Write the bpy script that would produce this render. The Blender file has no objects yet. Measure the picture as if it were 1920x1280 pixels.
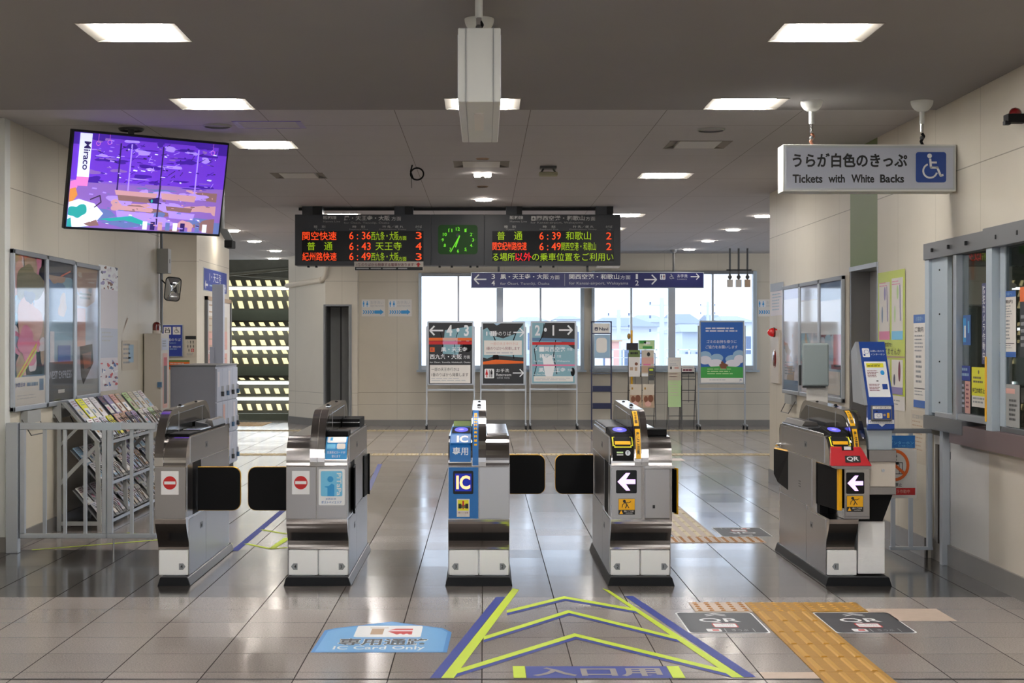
import bpy, math, random
from mathutils import Vector, Matrix

# ------------------------------------------------------------------ camera, world, light, exposure
sc = bpy.context.scene
F = 2930.0; CX = 907.0; CY = 642.0; H = 1.40; CEIL = 2.90
cd = bpy.data.cameras.new('camera'); cam = bpy.data.objects.new('camera', cd); sc.collection.objects.link(cam)
cam.location = (0, 0, H); cam.rotation_euler = (math.pi/2, 0, 0)
cd.sensor_width = 36; cd.lens = F/1920*36; cd.shift_x = (960-CX)/1920; cd.shift_y = (CY-640)/1920
cd.clip_end = 900
sc.camera = cam
w = bpy.data.worlds.new('sky'); sc.world = w; w.use_nodes = True
nt = w.node_tree; bgn = nt.nodes['Background']
tc = nt.nodes.new('ShaderNodeTexCoord'); sp = nt.nodes.new('ShaderNodeSeparateXYZ'); rp = nt.nodes.new('ShaderNodeValToRGB')
nt.links.new(tc.outputs['Generated'], sp.inputs[0]); nt.links.new(sp.outputs['Z'], rp.inputs[0]); nt.links.new(rp.outputs[0], bgn.inputs[0])
rp.color_ramp.elements[0].color = (0.86, 0.92, 1, 1); rp.color_ramp.elements[1].color = (0.72, 0.84, 1, 1)
WORLD = 2.0
bgn.inputs[1].default_value = WORLD
sc.view_settings.view_transform = 'Standard'; sc.view_settings.look = 'None'
sc.view_settings.gamma = 1; sc.view_settings.use_curve_mapping = False
sc.view_settings.exposure = 0.8
LAMP = 34.0
sc.cycles.sample_clamp_indirect = 6; sc.cycles.max_bounces = 10; sc.cycles.diffuse_bounces = 5
sc.cycles.caustics_reflective = False; sc.cycles.caustics_refractive = False

# ------------------------------------------------------------------ materials
M = {}
def srgb(h):
    h = h.lstrip('#'); o = []
    for i in (0, 2, 4):
        c = int(h[i:i+2], 16)/255; o.append(c/12.92 if c <= .04045 else ((c+.055)/1.055)**2.4)
    return (*o, 1)
def mat(name, col, rough=.6, metal=0, emit=0, noise=0, nscale=8, bump=0, trans=0, alpha=1, coat=0, spec=.5, aniso=0):
    m = bpy.data.materials.new(name); m.use_nodes = True; n = m.node_tree.nodes; L = m.node_tree.links
    b = n['Principled BSDF']; c = srgb(col)
    b.inputs['Base Color'].default_value = c; b.inputs['Roughness'].default_value = rough; b.inputs['Metallic'].default_value = metal
    b.inputs['Specular IOR Level'].default_value = spec; b.inputs['Coat Weight'].default_value = coat; b.inputs['Coat Roughness'].default_value = .08
    if aniso: b.inputs['Anisotropic'].default_value = aniso
    if emit:
        emit = emit*(.5 if emit < 4 else 1)
        b.inputs['Emission Color'].default_value = c; b.inputs['Emission Strength'].default_value = emit
    if trans: b.inputs['Transmission Weight'].default_value = trans
    if alpha < 1: b.inputs['Alpha'].default_value = alpha
    if noise or bump:
        t = n.new('ShaderNodeTexCoord'); z = n.new('ShaderNodeTexNoise'); z.inputs['Scale'].default_value = nscale; z.inputs['Detail'].default_value = 6
        L.new(t.outputs['Object'], z.inputs['Vector'])
        if noise:
            mx = n.new('ShaderNodeMix'); mx.data_type = 'RGBA'
            mx.inputs[6].default_value = tuple(v*(1-noise) for v in c[:3])+(1,); mx.inputs[7].default_value = tuple(min(1, v*(1+noise)) for v in c[:3])+(1,)
            L.new(z.outputs['Fac'], mx.inputs[0]); L.new(mx.outputs[2], b.inputs['Base Color'])
        if bump:
            bp = n.new('ShaderNodeBump'); bp.inputs['Strength'].default_value = bump; bp.inputs['Distance'].default_value = .002
            L.new(z.outputs['Fac'], bp.inputs['Height']); L.new(bp.outputs[0], b.inputs['Normal'])
    M[name] = m; return m
def glass(name, tint='#eef6ff', rough=.02, refl=.08):
    m = bpy.data.materials.new(name); m.use_nodes = True; n = m.node_tree.nodes; L = m.node_tree.links; n.clear()
    o = n.new('ShaderNodeOutputMaterial'); t = n.new('ShaderNodeBsdfTransparent'); t.inputs[0].default_value = srgb(tint)
    g = n.new('ShaderNodeBsdfGlossy'); g.inputs['Roughness'].default_value = rough
    lw = n.new('ShaderNodeLayerWeight'); lw.inputs[0].default_value = .35
    ma = n.new('ShaderNodeMath'); ma.operation = 'MULTIPLY_ADD'; ma.inputs[1].default_value = .6 if name != 'poster_glass' else .22; ma.inputs[2].default_value = refl
    L.new(lw.outputs['Fresnel'], ma.inputs[0]); x = n.new('ShaderNodeMixShader'); ma.use_clamp = True
    L.new(ma.outputs[0], x.inputs[0]); L.new(t.outputs[0], x.inputs[1]); L.new(g.outputs[0], x.inputs[2]); L.new(x.outputs[0], o.inputs[0])
    M[name] = m
def math_node(nt, op, a, b=None, c=None):
    q = nt.nodes.new('ShaderNodeMath'); q.operation = op
    for i, v in enumerate((a, b, c)):
        if v is None: continue
        if isinstance(v, (int, float)): q.inputs[i].default_value = v
        else: nt.links.new(v, q.inputs[i])
    return q.outputs[0]
def wall_mat(name, col, axis, pitch, off, zj, rough=.45, joint='#6b655a', jw=.006, cross=None):
    """painted panels: vertical joints each `pitch` along axis, horizontal joints at heights zj (or a cross pitch)"""
    m = mat(name, col, rough, noise=.05, nscale=3, bump=.05); nt = m.node_tree; n = nt.nodes; L = nt.links; b = n['Principled BSDF']
    src = b.inputs['Base Color'].links[0].from_socket
    t = n.new('ShaderNodeTexCoord'); s = n.new('ShaderNodeSeparateXYZ'); L.new(t.outputs['Object'], s.inputs[0])
    A = s.outputs['XYZ'.index(axis)]
    f = math_node(nt, 'FRACT', math_node(nt, 'DIVIDE', math_node(nt, 'SUBTRACT', A, off), pitch))
    j = math_node(nt, 'LESS_THAN', f, jw*.6/pitch)
    if cross:
        cax, cp, co = cross
        f2 = math_node(nt, 'FRACT', math_node(nt, 'DIVIDE', math_node(nt, 'SUBTRACT', s.outputs['XYZ'.index(cax)], co), cp))
        j = math_node(nt, 'MAXIMUM', j, math_node(nt, 'LESS_THAN', f2, jw/cp))
    for z in zj:
        d = math_node(nt, 'ABSOLUTE', math_node(nt, 'SUBTRACT', s.outputs['Z'], z))
        j = math_node(nt, 'MAXIMUM', j, math_node(nt, 'LESS_THAN', d, jw/2))
    mx = n.new('ShaderNodeMix'); mx.data_type = 'RGBA'; L.new(j, mx.inputs[0]); L.new(src, mx.inputs[6]); mx.inputs[7].default_value = srgb(joint)
    L.new(mx.outputs[2], b.inputs['Base Color']); return m

wall_mat('cream_panel_y', '#cdc6b6', 'Y', .9, .06, [2.445], joint='#8f8878')
wall_mat('cream_panel_x', '#cbc3b3', 'X', .9, .34, [2.42, .56, .36], joint='#9a9384')
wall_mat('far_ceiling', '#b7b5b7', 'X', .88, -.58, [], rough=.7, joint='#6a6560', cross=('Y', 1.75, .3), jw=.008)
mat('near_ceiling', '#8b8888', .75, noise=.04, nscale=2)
mat('trim_white', '#d4d6d2', .5); mat('skirting', '#85827e', .35, .3, noise=.08); mat('maroon', '#6d5d5e', .4)
mat('green_panel', '#66793f', .5); mat('counter_white', '#d3d2d0', .4, noise=.03); mat('counter_beige', '#c9c2b6', .4, noise=.03)
mat('alu', '#b7bdc4', .35, .75, noise=.05); mat('alu_dark', '#7f8184', .4, .7); mat('alu_blue', '#adbac4', .4, .1); mat('pad_grey', '#8b9697', .6)
mat('paint_grey', '#9fa19f', .5, .1, noise=.06); mat('lock_grey', '#a8acba', .45, 0, noise=.03)
mat('dark_grey', '#4b4c4c', .5); mat('board_grey', '#474b52', .45); mat('black', '#060608', .6, spec=.2); mat('rubber', '#101317', .5, spec=.3)
mat('screen_black', '#08070a', .3, spec=.3); mat('white', '#e6e8ea', .45); mat('paper', '#dedad4', .55); mat('signface', '#b9bfcf', .4)
mat('steel', '#b0acaa', .13, 1, noise=.03, nscale=3); mat('steel_dull', '#9d9a99', .3, 1, noise=.05, nscale=2)
mat('chrome', '#d2d2d2', .14, 1); mat('steel_dark', '#6d6864', .35, 1)
mat('kick_white', '#fafdff', .3, 0, noise=.02); mat('gate_beige', '#cfc8be', .4)
mat('yellow', '#f2b511', .4); mat('lime', '#c3da35', .5); mat('tape_blue', '#223891', .5); mat('blue', '#1c6db6', .4)
mat('jr_blue', '#1d4493', .35); mat('sign_navy', '#1f2563', .35); mat('sky_sticker', '#74c4ea', .4); mat('sky_deep', '#2f98d8', .4)
mat('red', '#c41d1f', .4); mat('qr_red', '#c9202c', .35); mat('orange', '#e0661d', .4); mat('icon_black', '#17181a', .5)
mat('grey_tag', '#8e9499', .5); mat('tinted', '#1a1917', .12, .2); mat('floor_dark_decal', '#42444a', .45); mat('floor_blue_decal', '#6aa8dc', .4)
mat('floor_blue_edge', '#3f86c9', .4); mat('ochre', '#ab8032', .5, noise=.12, nscale=30); mat('pale_tile', '#c7b3a3', .45, noise=.08, nscale=20)
mat('tactile_pale', '#c5b3a4', .5, noise=.08, nscale=20); mat('stud_orange', '#a9702b', .55); mat('stud_pale', '#d9cba8', .5); mat('stud_ochre', '#c0923f', .5)
mat('floor_cut', '#8f8884', .4); mat('bright_glass_red', '#c80f14', .25, emit=.25, coat=1); mat('dark_red', '#6f0d10', .2, coat=1)
mat('navy', '#1b2347', .4); mat('wire', '#4d4b49', .4, .5); mat('green_paint', '#3f9c46', .5); mat('leaf_green', '#b9d69c', .6)
mat('poster_blue', '#2f62ae', .4); mat('cloud', '#d9d5dc', .5); mat('cloud_blue', '#94b3cb', .5); mat('brown', '#7a4a33', .5)
mat('lime_poster', '#c2cf3c', .35); mat('pink', '#d9779d', .4); mat('purple', '#8a7fb1', .4); mat('tan', '#b59a80', .5); mat('beige', '#c9bfae', .6); mat('wing', '#8a857c', .7); mat('tactile_line', '#b3a27c', .5, noise=.1, nscale=20)
mat('peach', '#d6a69a', .5); mat('aqua', '#7fa9b6', .4); mat('steel_blue', '#54789b', .4); mat('olive', '#6f6a3e', .5); mat('charcoal', '#232529', .4)
mat('magenta_d', '#7b2f45', .5); mat('text_grey', '#b9bbbf', .5); mat('text_dim', '#8f9296', .5); mat('mirror', '#c9cdd0', .04, 1)
mat('yellow_bright', '#e4e02a', .45); mat('concrete', '#8a8781', .8); mat('office_dark', '#3b3d3c', .7); mat('office_wall', '#a9a68c', .7)
mat('bulb', '#fffaf5', emit=LAMP); mat('tube', '#f4fbff', emit=5); mat('downlight', '#fff6ea', emit=40); mat('lamp_off', '#c9c7c2', .5)
mat('led_orange', '#ff4a1c', emit=1.3); mat('led_green', '#93b412', emit=1.0); mat('led_red', '#ee1826', emit=1.2); mat('clock_green', '#12390f', emit=.5)
mat('clock_lit', '#5fc224', emit=1.2); mat('led_violet', '#e0b8ff', emit=1.6); mat('led_amber', '#ffc58c', emit=1.3); mat('reader_glow', '#5757f5', emit=1.1)
mat('reader_core', '#9c86ff', emit=1.3); mat('screen_navy', '#0a1f8a', emit=.8)
glass('window_glass', '#f4f9ff', .01, .02); glass('poster_glass', '#ffffff', .04, .03); glass('office_glass', '#bcc5c3', .01, .05); glass('clear_plastic', '#e8ecf0', .1, .1)
for n_, c_, s_ in (('tv_violet', '#6a34cf', 1.15), ('tv_indigo', '#4218a4', 1.0), ('tv_lilac', '#a98cf4', 1.2), ('tv_white', '#e3e9fb', 1.2), ('tv_mauve', '#8a66c0', 1.0),
                   ('tv_salmon', '#c99aa6', 1.0), ('tv_brown', '#8d6a6c', .9), ('tv_teal', '#2aa5a6', 1.0), ('tv_ink', '#2e1e6a', .8), ('tv_slate', '#6478b8', 1.0), ('tv_orange', '#e0924a', 1.0), ('tv_pink', '#e67fd0', 1.1), ('tv_dark', '#3c2a52', .8)):
    mat(n_, c_, .4, emit=s_*.75)

# floor: square stone tiles with thin dark joints
def floor_mat():
    m = mat('floor_tile', '#918984', .2, noise=.12, nscale=1.2); nt = m.node_tree; n = nt.nodes; L = nt.links; b = n['Principled BSDF']
    t = n.new('ShaderNodeTexCoord'); s = n.new('ShaderNodeSeparateXYZ'); L.new(t.outputs['Object'], s.inputs[0])
    px = math_node(nt, 'DIVIDE', math_node(nt, 'SUBTRACT', s.outputs['X'], -.008), .3915)
    py = math_node(nt, 'DIVIDE', math_node(nt, 'SUBTRACT', s.outputs['Y'], 8.6), .3915)
    fx = math_node(nt, 'FRACT', math_node(nt, 'ADD', px, .006)); fy = math_node(nt, 'FRACT', math_node(nt, 'ADD', py, .01))
    jx = math_node(nt, 'MULTIPLY', math_node(nt, 'LESS_THAN', fx, .014), .95); jy = math_node(nt, 'MULTIPLY', math_node(nt, 'LESS_THAN', fy, .018), .6)
    j = math_node(nt, 'MAXIMUM', jx, jy)
    cmb = n.new('ShaderNodeCombineXYZ'); L.new(math_node(nt, 'FLOOR', math_node(nt, 'ADD', px, .006)), cmb.inputs[0]); L.new(math_node(nt, 'FLOOR', math_node(nt, 'ADD', py, .01)), cmb.inputs[1])
    wn = n.new('ShaderNodeTexWhiteNoise'); wn.noise_dimensions = '3D'; L.new(cmb.outputs[0], wn.inputs['Vector'])
    sn = n.new('ShaderNodeTexNoise'); sn.inputs['Scale'].default_value = 140; sn.inputs['Detail'].default_value = 3; L.new(t.outputs['Object'], sn.inputs['Vector'])
    st = n.new('ShaderNodeTexNoise'); st.inputs['Scale'].default_value = 45; st.inputs['Detail'].default_value = 2; L.new(t.outputs['Object'], st.inputs['Vector'])
    spot = math_node(nt, 'MULTIPLY', math_node(nt, 'GREATER_THAN', st.outputs['Fac'], .72), .25)
    v = math_node(nt, 'MULTIPLY_ADD', wn.outputs['Value'], .14, .93)
    v = math_node(nt, 'ADD', v, math_node(nt, 'MULTIPLY_ADD', sn.outputs['Fac'], 1.1, -.55))
    v = math_node(nt, 'SUBTRACT', v, spot)
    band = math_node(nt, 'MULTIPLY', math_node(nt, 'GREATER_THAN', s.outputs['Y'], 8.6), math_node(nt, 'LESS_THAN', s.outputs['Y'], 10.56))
    side = math_node(nt, 'GREATER_THAN', math_node(nt, 'ABSOLUTE', math_node(nt, 'ADD', s.outputs['X'], -.18)), 1.77)  # dark tile band; its sides painted darker still for the dark reflections there
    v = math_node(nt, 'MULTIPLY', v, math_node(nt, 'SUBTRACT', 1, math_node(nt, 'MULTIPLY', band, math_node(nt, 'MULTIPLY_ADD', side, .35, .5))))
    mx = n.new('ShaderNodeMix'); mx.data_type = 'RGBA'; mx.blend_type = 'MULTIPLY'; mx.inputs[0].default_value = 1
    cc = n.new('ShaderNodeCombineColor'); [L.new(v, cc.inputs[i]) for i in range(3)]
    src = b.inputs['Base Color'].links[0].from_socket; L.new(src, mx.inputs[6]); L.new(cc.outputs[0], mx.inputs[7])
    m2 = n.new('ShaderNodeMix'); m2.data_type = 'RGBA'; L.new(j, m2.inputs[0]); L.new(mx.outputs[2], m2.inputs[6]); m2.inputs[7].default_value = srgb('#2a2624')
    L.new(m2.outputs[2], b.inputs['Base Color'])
    r = math_node(nt, 'MULTIPLY_ADD', wn.outputs['Value'], .05, .13)
    L.new(r, b.inputs['Roughness'])
    wv = n.new('ShaderNodeTexNoise'); wv.inputs['Scale'].default_value = 5; L.new(t.outputs['Object'], wv.inputs['Vector'])
    bp = n.new('ShaderNodeBump'); bp.inputs['Strength'].default_value = .12; bp.inputs['Distance'].default_value = .004
    L.new(wv.outputs['Fac'], bp.inputs['Height']); L.new(bp.outputs[0], b.inputs['Normal'])
    L.new(math_node(nt, 'MULTIPLY_ADD', j, -.9, .75), b.inputs['Specular IOR Level'])
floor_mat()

# ------------------------------------------------------------------ mesh builder
C = sc.collection.objects
class MB:
    def __init__(s): s.v = []; s.f = []; s.m = []; s.mats = []; s.smooth = []
    def mi(s, name):
        if name not in s.mats: s.mats.append(name)
        return s.mats.index(name)
    def add(s, vs, fs, m, smooth=False):
        b = len(s.v); s.v += [tuple(v) for v in vs]; k = s.mi(m)
        for f in fs: s.f.append([b+i for i in f]); s.m.append(k); s.smooth.append(smooth)
        return s
    def box(s, x0, x1, y0, y1, z0, z1, m):
        vs = [(x, y, z) for x in (x0, x1) for y in (y0, y1) for z in (z0, z1)]
        return s.add(vs, [(0, 1, 3, 2), (4, 6, 7, 5), (0, 4, 5, 1), (2, 3, 7, 6), (0, 2, 6, 4), (1, 5, 7, 3)], m)
    def prism(s, pts, axis, a0, a1, m, smooth=False):
        """pts: 2-D outline in the two other axes (in XYZ order), extruded along axis"""
        def p(u, v, a): return {'X': (a, u, v), 'Y': (u, a, v), 'Z': (u, v, a)}[axis]
        n = len(pts); ar = sum(pts[i][0]*pts[(i+1) % n][1]-pts[(i+1) % n][0]*pts[i][1] for i in range(n))
        if (ar < 0) != (axis == 'Y'): pts = pts[::-1]
        vs = [p(u, v, a0) for u, v in pts]+[p(u, v, a1) for u, v in pts]
        s.add(vs, [tuple(range(n))[::-1], tuple(range(n, 2*n))], m)
        b = len(s.v)-2*n; k = s.mi(m)
        for i in range(n):
            j = (i+1) % n; s.f.append([b+i, b+j, b+n+j, b+n+i]); s.m.append(k); s.smooth.append(smooth)
        return s
    def cyl(s, p0, p1, r, m, r1=None, seg=14, cap=True):
        p0 = Vector(p0); p1 = Vector(p1); d = (p1-p0).normalized(); r1 = r if r1 is None else r1
        a = d.orthogonal().normalized(); b = d.cross(a)
        vs = []
        for p, q in ((p0, r), (p1, r1)):
            for i in range(seg):
                t = 2*math.pi*i/seg; vs.append(p+a*math.cos(t)*q+b*math.sin(t)*q)
        s.add(vs, [(i, (i+1) % seg, seg+(i+1) % seg, seg+i) for i in range(seg)], m, True)
        if cap: s.add(vs[:seg], [tuple(range(seg))[::-1]], m); s.add(vs[seg:], [tuple(range(seg))], m)
        return s
    def tube(s, pts, r, m, seg=8):
        for a, b in zip(pts, pts[1:]): s.cyl(a, b, r, m, seg=seg)
        for p in pts[1:-1]: s.ball(p, r, m, 6, 4)
        return s
    def ball(s, c, r, m, seg=16, rings=8, z0=-1, z1=1, sx=1, sy=1, sz=1):
        vs = []; fs = []
        for i in range(rings+1):
            z = z0+(z1-z0)*i/rings; ph = math.asin(max(-1, min(1, z))) if not (z0 == -1 and z1 == 1) else -math.pi/2+math.pi*i/rings
            for j in range(seg):
                t = 2*math.pi*j/seg; vs.append((c[0]+r*sx*math.cos(ph)*math.cos(t), c[1]+r*sy*math.cos(ph)*math.sin(t), c[2]+r*sz*math.sin(ph)))
        for i in range(rings):
            for j in range(seg): fs.append((i*seg+j, i*seg+(j+1) % seg, (i+1)*seg+(j+1) % seg, (i+1)*seg+j))
        return s.add(vs, fs, m, True)
    def build(s, name, parent=None, bevel=0, xf=None):
        me = bpy.data.meshes.new(name)
        off = Vector((0, 0, 0)); q = parent
        while q is not None: off += q.location; q = q.parent
        vs = [Vector(v) for v in s.v]
        if xf is not None: vs = [xf @ v for v in vs]
        me.from_pydata([tuple(v-off) for v in vs], [], s.f)
        for k in s.mats: me.materials.append(M[k])
        me.polygons.foreach_set('material_index', s.m); me.polygons.foreach_set('use_smooth', s.smooth); me.update()
        o = bpy.data.objects.new(name, me); C.link(o)
        if parent is not None: o.parent = parent
        if bevel:
            b = o.modifiers.new('edge', 'BEVEL'); b.width = bevel; b.segments = 2; b.limit_method = 'ANGLE'; b.angle_limit = .9
        return o
def thing(name, label, cat, loc, group=None):
    o = bpy.data.objects.new(name, None); C.link(o); o.location = loc; o.empty_display_size = .1
    o['label'] = label; o['category'] = cat
    if group: o['group'] = group
    return o
def tag(o, label, cat, group=None, kind=None):
    if label: o['label'] = label; o['category'] = cat
    if group: o['group'] = group
    if kind: o['kind'] = kind
    return o
def single(mb, name, label, cat, group=None, bevel=0, loc=None):
    """a thing that is one mesh; origin moved to loc"""
    if loc is None:
        n = len(mb.v); loc = (sum(v[0] for v in mb.v)/n, sum(v[1] for v in mb.v)/n, min(v[2] for v in mb.v))
    lv = Vector(loc); mb.v = [tuple(Vector(v)-lv) for v in mb.v]
    o = mb.build(name, None, bevel); o.location = lv; return tag(o, label, cat, group)
def struct(name, mb, bevel=0):
    o = mb.build(name, None, bevel); o['kind'] = 'structure'; return o
def P(x, y, D): return Vector(((x-CX)*D/F, D, H-(y-CY)*D/F))
def dfloor(y): return F*H/(y-CY)
XR, XL = 2.88, -3.20
def DR(x, X=XR): return F*X/(x-CX)

# ------------------------------------------------------------------ text and flat graphics
_tc = {}
def text_geo(body, bold=0, vertical=False):
    key = (body, bold, vertical)
    if key not in _tc:
        c = bpy.data.curves.new('t', 'FONT'); c.body = '\n'.join(body) if vertical else body; c.resolution_u = 3; c.offset = bold
        if vertical: c.align_x = 'CENTER'
        o = bpy.data.objects.new('t', c); me = o.to_mesh()
        vs = [(v.co.x, v.co.y) for v in me.vertices]; fs = [tuple(p.vertices) for p in me.polygons]
        o.to_mesh_clear(); bpy.data.objects.remove(o); bpy.data.curves.remove(c)
        x0 = min(v[0] for v in vs); x1 = max(v[0] for v in vs); y0 = min(v[1] for v in vs); y1 = max(v[1] for v in vs)
        _tc[key] = ([(x-x0, y1-y) for x, y in vs], fs, x1-x0, y1-y0)
    return _tc[key]
class Face:
    """flat drawing surface; U right, V down as seen by the viewer, units per face unit set by |U|,|V|"""
    def __init__(s, O, U, V, step=.0006, mb=None):
        s.O = Vector(O); s.U = Vector(U); s.V = Vector(V); s.N = s.V.cross(s.U).normalized(); s.mb = mb or MB(); s.step = step
    def p(s, x, y, l=0): return s.O+s.U*x+s.V*y+s.N*(l*s.step)
    def poly(s, pts, m, l=1):
        n = len(pts); ar = sum(pts[i][0]*pts[(i+1) % n][1]-pts[(i+1) % n][0]*pts[i][1] for i in range(n))
        if ar > 0: pts = pts[::-1]
        s.mb.add([s.p(x, y, l) for x, y in pts], [tuple(range(n))], m); return s
    def rect(s, x, y, w_, h_, m, l=1): return s.poly([(x, y), (x+w_, y), (x+w_, y+h_), (x, y+h_)], m, l)
    def rrect(s, x, y, w_, h_, r, m, l=1):
        pts = []
        for cx, cy, a in ((x+w_-r, y+r, -90), (x+w_-r, y+h_-r, 0), (x+r, y+h_-r, 90), (x+r, y+r, 180)):
            for k in range(5): t = math.radians(a+22.5*k); pts.append((cx+r*math.cos(t), cy+r*math.sin(t)))
        return s.poly(pts, m, l)
    def ell(s, cx, cy, rx, ry, m, l=1, n=24): return s.poly([(cx+rx*math.cos(2*math.pi*k/n), cy+ry*math.sin(2*math.pi*k/n)) for k in range(n)], m, l)
    def ring(s, cx, cy, rx, ry, t, m, l=1, a0=0, a1=360, n=28):
        for k in range(n):
            a = math.radians(a0+(a1-a0)*k/n); b = math.radians(a0+(a1-a0)*(k+1)/n)
            s.poly([(cx+rx*math.cos(a), cy+ry*math.sin(a)), (cx+rx*math.cos(b), cy+ry*math.sin(b)),
                    (cx+(rx-t)*math.cos(b), cy+(ry-t*ry/rx)*math.sin(b)), (cx+(rx-t)*math.cos(a), cy+(ry-t*ry/rx)*math.sin(a))], m, l)
        return s
    def line(s, x0, y0, x1, y1, t, m, l=1):
        dx, dy = x1-x0, y1-y0; d = math.hypot(dx, dy); nx, ny = -dy/d*t/2, dx/d*t/2
        return s.poly([(x0+nx, y0+ny), (x1+nx, y1+ny), (x1-nx, y1-ny), (x0-nx, y0-ny)], m, l)
    def path(s, pts, t, m, l=1):
        for a, b in zip(pts, pts[1:]): s.line(*a, *b, t, m, l)
        for a in pts[1:-1]: s.ell(*a, t/2, t/2, m, l, 10)
        return s
    def text(s, body, x, y, w_, h_, m, l=3, bold=0, vertical=False):
        """text fitted to the box x,y,w,h; w_ None keeps its natural width"""
        vs, fs, tw, th = text_geo(body, bold, vertical)
        sy = h_/th; sx = w_/tw if w_ else sy*abs(s.V.length/s.U.length)
        s.mb.add([s.p(x+a*sx, y+b*sy, l) for a, b in vs], fs, m); return s
    def arrow(s, x, y, w_, h_, t, m, d=1, l=3):
        """arrow with an open head filling the box; d=1 points right"""
        x0, x1 = (x, x+w_) if d > 0 else (x+w_, x); cy = y+h_/2; k = h_/2
        s.line(x0, cy, x1-d*t*.4, cy, t, m, l); s.line(x1-d*k, y, x1, cy+t*.1, t, m, l+.3); s.line(x1-d*k, y+h_, x1, cy-t*.1, t, m, l+.6); return s
    def lines(s, x, y, w_, h_, n, m, l=2, seed=1, fill=.5):
        """rows of print too small to read"""
        r = random.Random(seed); p_ = h_/n
        for k in range(n):
            cx = x; end = x+w_*r.uniform(.75, 1)
            while cx < end:
                g = min(w_*r.uniform(.08, .3), end-cx)
                if g > w_*.02: s.rect(cx, y+k*p_, g, p_*fill, m, l)
                cx += g+w_*.03
        return s
    def blob(s, x, y, w_, h_, cx, cy, rx, ry, m, l, r):
        pts = []; ph = [r.uniform(0, 6.28) for _ in range(3)]
        for k in range(26):
            t = 2*math.pi*k/26; q = 1+.22*math.sin(2*t+ph[0])+.14*math.sin(3*t+ph[1])+.08*math.sin(5*t+ph[2])
            pts.append((min(x+w_, max(x, cx+rx*q*math.cos(t))), min(y+h_, max(y, cy+ry*q*math.sin(t)))))
        return s.poly(pts, m, l)
    def art(s, x, y, w_, h_, bg_, pal, n, seed, l=1, size=(.08, .3)):
        r = random.Random(seed); s.rect(x, y, w_, h_, bg_, l)
        for k in range(n):
            a, b = size; s.blob(x, y, w_, h_, x+w_*r.random(), y+h_*r.random(), w_*r.uniform(a, b), h_*r.uniform(a*.6, b*.7), r.choice(pal), l+.2+k*.08, r)
        return s
    def wheelchair(s, x, y, k, m, l=3):
        s.ell(x+.40*k, y+.10*k, .085*k, .085*k, m, l); s.path([(x+.42*k, y+.2*k), (x+.45*k, y+.52*k), (x+.68*k, y+.52*k), (x+.80*k, y+.82*k), (x+.90*k, y+.78*k)], .08*k, m, l+.4)
        s.line(x+.44*k, y+.34*k, x+.66*k, y+.34*k, .07*k, m, l+.8); s.ring(x+.42*k, y+.64*k, .28*k, .28*k, .065*k, m, l, 15, 250); return s
    def man(s, x, y, k, m, l=3, skirt=False):
        s.ell(x+.2*k, y+.09*k, .08*k, .08*k, m, l)
        if skirt: s.poly([(x+.12*k, y+.2*k), (x+.28*k, y+.2*k), (x+.38*k, y+.66*k), (x+.02*k, y+.66*k)], m, l); s.rect(x+.12*k, y+.6*k, .06*k, .38*k, m, l+.4); s.rect(x+.22*k, y+.6*k, .06*k, .38*k, m, l+.4)
        else: s.rrect(x+.07*k, y+.2*k, .26*k, .4*k, .05*k, m, l); s.rect(x+.11*k, y+.5*k, .075*k, .48*k, m, l+.4); s.rect(x+.215*k, y+.5*k, .075*k, .48*k, m, l+.4)
        return s
    def out(s, name, parent): return s.mb.build(name, parent)
class ArcFace(Face):
    """drawing surface wrapped round a quarter-circle front; y runs down the arc"""
    def __init__(s, x0, t0, t1, dr, c, r, mb=None, step=.0006):
        Face.__init__(s, (x0, 0, 0), (1, 0, 0), (0, 0, -1), step, mb); s.t0, s.t1, s.dr, s.c, s.r, s.x0 = t0, t1, dr, c, r, x0; s.h = math.radians(t1-t0)*r
    def p(s, x, y, l=0):
        t = math.radians(s.t1-(s.t1-s.t0)*y/s.h); q = s.r+s.dr+l*s.step
        return Vector((s.x0+x, s.c[0]-q*math.cos(t), s.c[1]+q*math.sin(t)))
    def rect(s, x, y, w_, h_, m, l=1):
        n = max(1, int(h_/s.h*10)+1)
        for k in range(n): s.poly([(x, y+h_*k/n), (x+w_, y+h_*k/n), (x+w_, y+h_*(k+1)/n), (x, y+h_*(k+1)/n)], m, l)
        return s
    def rrect(s, x, y, w_, h_, r, m, l=1):
        s.rect(x+r, y, w_-2*r, r, m, l); s.rect(x+r, y+h_-r, w_-2*r, r, m, l); return s.rect(x, y+r, w_, h_-2*r, m, l)
def PF(D, mb=None, step=.0006): return Face((-CX*D/F, D, H+CY*D/F), (D/F, 0, 0), (0, 0, -D/F), step, mb)   # photo-pixel units on a frontal plane at depth D
def RF(X=XR, mb=None, step=.0006): return Face((X, 0, 0), (0, -1, 0), (0, 0, -1), step, mb)                 # right wall: x = -depth, y = -height
def LF(X=XL, mb=None, step=.0006): return Face((X, 0, 0), (0, 1, 0), (0, 0, -1), step, mb)                  # left wall: x = depth, y = -height
def FF(z=0, mb=None, step=.0004): return Face((0, 0, z), (1, 0, 0), (0, -1, 0), step, mb)                   # floor: x, y = -depth
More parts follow.
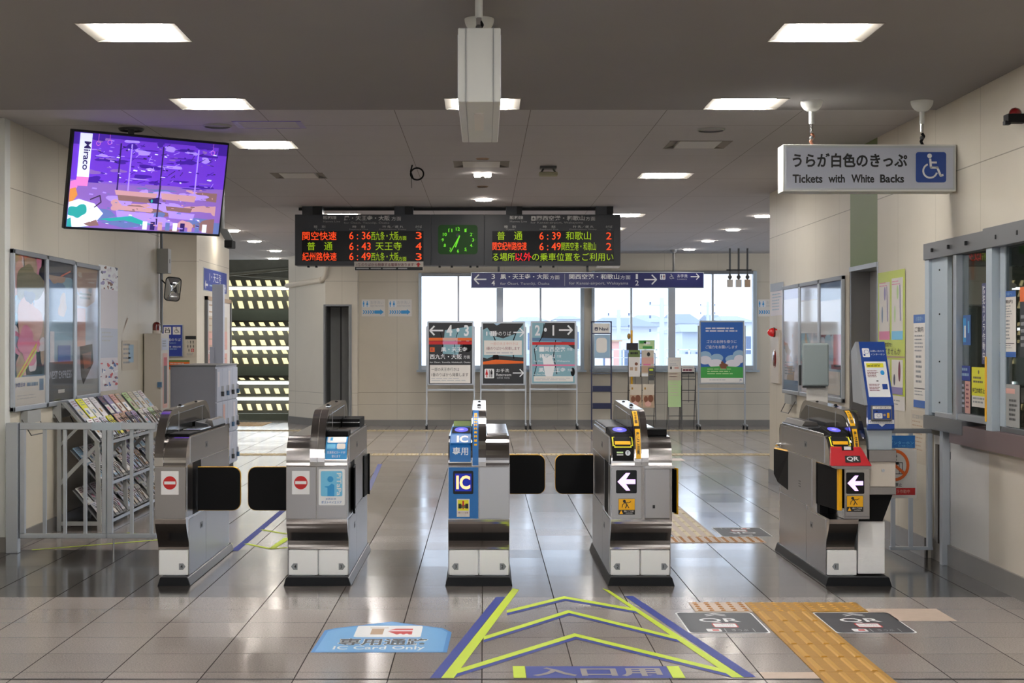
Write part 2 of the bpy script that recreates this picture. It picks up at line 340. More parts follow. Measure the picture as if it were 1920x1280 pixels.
# ------------------------------------------------------------------ the building
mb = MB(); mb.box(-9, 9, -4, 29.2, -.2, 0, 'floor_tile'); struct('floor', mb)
def hole_slab(mb, x0, x1, y0, y1, holes, z0, z1, m):
    """ceiling slab with rectangular recesses left open"""
    ys = sorted({y0, y1, *[h[2] for h in holes], *[h[3] for h in holes]})
    for a, b in zip(ys, ys[1:]):
        hs = sorted([h for h in holes if h[2] <= a and h[3] >= b]); x = x0
        for h in hs: mb.box(x, h[0], a, b, z0, z1, m); x = h[1]
        mb.box(x, x1, a, b, z0, z1, m)
troffers = [(x, y, 1) for y in (5.22, 2.98, .74, -1.5) for x in (-1.665, 1.626)]+[(-1.665, 7.46, 1), (1.626, 7.46, 1), (-1.68, 9.69, 1), (-.008, 9.69, 1), (1.62, 9.69, 1)]  # the paired rows listed first are added, unseen, to brighten the gate fronts
far_lights = [(-1.66, 11.85, 1), (1.62, 11.85, 0), (-1.66, 14.04, 0), (1.63, 14.04, 1), (1.66, 18.4, 1), (-.02, 13.15, 0), (-1.66, 18.4, 1)]+[(-4.4, 17.6, 1)]+[(x, y, 1) for y in (20.6, 22.8) for x in (-1.66, 0, 1.63)]  # side bay light and rows behind the board are added to brighten the hall
holes = [(x-.23, x+.23, y-.22, y+.22) for x, y, on in troffers]
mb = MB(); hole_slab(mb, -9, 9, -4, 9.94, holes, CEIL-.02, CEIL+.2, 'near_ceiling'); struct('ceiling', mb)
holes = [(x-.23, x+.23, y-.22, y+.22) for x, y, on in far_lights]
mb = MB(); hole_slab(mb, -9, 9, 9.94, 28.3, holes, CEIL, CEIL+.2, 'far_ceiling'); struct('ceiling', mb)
# right wall with the ticket window and the door recess
mb = MB()
mb.box(XR, XR+.12, 12.28, 15.74, 0, CEIL, 'cream_panel_y'); mb.box(XR, XR+.12, 10.17, 11.43, 0, CEIL, 'cream_panel_y')
mb.box(XR, XR+.12, -4, 10.17, 2.04, CEIL, 'cream_panel_y')
mb.box(XR+.12, 9, 15.6, 15.74, 0, CEIL, 'cream_panel_x')
mb.box(XR, XR+.12, -4, 7.0, .93, 2.04, 'cream_panel_y')
struct('wall_right', mb)
mb = MB(); mb.box(XR, XR+.12, 11.43, 12.28, 1.99, CEIL, 'green_panel'); struct('trim_1', mb)
mb = MB(); mb.box(XR+.05, XR+.12, 9.05, 10.17, 0, .80, 'counter_white'); mb.box(XR+.045, XR+.12, -4, 9.05, 0, .80, 'counter_beige'); struct('wall_right_lower', mb)
mb = MB(); mb.box(XR-.02, XR+.14, 9.35, 10.17, .845, .93, 'alu_dark'); mb.box(XR-.015, XR+.14, -4, 9.62, .785, .90, 'maroon'); struct('trim_2', mb)
mb = MB(); mb.box(XR+.03, XR+.06, -4, 10.17, 0, .13, 'skirting'); mb.box(XR-.012, XR+.01, 10.17, 11.43, 0, .13, 'skirting'); mb.box(XR-.012, XR+.01, 12.28, 15.75, 0, .13, 'skirting'); struct('baseboard_right', mb)
# left walls
mb = MB(); mb.box(XL-.12, XL, 10.56, 15.45, 0, CEIL, 'cream_panel_y'); struct('wall_left', mb)
mb = MB(); mb.box(XL-2.5, XL, 10.44, 10.56, 0, CEIL, 'trim_white'); mb.box(-3.55, -3.4, -4, 10.44, 0, CEIL, 'cream_panel_y'); struct('wall_left_near', mb)
mb = MB(); mb.box(XL-2.5, XL+.01, 10.425, 10.44, 0, .1, 'skirting'); mb.box(XL, XL+.012, 10.44, 15.45, 0, .1, 'skirting'); struct('baseboard_left', mb)
mb = MB(); mb.box(-9, -3.6, 19.6, 19.75, 0, CEIL, 'cream_panel_x'); mb.box(-3.75, -3.6, 19.75, 22.1, 0, CEIL, 'cream_panel_y'); struct('wall_left_far', mb)
mb = MB(); mb.box(-9, -8.9, 19.7, 20.5, 0, CEIL, 'cream_panel_y'); mb.box(-9, -8.9, 20.5, 28, 0, .6, 'cream_panel_y'); mb.box(-9, -8.9, 20.5, 28, 2.75, CEIL, 'cream_panel_y'); mb.box(-9, -8.9, 28, 28.4, 0, CEIL, 'cream_panel_y'); mb.box(-6, -5.9, 10.5, 19.7, 0, CEIL, 'cream_panel_y'); struct('wall_west', mb)  # unseen wall; its window opening added to throw daylight on the angled wall
mb = MB(); mb.box(8.9, 9, 15, 17, 0, CEIL, 'cream_panel_y'); mb.box(8.9, 9, 25.5, 26.5, 0, CEIL, 'cream_panel_y'); mb.box(8.9, 9, 17, 25.5, 0, .5, 'cream_panel_y'); mb.box(8.9, 9, 17, 25.5, 2.75, CEIL, 'cream_panel_y'); struct('wall_east', mb)  # unseen wall; window opening added to bring daylight into the far hall
# back wall : windows, doorway, angled return
BW = 26.3; s_ = BW/F
def bx(x): return (x-CX)*s_
def bz(y): return H-(y-CY)*s_
DWL, DWR, DWZ = (610-CX)*26.0/F, (656-CX)*26.0/F, H+(642-574)*26.0/F
mb = MB()
mb.box(bx(673), bx(785), BW, BW+.15, 0, CEIL, 'cream_panel_x')
mb.box((661-CX)*26.0/F, bx(673), 26.0, BW+.15, 0, CEIL, 'cream_panel_x')
mb.box(DWR, (661-CX)*26.0/F, 26.0, BW+.15, 0, CEIL, 'cream_panel_x')
mb.box(DWL, DWR, 26.0, BW+.15, DWZ, CEIL, 'cream_panel_x')
mb.prism([(-3.41, 27.3), (DWL, 26.0), (DWL, 26.3), (-3.3, 29.0), (-3.41, 29.0)], 'Z', 0, CEIL, 'cream_panel_x')
mb.box(bx(785), bx(1095), BW, BW+.15, 0, bz(697), 'cream_panel_x'); mb.box(bx(785), bx(1095), BW, BW+.15, bz(512), CEIL, 'cream_panel_x')
mb.box(bx(1095), bx(1109), BW, BW+.15, 0, CEIL, 'cream_panel_x')
mb.box(bx(1109), bx(1418), BW, BW+.15, 0, bz(697), 'cream_panel_x'); mb.box(bx(1109), bx(1418), BW, BW+.15, bz(508), CEIL, 'cream_panel_x')
mb.box(bx(1418), 8.9, BW, BW+.15, 0, CEIL, 'cream_panel_x')
struct('wall_back', mb)
mb = MB(); mb.box(DWL-.03, DWL, 25.98, 26.02, 0, DWZ+.03, 'alu_dark'); mb.box(DWR, DWR+.03, 25.98, 26.02, 0, DWZ+.03, 'alu_dark'); mb.box(DWL, DWR, 25.98, 26.02, DWZ, DWZ+.03, 'alu_dark')
mb.box(DWL, DWL+.02, 26.0, 26.7, 0, DWZ, 'dark_grey'); mb.box(DWR-.02, DWR, 26.0, 26.7, 0, DWZ, 'paint_grey'); mb.box(DWL, DWR, 26.7, 26.75, 0, DWZ+.03, 'paint_grey'); mb.box(DWL, DWR, 26.0, 26.7, DWZ, DWZ+.03, 'dark_grey')
mb.box(DWL+.19, DWL+.21, 26.62, 26.70, 0, DWZ, 'dark_grey'); struct('door_1', mb)
mb = MB(); mb.box((656-CX)*26/F, 5.9, 26.28, 26.3, 0, .1, 'skirting'); mb.box(DWR, bx(673), 25.985, 26.0, 0, .1, 'skirting'); mb.box(5.9, 8.9, 26.28, 26.3, 0, .1, 'skirting')
mb.prism([(-3.42, 27.29), (DWL, 25.985), (DWL, 26.0), (-3.41, 27.31)], 'Z', 0, .12, 'skirting'); struct('baseboard_back', mb)
def window(idx, xa, xb, ya, yb, mullions, glass_top):
    mb = MB(); y0, y1 = BW-.06, BW+.08
    X0, X1, Z1, Z0 = bx(xa), bx(xb), bz(ya), bz(yb)
    mb.box(X0, X0+.05, y0, y1, Z0, Z1, 'alu_blue'); mb.box(X1-.06, X1, y0, y1, Z0, Z1, 'alu_blue'); mb.box(X0+.05, X1-.06, y0, y1, Z1-.05, Z1, 'alu_dark')
    mb.box(X0-.03, X1+.03, y0-.1, y1, Z0, Z0+.035, 'alu_blue'); mb.box(X0+.05, X1-.06, y0, y1, Z0+.035, bz(685), 'alu')
    for a, b in mullions: mb.box(bx(a), bx(b), y0+.02, y1, bz(685), Z1-.05, 'alu')
    f = mb.build('window_%d' % idx, None, .004); f['kind'] = 'structure'
    g = MB(); g.box(X0+.05, X1-.06, BW+.02, BW+.026, bz(685), Z1-.05, 'window_glass'); g.build('window_pane', f)
window(1, 785, 1095, 512, 697, [(857.5, 861.5), (931, 943.5), (1011.5, 1015.5)], 518)
window(2, 1109, 1418, 508, 697, [(1181.5, 1185.5), (1252.5, 1266), (1334, 1338)], 514)
# rear of the hall behind the camera: openings shaped to light the gate fronts
mb = MB(); mb.box(-3.4, XR, -4.1, -4, 2.65, CEIL, 'cream_panel_x'); [mb.box(a_, b_, -4.1, -4, 0, 1.75, 'cream_panel_x') for a_, b_ in ((-3.4, -1.7), (-.6, .6), (1.7, XR))]; mb.box(-3.4, -2.6, -4.1, -4, 1.75, 2.65, 'cream_panel_x'); mb.box(2.2, XR, -4.1, -4, 1.75, 2.65, 'cream_panel_x'); struct('wall_front', mb)

# ticket office interior
mb = MB(); mb.box(6.2, 6.3, 2, 15.6, 0, CEIL, 'office_dark'); mb.box(3.0, 6.2, 13.0, 13.1, 0, CEIL, 'office_wall'); mb.box(3.0, 6.2, 2, 2.1, 0, CEIL, 'office_dark'); struct('wall_office', mb)

# door recess in the right wall
mb = MB(); mb.box(XR, XR+.17, 12.26, 12.30, 0, 1.99, 'steel_dull'); mb.box(XR+.15, XR+.19, 11.38, 12.28, 0, 1.99, 'paint_grey')
mb.box(XR-.01, XR+.16, 11.43, 12.28, 1.955, 1.99, 'alu'); mb.box(XR-.005, XR+.15, 11.41, 11.43, 0, 1.99, 'alu'); struct('door_2', mb)

# ticket window frames in the right wall
mb = MB()
mb.box(XR-.02, XR+.10, 8.95, 10.17, 1.935, 2.04, 'alu_dark'); mb.box(XR-.03, XR+.10, 7.0, 8.93, 1.935, 2.05, 'alu_dark')
for y in (9.95, 9.6, 9.25, 8.7, 8.35): mb.box(XR-.035, XR-.02, y-.008, y+.008, 1.975, 2.0, 'icon_black')
mb.box(XR-.01, XR+.1, 10.08, 10.17, .93, 1.935, 'alu_blue'); mb.box(XR-.01, XR+.04, 9.50, 9.56, .93, 1.935, 'alu')
mb.box(XR-.02, XR+.03, 8.80, 8.90, .90, 1.94, 'alu_blue'); mb.box(XR, XR+.1, 9.56, 9.98, .93, .96, 'alu'); mb.box(XR, XR+.1, 8.90, 9.50, .93, .97, 'alu')
mb.box(XR+.02, XR+.06, 8.70, 8.78, .93, 1.94, 'alu_blue'); mb.box(XR+.02, XR+.1, 7.0, 8.76, .90, .93, 'alu_dark')
f = mb.build('window_3', None, .003); f['kind'] = 'structure'
g = MB(); g.box(XR+.03, XR+.036, 8.90, 9.50, .97, 1.935, 'office_glass'); g.build('window_pane', f)
g = MB(); g.box(XR+.03, XR+.036, 7.0, 8.80, .93, 1.935, 'office_glass'); g.build('window_pane', f)
g = MB(); g.box(XR+.01, XR+.04, 9.74, 10.08, .95, 1.935, 'alu_blue')
for z in (1.02, 1.28, 1.58, 1.86): g.ball((XR+.008, 9.9, z), .006, 'icon_black', 8, 4)
g.build('sliding_panel', f)
g = MB(); g.box(XR-.025, XR-.02, 8.885, 8.905, .95, 1.32, 'yellow'); g.build('warning_strip', f)

# louvred stair hall seen through the left opening
YL = 30.0; sl = YL/F
def lx(x): return (x-CX)*sl
def lz(y): return H-(y-CY)*sl
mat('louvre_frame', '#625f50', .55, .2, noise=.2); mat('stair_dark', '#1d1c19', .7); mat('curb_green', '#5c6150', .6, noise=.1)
m = bpy.data.materials.new('amber_pane'); m.use_nodes = True; n_ = m.node_tree.nodes; n_.clear()
o_ = n_.new('ShaderNodeOutputMaterial'); tr = n_.new('ShaderNodeBsdfTranslucent'); tr.inputs[0].default_value = (1, .86, .58, 1); t2 = n_.new('ShaderNodeBsdfTransparent'); t2.inputs[0].default_value = (1, .84, .55, 1)
mx = n_.new('ShaderNodeMixShader'); mx.inputs[0].default_value = .12; m.node_tree.links.new(tr.outputs[0], mx.inputs[1]); m.node_tree.links.new(t2.outputs[0], mx.inputs[2]); m.node_tree.links.new(mx.outputs[0], o_.inputs[0]); M['amber_pane'] = m
mb = MB(); X0, X1 = lx(380), lx(600)
rows = [(525, 536, 0), (544, 556, 3), (564, 578, 6), (604, 611, 9), (620, 628, 4), (637, 647, 12), (656, 663, 18), (671, 682, 20), (708, 712, 10), (728, 738, 26), (757, 769, 32)]
zs = [lz(480)]
for a, b, o in rows:
    mb.box(X0, X1, YL, YL+.12, lz(a), zs[-1], 'louvre_frame'); zs.append(lz(b))
    x = X0-.3
    k = 0
    while x < X1:
        wv = .105+.02*((k*7+a) % 3)/2
        # slanted bars between the panes
        mb.prism([(x+wv+o*.006, lz(b)), (x+wv+.09+o*.006, lz(b)), (x+wv+.05+o*.006, lz(a)), (x+wv-.04+o*.006, lz(a))], 'Y', YL, YL+.1, 'louvre_frame'); x += wv+.075; k += 1
mb.box(X0, X1, YL, YL+.12, 0, zs[-1], 'louvre_frame'); mb.box(X0, X1, YL-.05, YL, lz(601), lz(581), 'curb_green'); mb.box(X0, X1, YL-.05, YL, lz(704), lz(687), 'curb_green')
struct('wall_louvre', mb)
mb = MB(); mb.box(X0, X1, YL+.13, YL+.14, lz(775), lz(520), 'amber_pane'); struct('window_4', mb)
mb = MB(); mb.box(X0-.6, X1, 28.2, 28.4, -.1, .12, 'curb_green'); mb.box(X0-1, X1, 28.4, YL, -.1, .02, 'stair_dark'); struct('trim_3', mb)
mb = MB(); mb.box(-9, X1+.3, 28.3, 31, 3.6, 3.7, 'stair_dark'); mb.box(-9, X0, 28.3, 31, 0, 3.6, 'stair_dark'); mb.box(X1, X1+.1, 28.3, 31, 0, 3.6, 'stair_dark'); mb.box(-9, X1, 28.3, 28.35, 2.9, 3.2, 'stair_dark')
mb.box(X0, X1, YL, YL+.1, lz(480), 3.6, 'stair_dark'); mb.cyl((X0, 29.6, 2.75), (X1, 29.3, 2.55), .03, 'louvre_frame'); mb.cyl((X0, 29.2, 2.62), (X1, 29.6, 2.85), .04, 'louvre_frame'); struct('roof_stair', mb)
for k, (y, xa) in enumerate(((541.5, 380), (617, 380), (652.5, 380), (717, 445), (746.5, 448))):
    mb = MB(); mb.cyl((lx(xa), YL-.25, lz(y)), (lx(600), YL-.25, lz(y)), .025, 'tube')
    mb.box(lx(xa), lx(600), YL-.24, YL-.06, lz(y)+.02, lz(y)+.05, 'louvre_frame')
    nm = ['topmost', 'second from the top', 'third from the top', 'fourth from the top', 'lowest'][k]
    single(mb, 'strip_light', 'long white tube light across the stair louvres, '+nm, 'light', 'tube lights on the louvred stair wall')

# ------------------------------------------------------------------ floor markings
FZ = .0008
def floor_thing(mbf, name, label, cat, group=None): return single(mbf, name, label, cat, group, loc=None)
f = FF(FZ)
f.poly([(-.783, -7.06), (-.166, -7.06), (-.155, -7.55), (-.2, -7.66), (-.46, -7.84), (-.73, -7.66), (-.773, -7.60)], 'floor_blue_edge', 0)
f.poly([(-.765, -7.07), (-.185, -7.07), (-.175, -7.55), (-.21, -7.64), (-.46, -7.82), (-.72, -7.64), (-.755, -7.58)], 'floor_blue_decal', 1)
f.rrect(-.62, -7.72, .32, .30, .02, 'white', 2)
f.rect(-.555, -7.665, .09, .012, 'tan', 3); f.poly([(-.545, -7.64), (-.485, -7.64), (-.485, -7.49), (-.545, -7.49)], 'tan', 3)
f.poly([(-.46, -7.59), (-.43, -7.64), (-.345, -7.64), (-.345, -7.60), (-.44, -7.60)], 'red', 3); f.poly([(-.465, -7.57), (-.345, -7.57), (-.345, -7.49), (-.42, -7.49)], 'red', 3); f.ell(-.40, -7.485, .01, .02, 'white', 4); f.ell(-.37, -7.485, .01, .02, 'white', 4)
f.text('専用通路', -.675, -7.385, .42, .165, 'floor_dark_decal', 3, .02); f.text('専用通路', -.68, -7.39, .43, .175, 'white', 2.4, .045)
f.text('IC Card Only', -.69, -7.205, .42, .105, 'white', 3, .012)
floor_thing(f.mb, 'floor_sticker', 'light blue floor sticker reading IC Card Only with a white picture panel', 'floor sticker')
def qr_decal(x0, x1, ya, yb, label, flip=False):
    f = FF(FZ)
    c = ((x0+x1)/2, -(ya+yb)/2)
    f.rrect(x0, -ya, x1-x0, ya-yb, .03, 'white', 0); f.rrect(x0+.008, -ya+.012, x1-x0-.016, ya-yb-.024, .026, 'floor_dark_decal', 1)
    if flip: f.O = Vector((2*c[0], 0, FZ)) + Vector((0, 2*(-c[1]), 0)); f.U = Vector((-1, 0, 0)); f.V = Vector((0, 1, 0))
    w_ = x1-x0; h_ = ya-yb; X = lambda a: x0+a*w_; Y = lambda b: -ya+b*h_
    for k in (0, 1): f.path([(X(.37), Y(.13+.07*k)), (X(.5), Y(.05+.07*k)), (X(.63), Y(.13+.07*k))], .011, 'white', 2+k)
    f.text('QR', X(.24), Y(.31), w_*.52, h_*.21, 'white', 3, .01)
    f.rrect(X(.36), Y(.55), w_*.31, h_*.2, .012, 'red', 3); f.rrect(X(.375), Y(.57), w_*.28, h_*.16, .01, 'white', 4); f.text('ご利用', X(.4), Y(.585), w_*.22, h_*.06, 'text_grey', 5); f.text('いただけます', X(.4), Y(.66), w_*.22, h_*.06, 'text_grey', 5)
    f.rrect(X(.24), Y(.81), w_*.18, h_*.13, .008, 'white', 3); f.rect(X(.31), Y(.84), w_*.08, h_*.06, 'red', 4); f.text('きっぷ', X(.55), Y(.82), w_*.2, h_*.1, 'text_grey', 3); f.line(X(.47), Y(.8), X(.47), Y(.95), .004, 'text_grey', 3); f.line(X(.82), Y(.8), X(.82), Y(.95), .004, 'text_grey', 3)
    floor_thing(f.mb, 'floor_sticker', label, 'floor sticker', 'QR floor stickers')
qr_decal(.990, 1.386, 8.107, 7.527, 'dark QR floor sticker between the lime arrow tape and the yellow guide blocks')
qr_decal(1.70, 2.094, 8.107, 7.527, 'dark QR floor sticker in front of the gate with the red QR reader')
qr_decal(1.72, 2.09, 11.82, 11.27, 'dark upside-down QR floor sticker beyond the gates beside the tactile strip', True)
# arrow tape
f = FF(FZ); mbl = f.mb
f.poly([(-.225, -6.52), (-.178, -6.52), (.117, -8.6), (.068, -8.6)], 'tape_blue', 1); f.poly([(1.087, -6.54), (1.14, -6.54), (.825, -8.63), (.777, -8.63)], 'tape_blue', 1)
f.poly([(-.178, -6.52), (-.125, -6.52), (.20, -8.85), (.165, -8.9)], 'lime', 2); f.poly([(1.038, -6.53), (1.087, -6.53), (.71, -8.82), (.675, -8.9)], 'lime', 2)
for l_, a_, r_, k in (((-.12, 6.68), (.437, 7.52), (1.05, 6.66), 0), ((.0, 7.44), (.441, 8.17), (.915, 7.44), 1), ((.12, 8.17), (.443, 8.62), (.812, 8.2), 2)):
    for (p, q) in ((l_, a_), (a_, r_)):
        t = .085
        f.poly([(p[0], -p[1]), (q[0], -q[1]), (q[0], -q[1]+t), (p[0], -p[1]+t)], 'lime', 3)
        f.poly([(p[0], -p[1]+t), (q[0], -q[1]+t), (q[0], -q[1]+t+.06), (p[0], -p[1]+t+.06)], 'tape_blue', 1.5)
f.rect(.125, -6.757, .052, .237, 'lime', 3); f.rect(.79, -6.757, .052, .237, 'lime', 3); f.rect(.18, -6.757, .607, .237, 'tape_blue', 1)
f.text('入口用', .205, -6.725, .55, .175, 'floor_cut', 4, .03)
floor_thing(mbl, 'floor_arrow_tape', 'large lime and blue tape arrow on the floor with entrance lettering', 'floor marking')
f = FF(FZ)
f.rect(-1.70, -13.6, .05, 3.1, 'tape_blue', 1); f.poly([(-1.12, -14.8), (-1.07, -14.8), (-1.17, -18.0), (-1.22, -18.0)], 'tape_blue', 1)
f.line(-1.663, -11.69, -1.44, -11.43, .035, 'lime', 2); f.path([(-1.656, -10.88), (-1.443, -10.6), (-1.34, -10.68)], .035, 'lime', 2.4); f.poly([(-1.46, -10.62), (-1.42, -10.6), (-1.38, -11.2), (-1.43, -11.2)], 'lime', 3)
floor_thing(f.mb, 'floor_arrow_tape', 'blue and lime tape arrow on the floor behind the crossed-out gate lane', 'floor marking')
f = FF(FZ); f.line(-3.05, -10.55, -1.95, -11.35, .03, 'lime', 1); f.line(-2.62, -11.5, -1.75, -10.85, .03, 'lime', 1.6)
floor_thing(f.mb, 'floor_cross_tape', 'crossed lime tape lines on the floor behind the metal fence', 'floor marking')
f = FF(FZ)
f.rect(XL+.0, -6.506, 6.1, .014, 'rubber', 1); struct('trim_4', f.mb)
f = FF(FZ); f.rect(1.17, -6.64, .28, .13, 'pale_tile', 0); f.rect(1.99, -8.22, .39, .36, 'pale_tile', 0); f.rect(2.0, -18.9, .39, .36, 'pale_tile', 0); struct('trim_5', f.mb)

# tactile blocks: every block is its own part of the path
def block(parent, x0, y0, wx, wy, base, stud, kind, z=0):
    b = MB(); h = .004
    b.box(x0+.002, x0+wx-.002, y0+.002, y0+wy-.002, z, z+h, base)
    if kind == 'dot':
        n = 5; m_ = max(1, round(5*wy/.3))
        for i in range(n):
            for j in range(m_):
                cx, cy = x0+wx*(i+.5)/n, y0+wy*(j+.5)/m_; b.cyl((cx, cy, z+h), (cx, cy, z+h+.004), .014, stud, .010, 8)
    else:
        for i in range(4):
            cx = x0+wx*(i+.5)/4; b.prism([(cx-.016, z+h), (cx+.016, z+h), (cx+.009, z+h+.005), (cx-.009, z+h+.005)], 'Y', y0+.02, y0+wy-.02, stud)
    return b.build('block', parent)
t = thing('tactile_path', 'ochre tactile guide strip on the floor in front of the gates', 'tactile paving', (1.55, 7.0, 0))
for i, (bs, st) in enumerate((('tactile_pale', 'stud_orange'), ('ochre', 'stud_ochre'), ('ochre', 'stud_ochre'))): block(t, 1.10+.3*i, 8.12, .3, .285, bs, st if i else 'stud_orange', 'dot')
y = 8.12
for k in range(7): y -= .3; block(t, 1.40, y, .3, .3, 'ochre', 'stud_ochre', 'bar')
t = thing('tactile_path', 'pale tactile guide strip with orange studs on the floor beyond the gates', 'tactile paving', (1.52, 14, 0))
for i in range(4): block(t, .78+.3*i, 10.93, .3, .3, 'tactile_pale', 'stud_orange', 'dot')
y = 11.23
for k in range(27): block(t, 1.37, y, .3, .3, 'tactile_pale', 'stud_pale', 'bar'); y += .3
t = thing('tactile_path', 'yellow dotted tactile line crossing the middle of the far hall', 'tactile paving', (0, 19.5, 0))
for k in range(30): block(t, -4.1+.3*k, 19.4, .29, .3, 'pale_tile' if 17 < k < 21 else 'tactile_line', 'tactile_line', 'dot')
t = thing('tactile_path', 'yellow tactile line along the foot of the back wall', 'tactile paving', (0, 25, 0))
for k in range(34): block(t, -4.4+.3*k, 24.7, .29, .3, 'tactile_line', 'tactile_line', 'bar')
t = thing('tactile_path', 'tactile blocks in front of the louvred stair opening', 'tactile paving', (-4.2, 26.8, 0))
for k in range(4):
    for j in range(4): block(t, -4.9+.3*k, 26.2+.3*j, .29, .29, 'ochre', 'stud_ochre', 'bar')

# ------------------------------------------------------------------ ceiling fittings
def place(n, what): return what
TL = {(-1.665, 7.46): 'square recessed ceiling light above the fence end of the gates, front row', (1.626, 7.46): 'square recessed ceiling light in the front row on the ticket window side',
      (-1.68, 9.69): 'square recessed ceiling light at the ceiling edge above the screen', (-.008, 9.69): 'square recessed ceiling light hidden behind the end of the hanging sign', (1.62, 9.69): 'square recessed ceiling light beside the dome hanger of the ticket sign',
      (-1.66, 11.85): 'square recessed lit ceiling light just beyond the violet screen', (1.62, 11.85): 'square unlit ceiling light beyond the white ticket sign', (-1.66, 14.04): 'square unlit ceiling light between violet screen and departure board',
      (1.63, 14.04): 'square lit ceiling light above the wall side of the departure board', (1.66, 18.4): 'small lit ceiling light just beyond the departure board end', (-.02, 13.15): 'unlit ceiling fitting above the clock, between two round vents', (-1.66, 18.4): 'lit ceiling light hidden behind the departure board'}
for yy, w1 in ((5.22, 'first'), (2.98, 'second'), (.74, 'third'), (-1.5, 'fourth')):
    for xx, w2 in ((-1.665, 'fence side'), (0, 'middle'), (1.626, 'ticket office side')): TL[(xx, yy)] = 'added unseen ceiling light above the front area, %s row out, %s' % (w1, w2)
TL[(-4.4, 17.6)] = 'added unseen ceiling light in the side bay behind the end of the poster wall'
for yy, w1 in ((20.6, 'first'), (22.8, 'second')):
    for xx, w2 in ((-1.66, 'stair side'), (0, 'middle'), (1.63, 'ticket office side')): TL[(xx, yy)] = 'added ceiling light hidden behind the departure board, %s row beyond it, %s' % (w1, w2)
for x, y, on in troffers+far_lights:
    zc = CEIL-(.02 if y < 9.94 else 0)
    t = thing('ceiling_light', TL[(x, y)], 'ceiling light', (x, y, zc), 'square recessed ceiling lights')
    b = MB()
    for sx in (-1, 1): b.prism([(x+sx*.232, zc-.003), (x+sx*.158, zc+.018), (x+sx*.158, zc+.03), (x+sx*.232, zc+.03)], 'Y', y-.218, y+.218, 'wing')
    b.box(x-.235, x+.235, y-.225, y-.217, zc-.003, zc+.07, 'wing'); b.box(x-.235, x+.235, y+.217, y+.225, zc-.003, zc+.07, 'wing'); b.box(x-.24, x+.24, y-.23, y+.23, zc+.07, zc+.09, 'paper'); b.build('frame', t)
    b = MB(); b.box(x-.156, x+.156, y-.214, y+.214, zc-.0035, zc+.05, 'bulb' if on else 'lamp_off'); b.build('diffuser', t)
for x, y, lab in ((0, 16.35, 'above the departure board clock'), (3.3, 18.5, 'in the wide hall, first along the ticket office side'), (3.3, 20.7, 'in the wide hall, second along the ticket office side'), (3.3, 23.0, 'in the wide hall, third along the ticket office side'), (3.3, 25.1, 'in the wide hall, last before the back wall'),
                  (-3.36, 20.9, 'next to the wall above the blue side sign'), (-3.39, 23.1, 'in the middle of the row leading to the stairs'), (-3.4, 25.5, 'third in the row leading to the stairs'), (-3.74, 27.8, 'right above the louvred stair opening'), (-.0, 23.0, 'in the hall beyond the departure board, hidden')):
    t = thing('downlight', 'round downlight '+lab, 'ceiling light', (x, y, CEIL), 'round downlights of the far hall')
    b = MB(); b.ball((x, y, CEIL), .11, 'trim_white', 18, 3, -.3, 0, sz=.12); b.build('rim', t)
    b = MB(); b.cyl((x, y, CEIL-.016), (x, y, CEIL-.012), .085, 'downlight', seg=18); b.build('lamp', t)
for x, y, lab in ((-1.84, 10.8, 'beyond the violet screen'), (1.6, 11.0, 'behind the ticket sign hanger')):
    b = MB(); b.ball((x, y, CEIL), .10, 'paint_grey', 20, 4, -.5, 0, sz=.25); single(b, 'ceiling_speaker', 'round white ceiling speaker '+lab, 'speaker', 'round ceiling speakers', loc=(x, y, CEIL))
for x, y, lab in ((-.01, 12.75, 'before the unlit fitting above the clock'), (-.01, 15.0, 'just before the lit round lamp above the clock')):
    b = MB(); b.ball((x, y, CEIL), .055, 'tan', 16, 3, -.5, 0, sz=.3); single(b, 'smoke_detector', 'small round ceiling cap '+lab, 'detector', 'small round ceiling caps', loc=(x, y, CEIL))
b = MB(); b.box(-.09, .07, 13.85, 13.95, CEIL-.02, CEIL, 'trim_white'); b.box(-.08, -.03, 13.84, 13.93, CEIL-.028, CEIL-.02, 'downlight'); b.box(.01, .06, 13.84, 13.93, CEIL-.028, CEIL-.02, 'downlight')
single(b, 'emergency_light', 'small twin ceiling lamp above the clock, two bright strips', 'ceiling light', loc=(0, 13.9, CEIL))
b = MB()
for a in ((-1.71, -1.67), (-1.28, -1.24)): b.box(a[0], a[1], 10.6, 10.92, CEIL-.003, CEIL, 'purple')
b.box(-1.71, -1.24, 10.59, 10.60, CEIL-.003, CEIL, 'tv_ink'); b.box(-1.71, -1.24, 10.92, 10.93, CEIL-.003, CEIL, 'tv_ink'); b.box(-1.67, -1.28, 10.6, 10.92, CEIL-.002, CEIL, 'far_ceiling'); single(b, 'ceiling_hatch', 'ceiling access hatch outlined in purple above the screen', 'hatch', loc=(-1.5, 10.75, CEIL))
cx, cy = P(1028, 322, 13.3).x, 13.3
t = thing('ceiling_unit', 'small grey ceiling lamp unit between clock lamp and lit square light', 'ceiling lamp', (cx, cy, CEIL))
b = MB(); b.box(cx-.07, cx+.07, cy-.04, cy+.08, CEIL-.02, CEIL, 'dark_grey'); b.cyl((cx-.04, cy, CEIL-.02), (cx-.07, cy, CEIL-.07), .008, 'dark_grey'); b.cyl((cx+.04, cy, CEIL-.02), (cx+.07, cy, CEIL-.07), .008, 'dark_grey'); b.build('bracket', t)
b = MB(); b.box(cx-.08, cx+.08, cy-.04, cy+.05, CEIL-.085, CEIL-.05, 'office_wall'); b.build('housing', t, .01)
